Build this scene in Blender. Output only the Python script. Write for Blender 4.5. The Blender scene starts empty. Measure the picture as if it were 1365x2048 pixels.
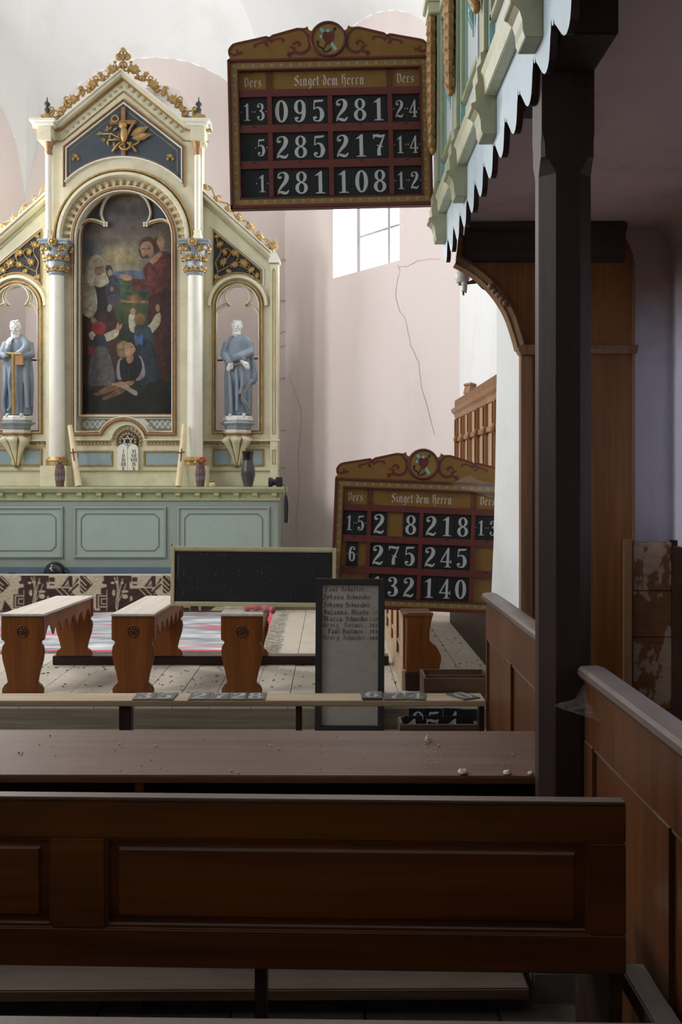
import bpy, bmesh, math, random
import numpy as np
from mathutils import Vector, Matrix
from mathutils.geometry import tessellate_polygon
random.seed(7)
PI = math.pi
C = bpy.context.scene.collection
sc = bpy.context.scene
# ------------------------------------------------------------------ camera, sky, lights, exposure
H = 1.6                                   # eye height
F = 2000.0                                # focal length in pixels of the 1365 x 2048 frame
cam = bpy.data.objects.new('camera', bpy.data.cameras.new('camera'))
C.objects.link(cam)
cam.location = (0, 0, H)
cam.rotation_euler = (PI / 2, 0, 0)
cam.data.sensor_fit = 'VERTICAL'
cam.data.sensor_height = 36
cam.data.lens = 36 * F / 2048
cam.data.shift_x = 18.5 / 2048
cam.data.shift_y = -65 / 2048
cam.data.clip_start = 0.05
sc.camera = cam
world = bpy.data.worlds.new('sky')
sc.world = world
world.use_nodes = True
world.node_tree.nodes['Background'].inputs[0].default_value = (0.80, 0.90, 1.0, 1)
world.node_tree.nodes['Background'].inputs[1].default_value = 2.5
sc.view_settings.view_transform = 'Standard'
sc.view_settings.look = 'None'
sc.view_settings.gamma = 1
sc.view_settings.use_curve_mapping = False
sc.view_settings.exposure = 0.5


def window_light(name, loc, direction, w, h, watts, col):
    l = bpy.data.lights.new(name, 'AREA')
    l.shape = 'RECTANGLE'
    l.size, l.size_y = w, h
    l.energy = watts
    l.color = col
    o = bpy.data.objects.new(name, l)
    C.objects.link(o)
    o.location = loc
    o.rotation_euler = Vector(direction).to_track_quat('-Z', 'Y').to_euler()
    return o


# daylight standing in the windows: apse right, apse left, chancel left, nave left
window_light('daylight_apse_right', (0.72, 10.80, 4.65), (-0.805, -0.593, -0.12), 1.1, 1.6, 90, (0.93, 0.97, 1.0))
window_light('daylight_apse_left', (-4.42, 10.47, 4.65), (0.80, -0.60, -0.12), 1.1, 1.6, 115, (1.0, 0.99, 0.97))
window_light('daylight_chancel_left', (-5.25, 7.6, 4.3), (1, 0.05, -0.15), 1.3, 2.4, 64, (1.0, 0.99, 0.95))
window_light('daylight_nave_left', (-5.25, 4.0, 4.2), (1, 0.25, -0.1), 1.4, 2.6, 84, (0.97, 0.98, 1.0))
window_light('daylight_nave_left', (-5.25, 0.4, 4.2), (1, 0.15, -0.1), 1.4, 2.6, 15, (0.97, 0.98, 1.0))


# ------------------------------------------------------------------ helpers
def px(x, y, Y):
    """world X, Z of a point of the view at depth Y"""
    return ((x - 664) * Y / F, H - (y - 959) * Y / F)


def lin(c):
    return tuple((v / 255 / 12.92 if v / 255 <= 0.04045 else ((v / 255 + 0.055) / 1.055) ** 2.4) for v in c[:3])


class MB:
    def __init__(self):
        self.v, self.f, self.m = [], [], []
        self.k = 0

    def add(self, vs, fs, mi=0):
        b = len(self.v)
        self.v += [tuple(p) for p in vs]
        self.f += [tuple(i + b for i in q) for q in fs]
        self.m += [mi] * len(fs)
        return self

    def box(self, x0, x1, y0, y1, z0, z1, mi=0):
        vs = [(x0, y0, z0), (x1, y0, z0), (x1, y1, z0), (x0, y1, z0), (x0, y0, z1), (x1, y0, z1), (x1, y1, z1), (x0, y1, z1)]
        return self.add(vs, [(0, 3, 2, 1), (4, 5, 6, 7), (0, 1, 5, 4), (1, 2, 6, 5), (2, 3, 7, 6), (3, 0, 4, 7)], mi)

    def prism(self, poly, d0, d1, plane='xz', holes=(), mi=0, mi_side=None):
        """poly: list of 2D points; extruded from depth d0 to d1 along the axis left out of `plane`"""
        loops = [list(poly)] + [list(h) for h in holes]
        flat = [p for l in loops for p in l]
        n = len(flat)

        def P(p, d):
            if plane == 'xz': return (p[0], d, p[1])
            if plane == 'yz': return (d, p[0], p[1])
            return (p[0], p[1], d)
        vs = [P(p, d0) for p in flat] + [P(p, d1) for p in flat]
        if holes:
            tris = [tuple(t) for t in tessellate_polygon([[Vector((p[0], p[1], 0)) for p in l] for l in loops])]
        else:
            tris = [tuple(range(n))]
        b = len(self.v)
        self.add(vs, tris, mi)
        self.add([], [], mi)
        self.f += [tuple(i + n + b for i in reversed(t)) for t in tris]
        self.m += [mi] * len(tris)
        o = 0
        ms = mi if mi_side is None else mi_side
        for l in loops:
            k = len(l)
            for i in range(k):
                j = (i + 1) % k
                self.f.append((b + o + i, b + o + j, b + n + o + j, b + n + o + i))
                self.m.append(ms)
            o += k
        return self

    def tube(self, pts, r, n=8, cap=True, closed=False, mi=0, sq=None):
        pts = [Vector(p) for p in pts]
        k = len(pts)
        rs = r if isinstance(r, (list, tuple)) else [r] * k
        b = len(self.v)
        up = None
        for i, p in enumerate(pts):
            if closed: t = pts[(i + 1) % k] - pts[i - 1]
            else: t = pts[min(i + 1, k - 1)] - pts[max(i - 1, 0)]
            if t.length < 1e-9: t = Vector((0, 0, 1))
            t.normalize()
            if up is None:
                up = Vector((0, 1, 0)) if abs(t.y) < 0.9 else Vector((1, 0, 0))
            a = t.cross(up)
            if a.length < 1e-4: a = t.cross(Vector((1, 0, 0)))
            a.normalize()
            c = a.cross(t).normalized()
            up = c
            for q in range(n):
                w = 2 * PI * q / n
                s1, s2 = (1, 1) if sq is None else sq
                self.v.append(tuple(p + a * math.cos(w) * rs[i] * s1 + c * math.sin(w) * rs[i] * s2))
        for i in range(k if closed else k - 1):
            j = (i + 1) % k
            for q in range(n):
                w = (q + 1) % n
                self.f.append((b + i * n + q, b + i * n + w, b + j * n + w, b + j * n + q))
                self.m.append(mi)
        if cap and not closed:
            self.f.append(tuple(b + q for q in reversed(range(n))))
            self.f.append(tuple(b + (k - 1) * n + q for q in range(n)))
            self.m += [mi, mi]
        return self

    def lathe(self, prof, cx=0, cy=0, n=24, mi=0, a0=0, a1=2 * PI, sx=1, sy=1):
        """prof: list of (r, z)"""
        b = len(self.v)
        full = abs(a1 - a0 - 2 * PI) < 1e-6
        m = n if full else n + 1
        for r, z in prof:
            for q in range(m):
                w = a0 + (a1 - a0) * q / n
                self.v.append((cx + r * math.cos(w) * sx, cy + r * math.sin(w) * sy, z))
        for i in range(len(prof) - 1):
            for q in range(n):
                w = (q + 1) % m if full else q + 1
                self.f.append((b + i * m + q, b + i * m + w, b + (i + 1) * m + w, b + (i + 1) * m + q))
                self.m.append(mi)
        if full:
            self.f.append(tuple(b + q for q in reversed(range(n))))
            e = b + (len(prof) - 1) * m
            self.f.append(tuple(e + q for q in range(n)))
            self.m += [mi, mi]
        return self

    def ball(self, c, r, n=10, sz=1.0, sx=1.0, sy=1.0, mi=0):
        k = max(4, n // 2)
        prof = [(r * math.sin(PI * i / k) + 1e-5, c[2] - r * sz * math.cos(PI * i / k)) for i in range(k + 1)]
        return self.lathe(prof, c[0], c[1], n, mi, sx=sx, sy=sy)

    def sweep(self, path, prof, y, closed=False, mi=0):
        """path in the x,z plane; prof: list of (offset to the left of travel, -y projection); swept with mitres"""
        k = len(path)
        P = [Vector((p[0], p[1])) for p in path]
        b = len(self.v)
        n = len(prof)
        for i in range(k):
            if closed: d0, d1 = (P[i] - P[i - 1]), (P[(i + 1) % k] - P[i])
            else:
                d0 = P[i] - P[i - 1] if i else P[1] - P[0]
                d1 = P[i + 1] - P[i] if i < k - 1 else d0
            d0 = d0.normalized() if d0.length > 1e-9 else d1.normalized()
            d1 = d1.normalized() if d1.length > 1e-9 else d0
            n0, n1 = Vector((-d0.y, d0.x)), Vector((-d1.y, d1.x))
            m = n0 + n1
            if m.length < 1e-6: m = n0
            m.normalize()
            m = m / max(0.4, m.dot(n0))
            for o, h in prof:
                q = P[i] + m * o
                self.v.append((q.x, y - h, q.y))
        for i in range(k if closed else k - 1):
            j = (i + 1) % k
            for q in range(n):
                w = (q + 1) % n
                self.f.append((b + i * n + q, b + j * n + q, b + j * n + w, b + i * n + w))
                self.m.append(mi)
        if not closed:
            self.f.append(tuple(b + q for q in range(n)))
            self.f.append(tuple(b + (k - 1) * n + q for q in reversed(range(n))))
            self.m += [mi, mi]
        return self

    def ribbon(self, pts, y, mi=0, smooth=True):
        """flat painted stroke: pts (x, z, width)"""
        P = crom(pts, 5) if smooth and len(pts) > 2 else pts
        self.k += 1
        y = y - self.k * 4e-6
        b = len(self.v)
        k = len(P)
        for i in range(k):
            a, c = P[max(0, i - 1)], P[min(k - 1, i + 1)]
            d = Vector((c[0] - a[0], c[1] - a[1]))
            d = d.normalized() if d.length > 1e-9 else Vector((1, 0))
            w = P[i][2] / 2
            self.v.append((P[i][0] - d.y * w, y, P[i][1] + d.x * w))
            self.v.append((P[i][0] + d.y * w, y, P[i][1] - d.x * w))
        for i in range(k - 1):
            self.f.append((b + 2 * i, b + 2 * i + 1, b + 2 * i + 3, b + 2 * i + 2))
            self.m.append(mi)
        return self

    def poly(self, pts, y, mi=0):
        self.k += 1
        y = y - self.k * 4e-6
        return self.add([(p[0], y, p[1]) for p in pts], [tuple(range(len(pts)))], mi)

    def xf(self, M, start=0):
        for i in range(start, len(self.v)):
            self.v[i] = tuple(M @ Vector(self.v[i]))
        return self


def crom(pts, k=6, closed=False):
    out = []
    n = len(pts)
    rng = n if closed else n - 1
    for i in range(rng):
        g = lambda j: np.array(pts[j % n] if closed else pts[max(0, min(n - 1, j))], float)
        p0, p1, p2, p3 = g(i - 1), g(i), g(i + 1), g(i + 2)
        for s in range(k):
            t = s / k
            out.append(tuple(0.5 * ((2 * p1) + (-p0 + p2) * t + (2 * p0 - 5 * p1 + 4 * p2 - p3) * t * t + (-p0 + 3 * p1 - 3 * p2 + p3) * t ** 3)))
    if not closed: out.append(tuple(float(q) for q in pts[-1]))
    return out


def arc(cx, cz, r, a0, a1, n=16, rz=None):
    rz = r if rz is None else rz
    return [(cx + r * math.cos(math.radians(a0 + (a1 - a0) * i / n)), cz + rz * math.sin(math.radians(a0 + (a1 - a0) * i / n))) for i in range(n + 1)]


def mesh_of(name, mb, mats, smooth=False):
    me = bpy.data.meshes.new(name)
    me.from_pydata(mb.v, [], mb.f)
    for m in (mats if isinstance(mats, (list, tuple)) else [mats]):
        me.materials.append(m)
    if any(mb.m): me.polygons.foreach_set('material_index', mb.m)
    bm = bmesh.new()
    bm.from_mesh(me)
    bmesh.ops.recalc_face_normals(bm, faces=bm.faces)
    bm.to_mesh(me)
    bm.free()
    if smooth: me.shade_smooth() if smooth is True else me.set_sharp_from_angle(angle=math.radians(smooth))
    if smooth and smooth is not True:
        me.polygons.foreach_set('use_smooth', [True] * len(me.polygons))
        me.set_sharp_from_angle(angle=math.radians(smooth))
    me.update()
    return me


def bevel(me, w, seg=2, ang=30):
    bm = bmesh.new()
    bm.from_mesh(me)
    bmesh.ops.remove_doubles(bm, verts=bm.verts, dist=1e-5)
    es = [e for e in bm.edges if len(e.link_faces) == 2 and e.calc_face_angle(0) > math.radians(ang)]
    bmesh.ops.bevel(bm, geom=es, offset=w, segments=seg, affect='EDGES', clamp_overlap=True)
    bm.to_mesh(me)
    bm.free()
    return me


def thing(name, label, cat, loc=(0, 0, 0), rot=(0, 0, 0), group=None):
    o = bpy.data.objects.new(name, None)
    C.objects.link(o)
    o.empty_display_size = 0.1
    o.location = loc
    o.rotation_euler = rot
    tag(o, label, cat, group)
    return o


def tag(o, label=None, cat=None, group=None, kind=None):
    if label: o['label'] = label
    if cat: o['category'] = cat
    if group: o['group'] = group
    if kind: o['kind'] = kind
    return o


def obj(name, mb, mats, parent=None, bev=0, smooth=False, loc=None, world=True, label=None):
    """one mesh object; geometry given in world coordinates is moved into the parent's frame"""
    if isinstance(mb, MB):
        if parent is not None and world:
            M = base_matrix(parent).inverted()
            mb.xf(M)
        elif loc is not None and world:
            mb.xf(Matrix.Translation(-Vector(loc)))
        me = mesh_of(name, mb, mats, smooth)
        if bev: bevel(me, bev)
    else:
        me = mb
    o = bpy.data.objects.new(name, me)
    C.objects.link(o)
    if parent is not None: o.parent = parent
    elif loc is not None: o.location = loc
    if label: o['label'] = label
    return o


def base_matrix(o):
    M = Matrix.LocRotScale(o.location, o.rotation_euler, o.scale)
    return base_matrix(o.parent) @ M if o.parent else M


def struct(name, mb, mats, smooth=False):
    o = obj(name, mb, mats, smooth=smooth)
    o['kind'] = 'structure'
    return o


def copy_tree(o, parent=None):
    c = o.copy()
    C.objects.link(c)
    c.parent = parent
    for ch in list(o.children): copy_tree(ch, c)
    return c


# ------------------------------------------------------------------ materials
def nt(name):
    m = bpy.data.materials.new(name)
    m.use_nodes = True
    t = m.node_tree
    b = t.nodes['Principled BSDF']
    return m, t, b


def rgba(c): return (c[0], c[1], c[2], 1)


def noise(t, scale, detail=4, rough=0.55, stretch=None, coord='Object'):
    tc = t.nodes.new('ShaderNodeTexCoord')
    n = t.nodes.new('ShaderNodeTexNoise')
    n.inputs['Scale'].default_value = scale
    n.inputs['Detail'].default_value = detail
    n.inputs['Roughness'].default_value = rough
    if stretch:
        mp = t.nodes.new('ShaderNodeMapping')
        mp.inputs['Scale'].default_value = stretch
        t.links.new(tc.outputs[coord], mp.inputs[0])
        t.links.new(mp.outputs[0], n.inputs['Vector'])
    else: t.links.new(tc.outputs[coord], n.inputs['Vector'])
    return n


def ramp(t, src, stops):
    r = t.nodes.new('ShaderNodeValToRGB')
    e = r.color_ramp.elements
    e[0].position, e[0].color = stops[0][0], rgba(stops[0][1])
    e[1].position, e[1].color = stops[-1][0], rgba(stops[-1][1])
    for p, c in stops[1:-1]:
        q = e.new(p)
        q.color = rgba(c)
    t.links.new(src, r.inputs[0])
    return r


def mix(t, fac, a, b):
    m = t.nodes.new('ShaderNodeMix')
    m.data_type = 'RGBA'
    for s, v in ((0, fac), (6, a), (7, b)):
        if hasattr(v, 'is_output'): t.links.new(v, m.inputs[s])
        else: m.inputs[s].default_value = rgba(v) if isinstance(v, tuple) else v
    return m.outputs[2]


def bump(t, b, src, strength=0.2, dist=0.01):
    k = t.nodes.new('ShaderNodeBump')
    k.inputs['Strength'].default_value = strength
    k.inputs['Distance'].default_value = dist
    t.links.new(src, k.inputs['Height'])
    t.links.new(k.outputs[0], b.inputs['Normal'])


def paint(name, c, rough=0.5, var=0.12, dirt=None, dirt_amt=0.25, scale=3.0, metallic=0, spec=0.5, bmp=0.06, stretch=None):
    """painted or plain surface: colour wandering a little, patches of a dirt colour, a fine relief"""
    m, t, b = nt(name)
    n1 = noise(t, scale, 5, 0.6, stretch)
    r = ramp(t, n1.outputs['Fac'], [(0.3, tuple(v * (1 - var) for v in c)), (0.7, tuple(min(1, v * (1 + var)) for v in c))])
    col = r.outputs[0]
    if dirt:
        n2 = noise(t, scale * 2.3, 6, 0.7, stretch)
        r2 = ramp(t, n2.outputs['Fac'], [(0.5, (0, 0, 0)), (0.72, (dirt_amt,) * 3)])
        col = mix(t, r2.outputs[0], col, dirt)
    t.links.new(col, b.inputs['Base Color'])
    b.inputs['Roughness'].default_value = rough
    b.inputs['Metallic'].default_value = metallic
    b.inputs['Specular IOR Level'].default_value = spec
    if bmp:
        n3 = noise(t, scale * 12, 4, 0.6, stretch)
        bump(t, b, n3.outputs['Fac'], bmp, 0.01)
    return m


def wood(name, c1, c2, axis='x', scale=6, rough=0.4, dust=0.0, dustc=(0.4, 0.37, 0.33), spec=0.32, fig=1.0):
    """grain drawn out along one axis; dust settles only on faces that look up"""
    m, t, b = nt(name)
    st = {'x': (0.12, 1, 1), 'y': (1, 0.12, 1), 'z': (1, 1, 0.12)}[axis]
    n1 = noise(t, scale, 6, 0.6, st)
    n1.inputs['Distortion'].default_value = 0.8 * fig
    n2 = noise(t, scale * 9, 3, 0.6, tuple(v * (0.3 if v < 1 else 1) for v in st))
    r = ramp(t, n1.outputs['Fac'], [(0.32, c1), (0.5, tuple((p + q) / 2 for p, q in zip(c1, c2))), (0.68, c2)])
    r2 = ramp(t, n2.outputs['Fac'], [(0.3, (0.62, 0.6, 0.58)), (0.65, (1, 1, 1))])
    mm = t.nodes.new('ShaderNodeMix')
    mm.data_type = 'RGBA'
    mm.blend_type = 'MULTIPLY'
    mm.inputs[0].default_value = 0.8
    t.links.new(r.outputs[0], mm.inputs[6])
    t.links.new(r2.outputs[0], mm.inputs[7])
    col = mm.outputs[2]
    if dust:
        g = t.nodes.new('ShaderNodeNewGeometry')
        s = t.nodes.new('ShaderNodeSeparateXYZ')
        t.links.new(g.outputs['Normal'], s.inputs[0])
        up = ramp(t, s.outputs['Z'], [(0.55, (0, 0, 0)), (0.85, (1, 1, 1))])
        n3 = noise(t, 5, 6, 0.7)
        dn = ramp(t, n3.outputs['Fac'], [(0.3, (dust * 0.6,) * 3), (0.7, (dust,) * 3)])
        f = t.nodes.new('ShaderNodeMath')
        f.operation = 'MULTIPLY'
        t.links.new(up.outputs[0], f.inputs[0])
        t.links.new(dn.outputs[0], f.inputs[1])
        col = mix(t, f.outputs[0], col, dustc)
    t.links.new(col, b.inputs['Base Color'])
    b.inputs['Roughness'].default_value = rough
    b.inputs['Specular IOR Level'].default_value = spec
    bump(t, b, n2.outputs['Fac'], 0.12, 0.006)
    return m


def vcol(name, rough=0.6, spec=0.4):
    m, t, b = nt(name)
    a = t.nodes.new('ShaderNodeVertexColor')
    a.layer_name = 'paint'
    n = noise(t, 60, 3)
    bump(t, b, n.outputs['Fac'], 0.05, 0.004)
    t.links.new(a.outputs[0], b.inputs['Base Color'])
    b.inputs['Roughness'].default_value = rough
    b.inputs['Specular IOR Level'].default_value = spec
    return m


M = {}
CREAM = lin((212, 207, 180))
M['cream'] = paint('cream_paint', CREAM, 0.45, 0.06, lin((140, 125, 95)), 0.35, 2.2)
M['white_paint'] = paint('white_paint', lin((222, 220, 208)), 0.4, 0.04, lin((160, 150, 130)), 0.2, 3)
M['gold'] = paint('old_gilding', lin((168, 138, 84)), 0.42, 0.22, lin((104, 78, 46)), 0.6, 14, metallic=0.35, bmp=0.25)
M['copper'] = paint('copper_gilding', lin((150, 112, 72)), 0.42, 0.2, lin((96, 66, 42)), 0.6, 14, metallic=0.3, bmp=0.2)
M['window_wood'] = paint('weathered_window_wood', lin((128, 130, 128)), 0.7, 0.1)
M['slate'] = paint('slate_blue_paint', lin((56, 66, 76)), 0.5, 0.15, lin((84, 92, 98)), 0.3, 4)
M['dark_panel'] = paint('black_blue_paint', lin((36, 42, 48)), 0.55, 0.15, None, 0, 4)
M['blue_panel'] = paint('pale_blue_paint', lin((140, 160, 168)), 0.5, 0.06, lin((170, 180, 180)), 0.3, 3)
M['silver_blue'] = paint('silver_blue_paint', lin((150, 162, 172)), 0.35, 0.1, lin((90, 90, 90)), 0.4, 8, metallic=0.2)
M['sage'] = paint('sage_green_paint', lin((150, 165, 155)), 0.5, 0.05, lin((125, 135, 115)), 0.35, 1.6)
M['sage_panel'] = paint('pale_sage_paint', lin((160, 178, 170)), 0.5, 0.04, lin((140, 150, 140)), 0.3, 1.6)
M['olive'] = paint('olive_cream_paint', lin((178, 182, 142)), 0.45, 0.08, lin((110, 110, 70)), 0.35, 3)
M['plinth_blue'] = paint('plinth_blue_paint', lin((96, 118, 140)), 0.5, 0.1, lin((130, 135, 140)), 0.3, 3)
M['line_green'] = paint('dark_sage_line', lin((98, 112, 108)), 0.5, 0.1)
M['stone_blue'] = paint('statue_robe_blue_grey', lin((122, 136, 150)), 0.6, 0.1, lin((150, 140, 128)), 0.35, 9)
M['plaster_white'] = paint('statue_white', lin((205, 208, 208)), 0.6, 0.06, lin((150, 150, 150)), 0.3, 14)
M['wax'] = paint('pale_debarked_wood', lin((214, 198, 162)), 0.5, 0.1, lin((150, 120, 80)), 0.3, 8)
M['rust'] = paint('rust_brown', lin((96, 56, 36)), 0.6, 0.2)
M['iron'] = paint('dark_iron', lin((58, 52, 50)), 0.5, 0.15)
M['wall_pink'] = paint('pink_limewash', lin((222, 210, 207)), 0.85, 0.03, lin((204, 196, 190)), 0.5, 0.9, bmp=0.1, stretch=(1, 1, 0.22), spec=0.2)
M['wall_white'] = paint('white_limewash', lin((226, 228, 228)), 0.85, 0.02, lin((206, 204, 200)), 0.4, 0.8, bmp=0.08, spec=0.2)
M['wall_lilac_plain'] = paint('lilac_limewash', lin((205, 203, 212)), 0.85, 0.03, lin((170, 150, 138)), 0.6, 0.7, bmp=0.1, spec=0.2)
M['ceiling_rose'] = paint('aged_rose_limewash', lin((198, 174, 168)), 0.85, 0.05, lin((140, 118, 108)), 0.5, 0.9, bmp=0.1, spec=0.2)
M['floor_dust'] = paint('dusty_floorboard', lin((186, 178, 164)), 0.85, 0.07, lin((150, 140, 124)), 0.45, 2.2, spec=0.15, bmp=0.08)
M['riser'] = wood('grey_step_board', lin((110, 102, 88)), lin((150, 140, 122)), 'x', 5, 0.75, 0.5, spec=0.2)
M['tile'] = paint('grey_floor_tile', lin((92, 86, 78)), 0.8, 0.2, lin((60, 54, 48)), 0.5, 4, spec=0.25)
M['ground'] = paint('mortar_floor', lin((64, 58, 52)), 0.9, 0.2, spec=0.2)
M['pew'] = wood('varnished_pew_oak', lin((68, 37, 11)), lin((110, 62, 19)), 'x', 4.5, 0.36, 0.75, lin((150, 138, 128)), fig=1.6)
M['pew_panel'] = wood('varnished_pew_panel', lin((72, 38, 12)), lin((120, 68, 22)), 'x', 3.2, 0.36, 0.6, lin((150, 138, 128)), fig=2.5)
M['desk'] = wood('dusty_desk_wood', lin((88, 56, 38)), lin((118, 82, 58)), 'x', 3.5, 0.5, 0.22, lin((150, 132, 120)), fig=1.4)
M['dark_wood'] = wood('dark_wood', lin((40, 26, 20)), lin((64, 42, 32)), 'x', 5, 0.5, 0.3)
M['post'] = wood('dark_stained_post', lin((45, 29, 25)), lin((63, 43, 39)), 'z', 6, 0.5, 0.2, spec=0.3)
M['partition'] = wood('partition_wood', lin((72, 39, 18)), lin((98, 58, 30)), 'z', 5, 0.38, 0.8, lin((160, 148, 142)))
M['pew_cap'] = wood('dusty_pew_cap', lin((74, 52, 36)), lin((98, 74, 56)), 'x', 5, 0.5, 0.5, lin((124, 112, 102)))
M['cap'] = wood('grey_cap_rail', lin((84, 68, 60)), lin((112, 96, 90)), 'y', 5, 0.45, 0.5, lin((170, 160, 156)))
M['panel_wood'] = wood('brown_panel_wood', lin((108, 66, 32)), lin((146, 96, 52)), 'z', 4, 0.38, 0.3)
M['trim_wood'] = wood('carved_trim_wood', lin((112, 80, 54)), lin((156, 120, 88)), 'z', 5, 0.42, 0.4)
M['dark_cornice'] = wood('dark_cornice_wood', lin((44, 28, 20)), lin((72, 48, 34)), 'x', 5, 0.45, 0.4)  # cornice wood, darker than the panel wood below it
M['bench'] = wood('bench_wood', lin((106, 58, 20)), lin((144, 86, 36)), 'z', 5, 0.4, 0.4)
M['bench_top'] = wood('dusty_bench_top', lin((196, 182, 168)), lin((214, 204, 192)), 'y', 5, 0.7, 0.6, lin((205, 198, 190)))
M['plank'] = wood('bare_plank', lin((150, 128, 98)), lin((186, 164, 132)), 'x', 4, 0.7, 0.4, lin((170, 158, 140)))
M['boxwood'] = wood('crate_wood', lin((86, 64, 48)), lin((116, 90, 70)), 'x', 5, 0.7, 0.25)
M['wainscot'] = wood('wainscot_wood', lin((140, 100, 66)), lin((178, 134, 96)), 'z', 5, 0.45, 0.3)
M['stall_panel'] = wood('stall_pale_panel', lin((170, 146, 118)), lin((196, 172, 146)), 'z', 4, 0.5, 0.3)
M['gal_white'] = paint('gallery_pale_blue_paint', lin((196, 212, 222)), 0.4, 0.04, lin((150, 160, 160)), 0.25, 3)
M['gal_cream'] = paint('gallery_cream_paint', lin((206, 206, 176)), 0.4, 0.06, lin((130, 128, 100)), 0.35, 5)
M['gal_olive'] = paint('gallery_olive_paint', lin((170, 170, 138)), 0.45, 0.08, lin((110, 108, 76)), 0.35, 6)
M['gal_panel'] = paint('gallery_panel_paint', lin((204, 212, 212)), 0.4, 0.05, lin((160, 160, 150)), 0.3, 5)
M['teal'] = paint('teal_paint', lin((136, 184, 178)), 0.45, 0.1, lin((80, 110, 110)), 0.3, 9)
M['gilt_wood'] = paint('gilded_carving', lin((164, 124, 78)), 0.42, 0.25, lin((104, 72, 42)), 0.7, 16, metallic=0.25, bmp=0.3)
M['ochre'] = paint('ochre_paint', lin((130, 95, 38)), 0.5, 0.1, lin((104, 74, 30)), 0.4, 5)
M['ochre_band'] = paint('ochre_band_paint', lin((140, 112, 56)), 0.5, 0.1, lin((120, 92, 40)), 0.4, 7)
M['oxblood'] = paint('oxblood_paint', lin((98, 43, 36)), 0.48, 0.12, lin((76, 32, 28)), 0.4, 5)
M['plate'] = paint('black_plate_paint', lin((25, 29, 32)), 0.55, 0.15, lin((44, 48, 50)), 0.35, 9, spec=0.35)
M['plate_dusty'] = paint('dusty_plate', lin((78, 76, 72)), 0.7, 0.15, lin((104, 98, 90)), 0.5, 9)
M['numeral_dusty'] = paint('dusty_numeral', lin((150, 146, 138)), 0.7, 0.08)
M['numeral'] = paint('white_numeral_paint', lin((190, 194, 192)), 0.55, 0.06, lin((150, 155, 155)), 0.5, 20)
M['letter'] = paint('white_letter_paint', lin((196, 188, 176)), 0.55, 0.08)
M['flower_white'] = paint('flower_dot_paint', lin((150, 165, 162)), 0.55, 0.08)
M['teal_paint'] = paint('emblem_blue_paint', lin((130, 186, 190)), 0.5, 0.08)
M['black_paint'] = paint('black_paint', lin((36, 36, 36)), 0.5, 0.1)
M['chalkboard'] = paint('chalkboard_black', lin((20, 21, 23)), 0.6, 0.2, lin((46, 48, 50)), 0.5, 6, stretch=(0.4, 1, 2.5))
M['chalk'] = paint('chalk_mark', lin((150, 150, 150)), 0.9, 0.1)
M['board_frame'] = paint('cream_board_frame', lin((196, 186, 150)), 0.5, 0.06, lin((130, 120, 90)), 0.3, 5)
M['name_field'] = paint('grey_name_board', lin((168, 162, 152)), 0.7, 0.06, lin((130, 124, 116)), 0.4, 7)
M['name_frame'] = paint('black_name_frame', lin((44, 45, 46)), 0.5, 0.15)
M['name_ink'] = paint('faded_ink', lin((72, 64, 60)), 0.7, 0.1)
M['name_ink_faint'] = paint('faint_ink', lin((112, 98, 88)), 0.7, 0.1)
M['name_ink_dark'] = paint('dark_ink', lin((34, 30, 30)), 0.7, 0.1)
M['pink_cloth'] = paint('dusky_pink_cloth', lin((196, 120, 126)), 0.9, 0.12, lin((150, 90, 95)), 0.3, 12, bmp=0.3, spec=0.1)
M['fringe'] = paint('rug_fringe', lin((176, 172, 160)), 0.9, 0.2, lin((80, 78, 74)), 0.6, 14)
M['black_glaze'] = paint('black_glaze', lin((20, 22, 22)), 0.14, 0.1, spec=0.7, bmp=0.02)
M['grey_vase'] = paint('charcoal_ceramic', lin((62, 60, 64)), 0.32, 0.15, lin((96, 92, 94)), 0.4, 9)
M['carved_vase'] = paint('oxblood_carved_ceramic', lin((88, 52, 54)), 0.35, 0.2, lin((150, 136, 132)), 0.4, 26, bmp=0.5)
M['petal'] = paint('red_petal', lin((190, 40, 36)), 0.6, 0.2)
M['petal_yellow'] = paint('yellow_petal', lin((206, 170, 60)), 0.6, 0.2)
M['leaf_green'] = paint('dry_green_leaf', lin((96, 110, 74)), 0.6, 0.2)
M['jar'] = paint('cream_ceramic', lin((204, 188, 140)), 0.4, 0.1)
M['camera_black'] = paint('black_camera_rubber', lin((28, 28, 32)), 0.5, 0.15)
M['camera_glass'] = paint('lens_glass', lin((14, 16, 24)), 0.08, 0.05, bmp=0)
M['porcelain'] = paint('porcelain', lin((206, 204, 198)), 0.3, 0.06, lin((120, 110, 96)), 0.3, 12)
M['plaster_bit'] = paint('plaster_crumb', lin((206, 196, 174)), 0.9, 0.15)
M['crumb'] = paint('dark_debris', lin((74, 64, 54)), 0.9, 0.3)
M['stone'] = paint('grey_base_stone', lin((96, 92, 88)), 0.8, 0.15)
M['crack'] = paint('crack_line', lin((172, 156, 150)), 0.9, 0.15)  # one flat tone for the thin crack strips
M['peeling'] = None


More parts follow.
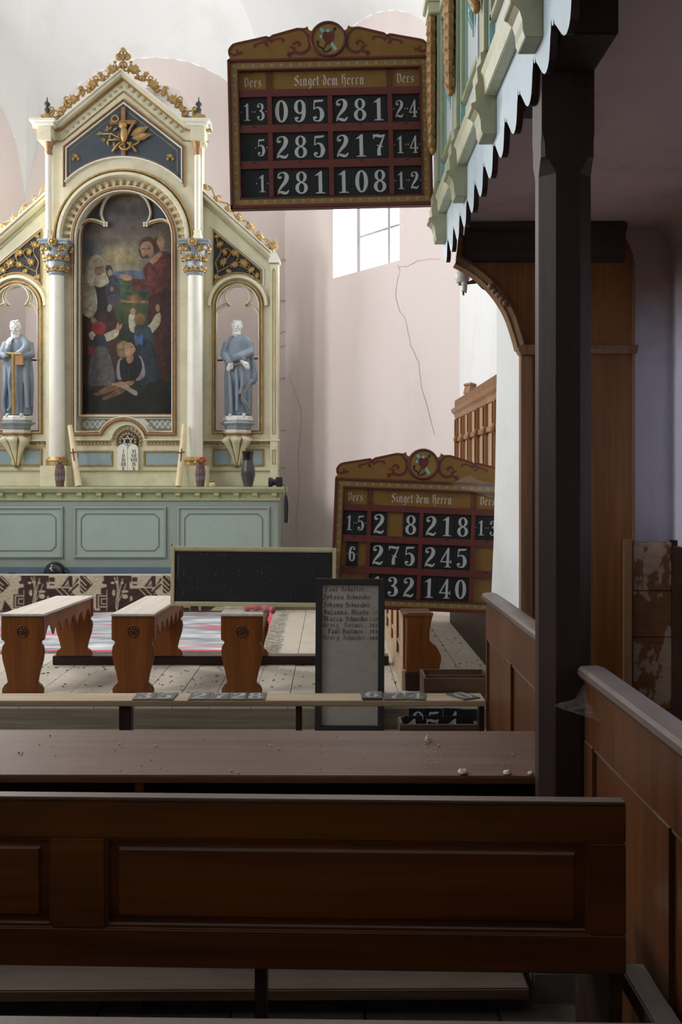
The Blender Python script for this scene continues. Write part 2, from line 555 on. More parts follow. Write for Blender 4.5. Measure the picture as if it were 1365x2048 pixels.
def peeling():
    m, t, b = nt('peeling_varnished_board')
    n1 = noise(t, 3.2, 6, 0.6, (1, 1, 0.7))
    r = ramp(t, n1.outputs['Fac'], [(0.49, lin((140, 96, 62))), (0.505, lin((192, 168, 148)))])
    n2 = noise(t, 30, 3, 0.6, (0.3, 1, 1))
    r2 = ramp(t, n2.outputs['Fac'], [(0.3, (0.6, 0.56, 0.52)), (0.7, (1, 1, 1))])
    mm = t.nodes.new('ShaderNodeMix')
    mm.data_type = 'RGBA'
    mm.blend_type = 'MULTIPLY'
    mm.inputs[0].default_value = 0.6
    t.links.new(r.outputs[0], mm.inputs[6])
    t.links.new(r2.outputs[0], mm.inputs[7])
    t.links.new(mm.outputs[2], b.inputs['Base Color'])
    b.inputs['Roughness'].default_value = 0.55
    bump(t, b, n1.outputs['Fac'], 0.3, 0.01)
    return m


M['peeling'] = peeling()


def lilac_brown_top():  # limewash turning browner towards the top, edge broken by noise
    m, t, b = nt('lilac_limewash_brown_top')
    tc = t.nodes.new('ShaderNodeTexCoord')
    s = t.nodes.new('ShaderNodeSeparateXYZ')
    t.links.new(tc.outputs['Object'], s.inputs[0])
    n = noise(t, 2.2, 5, 0.6)
    ad = t.nodes.new('ShaderNodeMath')
    ad.operation = 'MULTIPLY_ADD'
    t.links.new(n.outputs['Fac'], ad.inputs[0])
    ad.inputs[1].default_value = 0.9
    t.links.new(s.outputs['Z'], ad.inputs[2])
    mp = t.nodes.new('ShaderNodeMapRange')
    mp.inputs['From Min'].default_value = 2.75
    mp.inputs['From Max'].default_value = 3.15
    t.links.new(ad.outputs[0], mp.inputs['Value'])
    n2 = noise(t, 1.3, 5, 0.6)
    r = ramp(t, n2.outputs['Fac'], [(0.3, lin((206, 204, 222))), (0.7, lin((222, 220, 234)))])
    col = mix(t, mp.outputs[0], r.outputs[0], lin((178, 156, 146)))
    t.links.new(col, b.inputs['Base Color'])
    b.inputs['Roughness'].default_value = 0.85
    b.inputs['Specular IOR Level'].default_value = 0.2
    return m


M['wall_lilac'] = lilac_brown_top()


def glass():
    m, t, b = nt('window_glass')
    tr = t.nodes.new('ShaderNodeBsdfTransparent')
    gl = t.nodes.new('ShaderNodeBsdfGlossy')
    gl.inputs['Roughness'].default_value = 0.05
    mx = t.nodes.new('ShaderNodeMixShader')
    mx.inputs[0].default_value = 0.06
    t.links.new(tr.outputs[0], mx.inputs[1])
    t.links.new(gl.outputs[0], mx.inputs[2])
    t.links.new(mx.outputs[0], t.nodes['Material Output'].inputs[0])
    return m


def web():
    m, t, b = nt('cobweb_threads')
    tr = t.nodes.new('ShaderNodeBsdfTransparent')
    df = t.nodes.new('ShaderNodeBsdfDiffuse')
    df.inputs[0].default_value = (0.6, 0.58, 0.56, 1)
    n = noise(t, 40, 5, 0.7, (1, 1, 3))
    r = ramp(t, n.outputs['Fac'], [(0.35, (0.02,) * 3), (0.75, (0.17,) * 3)])
    mx = t.nodes.new('ShaderNodeMixShader')
    t.links.new(r.outputs[0], mx.inputs[0])
    t.links.new(tr.outputs[0], mx.inputs[1])
    t.links.new(df.outputs[0], mx.inputs[2])
    t.links.new(mx.outputs[0], t.nodes['Material Output'].inputs[0])
    return m


M['glass'] = glass()
M['web'] = web()
M['canvas'] = vcol('oil_paint_on_canvas', 0.5, 0.25)
M['weave'] = vcol('woven_cloth', 0.95, 0.1)


# ------------------------------------------------------------------ a small painter for flat painted or woven designs (colours per vertex)
class Canvas:
    def __init__(self, w, h, x0, x1, y0, y1, seed=1):
        self.X, self.Y = np.meshgrid(np.linspace(x0, x1, w), np.linspace(y0, y1, h))
        self.img = np.zeros((h, w, 3))
        self.w, self.h = w, h
        self.dx = (x1 - x0) / w
        self.rng = np.random.default_rng(seed)

    def nz(self, cell, amp=1.0, ax=1.0):
        h, w = self.h, self.w
        gh, gw = max(2, int(h / cell) + 2), max(2, int(w / (cell * ax)) + 2)
        g = self.rng.random((gh, gw))
        yy, xx = np.linspace(0, gh - 1.001, h), np.linspace(0, gw - 1.001, w)
        y0, x0 = yy.astype(int), xx.astype(int)
        fy, fx = (yy - y0)[:, None], (xx - x0)[None]
        fy, fx = fy * fy * (3 - 2 * fy), fx * fx * (3 - 2 * fx)
        a = g[y0][:, x0] * (1 - fx) + g[y0][:, x0 + 1] * fx
        b = g[y0 + 1][:, x0] * (1 - fx) + g[y0 + 1][:, x0 + 1] * fx
        return ((a * (1 - fy) + b * fy) - 0.5) * 2 * amp

    def inside(self, pts):
        m = np.zeros(self.X.shape)
        for ox, oy in ((-.25, -.25), (.25, -.25), (-.25, .25), (.25, .25)):
            x, y = self.X + ox * self.dx, self.Y + oy * self.dx
            c = np.zeros(x.shape, bool)
            n = len(pts)
            for i in range(n):
                (xa, ya), (xb, yb) = pts[i], pts[(i + 1) % n]
                if ya == yb: continue
                k = ((ya > y) != (yb > y)) & (x < (xb - xa) * (y - ya) / (yb - ya) + xa)
                c ^= k
            m += c
        return m / 4

    def put(self, m, c, var=0.0):
        c = np.array(c, float)
        if var: c = c[None, None] * (1 + var * self.nz(9)[..., None] + var * 0.6 * self.nz(4)[..., None])
        self.img = self.img * (1 - m[..., None]) + c * m[..., None]

    def P(self, pts, c, var=0.08, smooth=True, alpha=1.0):
        if smooth: pts = [(p[0], p[1]) for p in crom(pts, 4, True)]
        self.put(self.inside(pts) * alpha, c, var)

    def E(self, x, y, rx, ry, c, soft=0.15, alpha=1.0, var=0.06):
        d = np.sqrt(((self.X - x) / rx) ** 2 + ((self.Y - y) / ry) ** 2)
        self.put(np.clip((1 + soft - d) / (2 * soft), 0, 1) * alpha, c, var)

    def S(self, pts, w, c, alpha=1.0, smooth=True):
        if smooth and len(pts) > 2: pts = crom(pts, 4)
        d = np.full(self.X.shape, 1e9)
        for (xa, ya), (xb, yb) in zip(pts[:-1], pts[1:]):
            L = max(1e-9, (xb - xa) ** 2 + (yb - ya) ** 2)
            t = np.clip(((self.X - xa) * (xb - xa) + (self.Y - ya) * (yb - ya)) / L, 0, 1)
            d = np.minimum(d, np.hypot(self.X - xa - t * (xb - xa), self.Y - ya - t * (yb - ya)))
        self.put(np.clip((w / 2 - d) / self.dx + 0.5, 0, 1) * alpha, c)

    def mesh(self, name, fn, mat, keep=None):
        """fn(i, j) -> 3D point for column i, row j"""
        w, h = self.w, self.h
        vs = [fn(i / (w - 1), j / (h - 1)) for j in range(h) for i in range(w)]
        fs = [(j * w + i, (j + 1) * w + i, (j + 1) * w + i + 1, j * w + i + 1) for j in range(h - 1) for i in range(w - 1)]
        if keep is not None:
            fs = [f for f in fs if all(keep(vs[q]) for q in f)]
        me = bpy.data.meshes.new(name)
        me.from_pydata(vs, [], fs)
        me.materials.append(mat)
        at = me.color_attributes.new('paint', 'FLOAT_COLOR', 'POINT')
        s = np.clip(self.img, 0, 255) / 255
        l = np.where(s <= 0.04045, s / 12.92, ((s + 0.055) / 1.055) ** 2.4)
        at.data.foreach_set('color', np.concatenate([l.reshape(-1, 3), np.ones((w * h, 1))], 1).astype(np.float32).ravel())
        me.shade_smooth()
        return me


# ------------------------------------------------------------------ lettering
NIB = {
    'n': [[(0, .9), (.12, 1), (.12, .1), (.22, 0)], [(.12, .85), (.4, 1), (.52, .85), (.52, .1), (.65, 0)]],
    'm': [[(0, .9), (.12, 1), (.12, .1), (.22, 0)], [(.12, .85), (.38, 1), (.48, .85), (.48, .1), (.56, 0)], [(.48, .85), (.75, 1), (.85, .85), (.85, .1), (.98, 0)]],
    'i': [[(0, .9), (.12, 1), (.12, .1), (.25, 0)], [(.06, 1.30), (.2, 1.44)]],
    'e': [[(.08, .52), (.45, .72), (.4, .95), (.25, 1), (.08, .8), (.08, .2), (.25, 0), (.48, .12)]],
    'r': [[(0, .9), (.12, 1), (.12, .1), (.24, 0)], [(.12, .82), (.35, 1), (.46, .88)]],
    's': [[(.45, .9), (.25, 1), (.08, .8), (.1, .6), (.42, .42), (.42, .15), (.25, 0), (.03, .1)]],
    't': [[(.12, 1.35), (.12, .12), (.25, 0), (.38, .1)], [(-.02, 1), (.34, 1)]],
    'd': [[(.05, 1.5), (.4, 1.1), (.5, .8), (.5, .15), (.3, 0), (.08, .2), (.08, .75), (.25, .98), (.42, .9)]],
    'g': [[(.45, .95), (.25, 1), (.08, .8), (.08, .25), (.25, .05), (.45, .2)], [(.45, 1), (.47, -.25), (.3, -.45), (.05, -.35)]],
    'a': [[(.08, .85), (.25, 1), (.45, .85), (.45, .12), (.58, 0)], [(.45, .5), (.12, .35), (.1, .1), (.25, 0), (.45, .15)]],
    'u': [[(0, .9), (.1, 1), (.1, .15), (.25, 0), (.45, .15)], [(.45, 1), (.45, .12), (.58, 0)]],
    'o': [[(.25, 1), (.08, .8), (.08, .2), (.27, 0), (.46, .2), (.46, .78), (.25, 1)]],
    'l': [[(.12, 1.5), (.12, .1), (.25, 0)]],
    'h': [[(.1, 1.5), (.1, .05)], [(.1, .8), (.35, 1), (.48, .8), (.46, .1), (.3, -.3)]],
    'c': [[(.42, .9), (.25, 1), (.08, .8), (.08, .2), (.25, 0), (.42, .1)]],
    'b': [[(.1, 1.5), (.1, .1), (.28, 0), (.46, .2), (.46, .78), (.28, 1), (.1, .82)]],
    'f': [[(.4, 1.45), (.22, 1.5), (.14, 1.3), (.14, -.3)]],
    '-': [[(0, .5), (.3, .5)]], '.': [[(.02, .02), (.12, .14)]],
    'V': [[(0, 1.4), (.15, 1.5), (.2, 1.3), (.18, .3), (.4, 0), (.7, .25), (.72, 1.1), (.5, 1.5), (.3, 1.3)]],
    'S': [[(.75, 1.3), (.5, 1.5), (.15, 1.3), (.15, 1.0), (.7, .65), (.7, .2), (.4, 0), (.05, .2)], [(.44, 1.15), (.42, .62)]],
    'H': [[(0, 1.4), (.2, 1.5), (.2, .1), (.05, 0)], [(.2, 1.0), (.5, 1.15), (.7, .9), (.7, .1), (.5, -.3)], [(.35, 1.5), (.75, 1.45)]],
    'P': [[(.05, 1.4), (.2, 1.5), (.2, 0)], [(0, 0), (.4, .05)], [(.2, 1.4), (.5, 1.5), (.72, 1.2), (.6, .75), (.22, .7)]],
    'J': [[(.1, 1.3), (.3, 1.5), (.6, 1.4)], [(.45, 1.45), (.48, .2), (.25, -.1), (.02, .1)]],
    'M': [[(0, 1.3), (.15, 1.5), (.15, 0)], [(.15, 1.3), (.45, 1.5), (.5, 1.3), (.5, 0)], [(.5, 1.3), (.8, 1.5), (.9, 1.3), (.9, .1), (1.05, 0)]],
    'G': [[(.75, 1.3), (.45, 1.5), (.1, 1.1), (.1, .3), (.4, 0), (.75, .2), (.75, .75), (.45, .8)], [(.4, 1.4), (.38, .3)]],
    'B': [[(.05, 1.4), (.2, 1.5), (.2, 0)], [(.2, 1.4), (.5, 1.5), (.7, 1.2), (.6, .8), (.22, .75)], [(.22, .75), (.7, .65), (.75, .25), (.45, 0), (.05, .05)]],
}


def nib_width(s):
    w = 0
    for ch in s:
        w += 0.45 if ch == ' ' else max(p[0] for st in NIB[ch] for p in st) + 0.30
    return w


def nib_text(mb, s, x, z, h, y, pen=0.2, ang=40, mi=0, width=None):
    """blackletter written with a broad nib; h = x-height, (x, z) = start of the base line"""
    k = 1.0 if width is None else width / (nib_width(s) * h)
    nx, nz = math.cos(math.radians(ang)) * pen / 2 * h, math.sin(math.radians(ang)) * pen / 2 * h
    for ch in s:
        if ch == ' ':
            x += 0.45 * h * k
            continue
        for st in NIB[ch]:
            P = [(x + p[0] * h * k, z + p[1] * h) for p in st]
            for a, b in zip(P[:-1], P[1:]):
                q = [(a[0] - nx, a[1] - nz), (a[0] + nx, a[1] + nz), (b[0] + nx, b[1] + nz), (b[0] - nx, b[1] - nz)]
                mb.poly(q, y, mi)
        x += (max(p[0] for st in NIB[ch] for p in st) + 0.30) * h * k
    return mb


def ring(mb, cx, cz, rx, rz, ix, iz, T, n=20):
    b = len(mb.v)
    for i in range(n):
        a = 2 * PI * i / n
        mb.v.append(T(cx + rx * math.cos(a), cz + rz * math.sin(a)))
        mb.v.append(T(cx + ix * math.cos(a), cz + iz * math.sin(a)))
    for i in range(n):
        j = (i + 1) % n
        mb.f.append((b + 2 * i, b + 2 * i + 1, b + 2 * j + 1, b + 2 * j))
        mb.m.append(0)


def numeral_shape(d, w, h, y=0.0):
    """didone numeral in a box w x h centred on x = 0, foot at z = 0"""
    mb = MB()
    sx = w / 0.6

    def S(pts): mb.ribbon([((p[0] - .3) * sx, p[1] * h, p[2] * (sx * 0.75 + h * 0.25)) for p in pts], y)

    def Pg(pts): mb.poly([((p[0] - .3) * sx, p[1] * h) for p in pts], y)

    def ball(x, z, r): Pg([(x + r * math.cos(i * PI / 6), z + r * 0.62 * math.sin(i * PI / 6)) for i in range(12)])
    T = lambda a, b: ((a - .3) * sx, y, b * h)
    if d == '0': ring(mb, .3, .5, .29, .5, .11, .44, T)
    elif d == '1':
        Pg([(.24, .03), (.40, .03), (.40, 1), (.32, 1), (.24, .88)])
        Pg([(.06, .79), (.25, .82), (.33, 1)])
        Pg([(.08, 0), (.56, 0), (.48, .05), (.16, .05)])
    elif d == '2':
        ball(.15, .75, .1)
        S([(.08, .76, .06), (.11, .89, .07), (.27, .97, .05), (.41, .92, .12), (.47, .76, .19), (.4, .55, .17), (.22, .33, .12), (.1, .15, .07), (.07, 0, .05)])
        S([(.07, .04, .04), (.17, .1, .1), (.32, .06, .13), (.45, .05, .1), (.55, .18, .05)])
    elif d == '3':
        ball(.16, .8, .09)
        S([(.1, .81, .06), (.14, .92, .06), (.28, .97, .05), (.41, .9, .13), (.44, .76, .16), (.37, .6, .1), (.22, .54, .04)])
        S([(.22, .54, .04), (.4, .49, .11), (.49, .28, .19), (.42, .09, .13), (.28, .03, .06), (.14, .07, .06), (.09, .19, .07)])
        ball(.15, .2, .09)
    elif d == '4':
        Pg([(.34, .03), (.47, .03), (.47, 1), (.4, 1), (.34, .8)])
        S([(.42, .99, .06), (.06, .31, .07)])
        S([(.02, .28, .06), (.56, .28, .06)])
        Pg([(.22, 0), (.58, 0), (.54, .05), (.27, .05)])
        Pg([(.55, .2), (.6, .2), (.58, .4), (.54, .38)])
    elif d == '5':
        Pg([(.11, .86), (.5, .9), (.54, .99), (.12, .97)])
        S([(.13, .95, .05), (.1, .55, .05)])
        S([(.1, .56, .04), (.25, .64, .06), (.4, .56, .13), (.47, .33, .19), (.4, .1, .13), (.28, .03, .06), (.13, .07, .06), (.08, .18, .07)])
        ball(.15, .19, .09)
    elif d in '69':
        ring(mb, .3, .68, .26, .32, .1, .26, T)
        S([(.48, .67, .15), (.48, .4, .16), (.41, .14, .14), (.28, .03, .06), (.14, .06, .06), (.09, .18, .07)])
        ball(.15, .18, .09)
        if d == '6':
            for i, v in enumerate(mb.v): mb.v[i] = (-v[0], v[1], h - v[2])
    elif d == '7':
        S([(.06, .9, .08), (.2, .93, .12), (.38, .89, .12), (.54, .96, .04)])
        S([(.06, 1.0, .05), (.06, .78, .05)])
        S([(.55, .97, .05), (.4, .6, .08), (.29, .3, .15), (.3, .03, .17)])
        S([(.2, .5, .04), (.46, .42, .04)])
    elif d == '8':
        ring(mb, .3, .755, .24, .245, .1, .195, T)
        ring(mb, .3, .265, .28, .265, .12, .21, T)
    return mb
# ================================================================== THE SETTING
def wall(name, A, B, out, zb, zs, rise, mat, th=0.42, wins=(), flat_top=None, disc=None):
    """upright wall from A to B (plan points); top is flat or a lunette springing at zs; wins = (u0, u1, z0, z1) with round heads"""
    A2, B2 = Vector((A[0], A[1], 0)), Vector((B[0], B[1], 0))
    L = (B2 - A2).length
    d = (B2 - A2).normalized()
    if flat_top: poly = [(0, zb), (L, zb), (L, flat_top), (0, flat_top)]
    else: poly = [(0, zb), (L, zb)] + arc(L / 2, zs, L / 2, 0, 180, 24, rise)
    holes = []
    for u0, u1, z0, z1 in wins:
        r = (u1 - u0) / 2
        holes.append([(u0, z0), (u1, z0)] + arc((u0 + u1) / 2, z1 - r, r, 0, 180, 12))
    if disc: holes.append(arc(disc[0], disc[1], disc[2], 0, 345, 23))
    Mx = Matrix(((d.x, out[0], 0, A[0]), (d.y, out[1], 0, A[1]), (0, 0, 1, 0), (0, 0, 0, 1)))
    mb = MB().prism(poly, 0, th, 'xz', holes)
    w = struct(name, mb.xf(Mx), mat)
    return w, Mx


def window(name, Mx, u0, u1, z0, z1, d):
    r = (u1 - u0) / 2
    uc = (u0 + u1) / 2
    out = [(u0, z0), (u1, z0)] + arc(uc, z1 - r, r, 0, 180, 12)
    f = 0.05
    inn = [(u0 + f, z0 + f), (u1 - f, z0 + f)] + arc(uc, z1 - r, r - f, 0, 180, 12)
    w = struct(name, MB().prism(out, d, d + 0.05, 'xz', [inn]).xf(Mx), M['window_wood'])
    mb = MB().box(uc - 0.02, uc + 0.02, d - 0.01, d + 0.045, z0 + f, z1 - f)
    obj('mullion', mb.xf(Mx), M['window_wood'], w)
    for zz in (z0 + (z1 - z0) * 0.3, z0 + (z1 - z0) * 0.58):
        for ua, ub in ((u0 + f, uc - 0.02), (uc + 0.02, u1 - f)):
            obj('glazing_bar', MB().box(ua, ub, d, d + 0.04, zz - 0.012, zz + 0.012).xf(Mx), M['window_wood'], w)
    for ua, ub in ((u0 + f, uc - 0.02), (uc + 0.02, u1 - f)):
        obj('pane', MB().box(ua, ub, d + 0.018, d + 0.022, z0 + f, z1 - r).xf(Mx), M['glass'], w)
    return w


ZS = 4.91
XR, XL, YD = 1.2, -5.35, 9.37
BL, BR, YB = -3.6, -0.55, 11.75
wall_back, Mb = wall('wall_back', (BL, YB), (BR, YB), (0, 1), 0, ZS, 1.65, M['wall_pink'], disc=(1.58, H + (959 - 245) / 2000 * 11.75, 0.44))
obj('niche', MB().lathe([(0.5, 0), (0.5, 0.02)], n=24).xf(Matrix.Translation((BL + 1.58, YB + 0.30, H + (959 - 245) / 2000 * 11.75)) @ Matrix.Rotation(-PI / 2, 4, 'X')), M['wall_white'], wall_back)
w, Mr = wall('wall_back_right', (XR, YD), (BR, YB), (0.805, 0.593), 0, ZS, 1.55, M['wall_pink'], wins=[(0.875, 2.0, 3.81, 5.45)])
wall_diag = w
window('window_1', Mr, 0.875, 2.0, 3.81, 5.45, 0.34)
w, Ml = wall('wall_back_left', (XL, YD), (BL, YB), (-0.805, 0.593), 0, ZS, 1.55, M['wall_pink'], wins=[(0.875, 2.0, 3.81, 5.45)])
window('window_2', Ml, 0.875, 2.0, 3.81, 5.45, 0.34)
wall('wall_right', (XR, 5.9), (XR, YD), (1, 0), 0, ZS, 1.6, M['wall_white'])
w, Mx = wall('wall_left', (XL, 5.9), (XL, YD), (-1, 0), 0, ZS, 1.6, M['wall_pink'], wins=[(1.05, 2.35, 3.1, 5.6)])
window('window_3', Mx, 1.05, 2.35, 3.1, 5.6, 0.34)
w, Mx = wall('wall_left.001', (XL, -3.2), (XL, 5.9), (-1, 0), 0, 0, 0, M['wall_pink'], wins=[(2.9, 4.3, 2.9, 5.6), (6.5, 7.9, 2.9, 5.6)], flat_top=8.2)
window('window_4', Mx, 2.9, 4.3, 2.9, 5.6, 0.34)
window('window_5', Mx, 6.5, 7.9, 2.9, 5.6, 0.34)
struct('wall_front', MB().box(XL, 2.4, -3.5, -3.2, 0, 8.2), M['wall_white'])
# wall over the chancel arch, closing nave against chancel vault
struct('wall_chancel_arch', MB().prism([(XL, ZS), (XR + 1.2, ZS), (XR + 1.2, 8.2), (XL, 8.2)], 5.9, 6.1, 'xz',
       [arc((XL + XR) / 2, ZS + 0.02, (XR - XL) / 2 - 0.02, 1, 179, 24, 3.1)]), M['wall_white'])
# vault webs of the chancel
mb = MB()
VC = (-2.45, 8.7)
NT, NU = 14, 20
for (A, B, a) in (((BL, YB), (BR, YB), 1.65), ((BR, YB), (XR, YD), 1.55), ((XR, YD), (XR, 5.9), 1.6), ((XR, 5.9), (XL, 5.9), 3.1), ((XL, 5.9), (XL, YD), 1.6), ((XL, YD), (BL, YB), 1.55)):
    vs = []
    for i in range(NT + 1):
        t = i / NT
        for j in range(NU + 1):
            u = -1 + 2 * j / NU
            s = (u + 1) / 2
            x = (A[0] + (B[0] - A[0]) * s) * (1 - t) + VC[0] * t
            y = (A[1] + (B[1] - A[1]) * s) * (1 - t) + VC[1] * t
            g = 3.05 * math.sqrt(max(0, 1 - (1 - t) ** 2))
            vs.append((x, y, ZS + math.sqrt(g * g + (a * (1 - t)) ** 2 * max(0, 1 - u * u))))
    fs = [(i * (NU + 1) + j, i * (NU + 1) + j + 1, (i + 1) * (NU + 1) + j + 1, (i + 1) * (NU + 1) + j) for i in range(NT) for j in range(NU)]
    mb.add(vs, fs)
struct('ceiling', mb, M['wall_white'], smooth=25)
struct('ceiling.001', MB().box(XL, 2.4, -3.2, 6.1, 8.2, 8.3), M['wall_white'])
# right side: pier with a bulging plaster foot, wall under the gallery, outer wall
pts = [px(x, y, 5.9) for x, y in ((979, 1260), (983, 1200), (988, 1080), (991, 950), (994, 750), (994, 560), (994, 300))]
pts = [(pts[0][0], 0.0)] + pts + [(pts[-1][0], 8.2)]
mb = MB()
for x, z in pts: mb.v += [(x, 5.9, z), (1.058, 5.6, z), (1.25, 5.6, z), (1.25, 5.9, z)]
for i in range(len(pts) - 1):
    for q in range(4): mb.f.append((i * 4 + q, i * 4 + (q + 1) % 4, i * 4 + 4 + (q + 1) % 4, i * 4 + 4 + q)); mb.m.append(0)
struct('wall_pier', mb, M['wall_white'])   # splayed jamb of the chancel arch
struct('wall_right.001', MB().box(1.25, 2.4, 5.6, 5.9, 0, 8.2), M['wall_lilac'])
struct('wall_right.002', MB().box(1.9, 2.4, -3.2, 5.6, 0, 8.2), M['wall_lilac'])
ZG = H + 1.41
cove = [(0.66, ZG), (1.78, ZG)] + arc(1.78, ZG - 0.12, 0.12, 90, 0, 8) + [(1.95, ZG - 0.12), (1.95, ZG + 0.16), (0.66, ZG + 0.16)]
struct('ceiling.002', MB().prism(cove, -3.2, 5.6), M['ceiling_rose'], smooth=30)

# floors
floor = struct('floor', MB().box(XL, 2.4, -3.2, 4.6, -0.1, 0.0), M['ground'])
tile_me = mesh_of('floor_tile', MB().box(0.004, 0.396, 0.004, 0.396, -0.03, 0.006), M['tile'])
bevel(tile_me, 0.003, 1)
for i in range(9):
    for j in range(6):
        o = obj('floor_tile', tile_me, None, floor)
        o.location = (-1.9 + 0.4 * i + (0.0 if j % 2 else 0.06), 1.62 + 0.4 * j, random.uniform(-0.002, 0.003))
floor_mid = struct('floor.001', MB().box(XL, 2.4, 4.6, 5.74, -0.1, 0.17), M['riser'])
floor_ch = struct('floor.002', MB().box(XL, 2.4, 5.76, 12.2, -0.1, 0.275), M['ground'])
obj('riser_board', MB().box(-4.2, 0.9, 5.735, 5.76, 0.17, 0.285), M['riser'], floor_ch, bev=0.003)
xs = -4.0
while xs < 1.15:
    wd = random.uniform(0.2, 0.24)
    y = 5.74
    while y < 9.95:
        y2 = min(9.97, y + random.uniform(1.6, 3.2))
        if y2 > 9.4: y2 = 9.97
        dz = random.uniform(-0.002, 0.002)
        obj('floorboard', MB().box(xs + 0.002, min(xs + wd, 1.2) - 0.002, y + 0.002, y2 - 0.002, 0.275, 0.30 + dz), M['floor_dust'], floor_ch)
        y = y2
    xs += wd
# foot pace under the altar
struct('floor.003', MB().box(-4.6, 0.3, 9.97, 11.9, 0.25, 0.56), M['riser'])

# fine cracks in the plaster
def crack(parent, pts, Y, w=0.006, normal=None):
    mb = MB()
    P = []
    for i in range(len(pts) - 1):
        for k in range(4):
            t = k / 4
            P.append((pts[i][0] + (pts[i + 1][0] - pts[i][0]) * t + random.uniform(-1.2, 1.2), pts[i][1] + (pts[i + 1][1] - pts[i][1]) * t + random.uniform(-1, 1)))
    P.append(pts[-1])
    W = []
    for p in P:
        if normal is None: W.append(Vector((*[0], )) if False else Vector((px(p[0], p[1], Y)[0], Y - 0.003, px(p[0], p[1], Y)[1])))
        else:
            q, n = normal                     # intersect the view ray with the plane of the wall
            dr = Vector(((p[0] - 664) / F, 1, -(p[1] - 959) / F))
            o = Vector((0, 0, H))
            t = (q - o).dot(n) / dr.dot(n)
            W.append(o + dr * t + n * 0.003)
    b = 0
    for i, p in enumerate(W):
        d = (W[min(i + 1, len(W) - 1)] - W[max(i - 1, 0)]).normalized()
        nn = Vector((0, -1, 0)) if normal is None else normal[1]
        s = d.cross(nn).normalized() * w * random.uniform(0.3, 0.6)
        mb.v += [tuple(p + s), tuple(p - s)]
    for i in range(len(W) - 1):
        mb.f.append((2 * i, 2 * i + 1, 2 * i + 3, 2 * i + 2))
        mb.m.append(0)
    return obj('crack', mb, M['crack'], parent)


nd = (Vector((XR, YD, 0)), Vector((-0.805, -0.593, 0)))
crack(wall_diag, [(797, 530), (800, 545), (791, 585), (797, 615), (812, 640), (822, 690), (838, 725), (843, 770), (852, 800), (870, 870)], 0, 0.0055, nd)
crack(wall_diag, [(797, 535), (815, 533), (835, 522), (858, 518), (880, 518)], 0, 0.005, nd)
crack(wall_diag, [(578, 750), (590, 780), (604, 820), (601, 870), (596, 920), (600, 970), (592, 1040), (600, 1090)], 0, 0.0055, nd)
for yy in (520, 600, 664, 692, 756, 860, 935):
    crack(wall_back, [(560, yy + 3), (567, yy), (574, yy + random.uniform(-2, 4))], 11.74, 0.012)

# ================================================================== THE GALLERY
gal = thing('gallery_parapet', 'pale blue and cream timber gallery front with gilded festoons and scalloped valance, upper right', 'balcony', (0.6175, 3.4, H + 1.29))
Y0, Y1 = 1.1, 5.53
XG = 0.6175
prof = [(0, 1.296), (.012, 1.268), (.045, 1.25), (.075, 1.215), (.11, 1.192), (.17, 1.178), (.26, 1.172), (.36, 1.177), (.48, 1.194), (.62, 1.222), (.74, 1.246), (.83, 1.262), (.87, 1.282), (.885, 1.266), (.95, 1.27)]
pts = []
k0 = -7
for k in range(k0, 11):
    for fr, z in prof:
        y = 2.813 + 0.2521 * (k + fr)
        if Y0 < y < Y1: pts.append((y, H + z))
poly = [(Y0, H + 1.25)] + pts + [(Y1, H + 1.25), (Y1, H + 1.47), (Y0, H + 1.47)]
obj('valance', MB().prism(poly, XG, XG + 0.022, 'yz', mi=0, mi_side=1), [M['gal_white'], M['dark_wood']], gal)
obj('cornice_rail', MB().prism([(XG, H + 1.436), (XG - 0.045, H + 1.436), (XG - 0.05, H + 1.50), (XG - 0.062, H + 1.525), (XG - 0.04, H + 1.54), (XG - 0.02, H + 1.58), (XG, H + 1.60)], Y0, Y1), M['gal_cream'], gal, bev=0.003)
obj('floor_beam', MB().box(XG + 0.022, XG + 0.04, Y0, Y1 - 0.01, H + 1.43, H + 2.5), M['dark_wood'], gal)
obj('back_board', MB().box(XG - 0.014, XG + 0.02, Y0, Y1, H + 1.58, H + 2.6), M['gal_panel'], gal)
obj('end_board', MB().box(XG, XG + 0.9, Y1 - 0.005, Y1 + 0.02, H + 1.43, H + 2.6), M['gal_cream'], gal)
obj('top_rail', MB().box(XG - 0.09, XG + 0.1, Y0, Y1 + 0.03, H + 2.62, H + 2.70), M['gal_white'], gal, bev=0.01)
obj('frieze_rail', MB().box(XG - 0.04, XG + 0.02, Y0, Y1, H + 2.50, H + 2.60), M['gal_cream'], gal, bev=0.006)
pil_y = [5.44, 4.62, 3.80, 2.98, 2.16, 1.34]
# profile of the bracket, across X and Z
bp = [(0.0, 1.292), (-0.062, 1.292), (-0.070, 1.315), (-0.072, 1.345), (-0.082, 1.372), (-0.100, 1.388), (-0.112, 1.392), (-0.114, 1.408), (-0.092, 1.415), (-0.096, 1.47), (-0.084, 1.49), (-0.088, 1.54), (-0.07, 1.56), (-0.072, 1.6), (0.0, 1.6)]
def festoon_mesh():
    mb = MB()
    z = 0.0
    i = 0
    while z < 0.86:
        r = 0.021 + 0.007 * math.sin(PI * min(1, z / 0.8)) + random.uniform(-.002, .002)
        for s in (-1, 1):
            P = [(0.004 * s, s * 0.004, z), (-0.012, s * 0.026, z + 0.03), (-0.004, s * 0.018 + random.uniform(-.004, .004), z + 0.085)]
            mb.tube(crom(P, 3), [r * .5, r * .8, r, r, r * .8, r * .55, r * .2], 6)
        mb.ball((-0.014, random.uniform(-.006, .006), z + 0.035), r * 0.9, 8, 1.6)
        z += 0.055
        i += 1
    mb.ball((-0.004, 0, -0.012), 0.018, 8, 1.4)
    mb.ball((-0.006, 0, z + 0.04), 0.034, 8, 1.1)
    return mesh_of('festoon', mb, M['gilt_wood'], smooth=50)


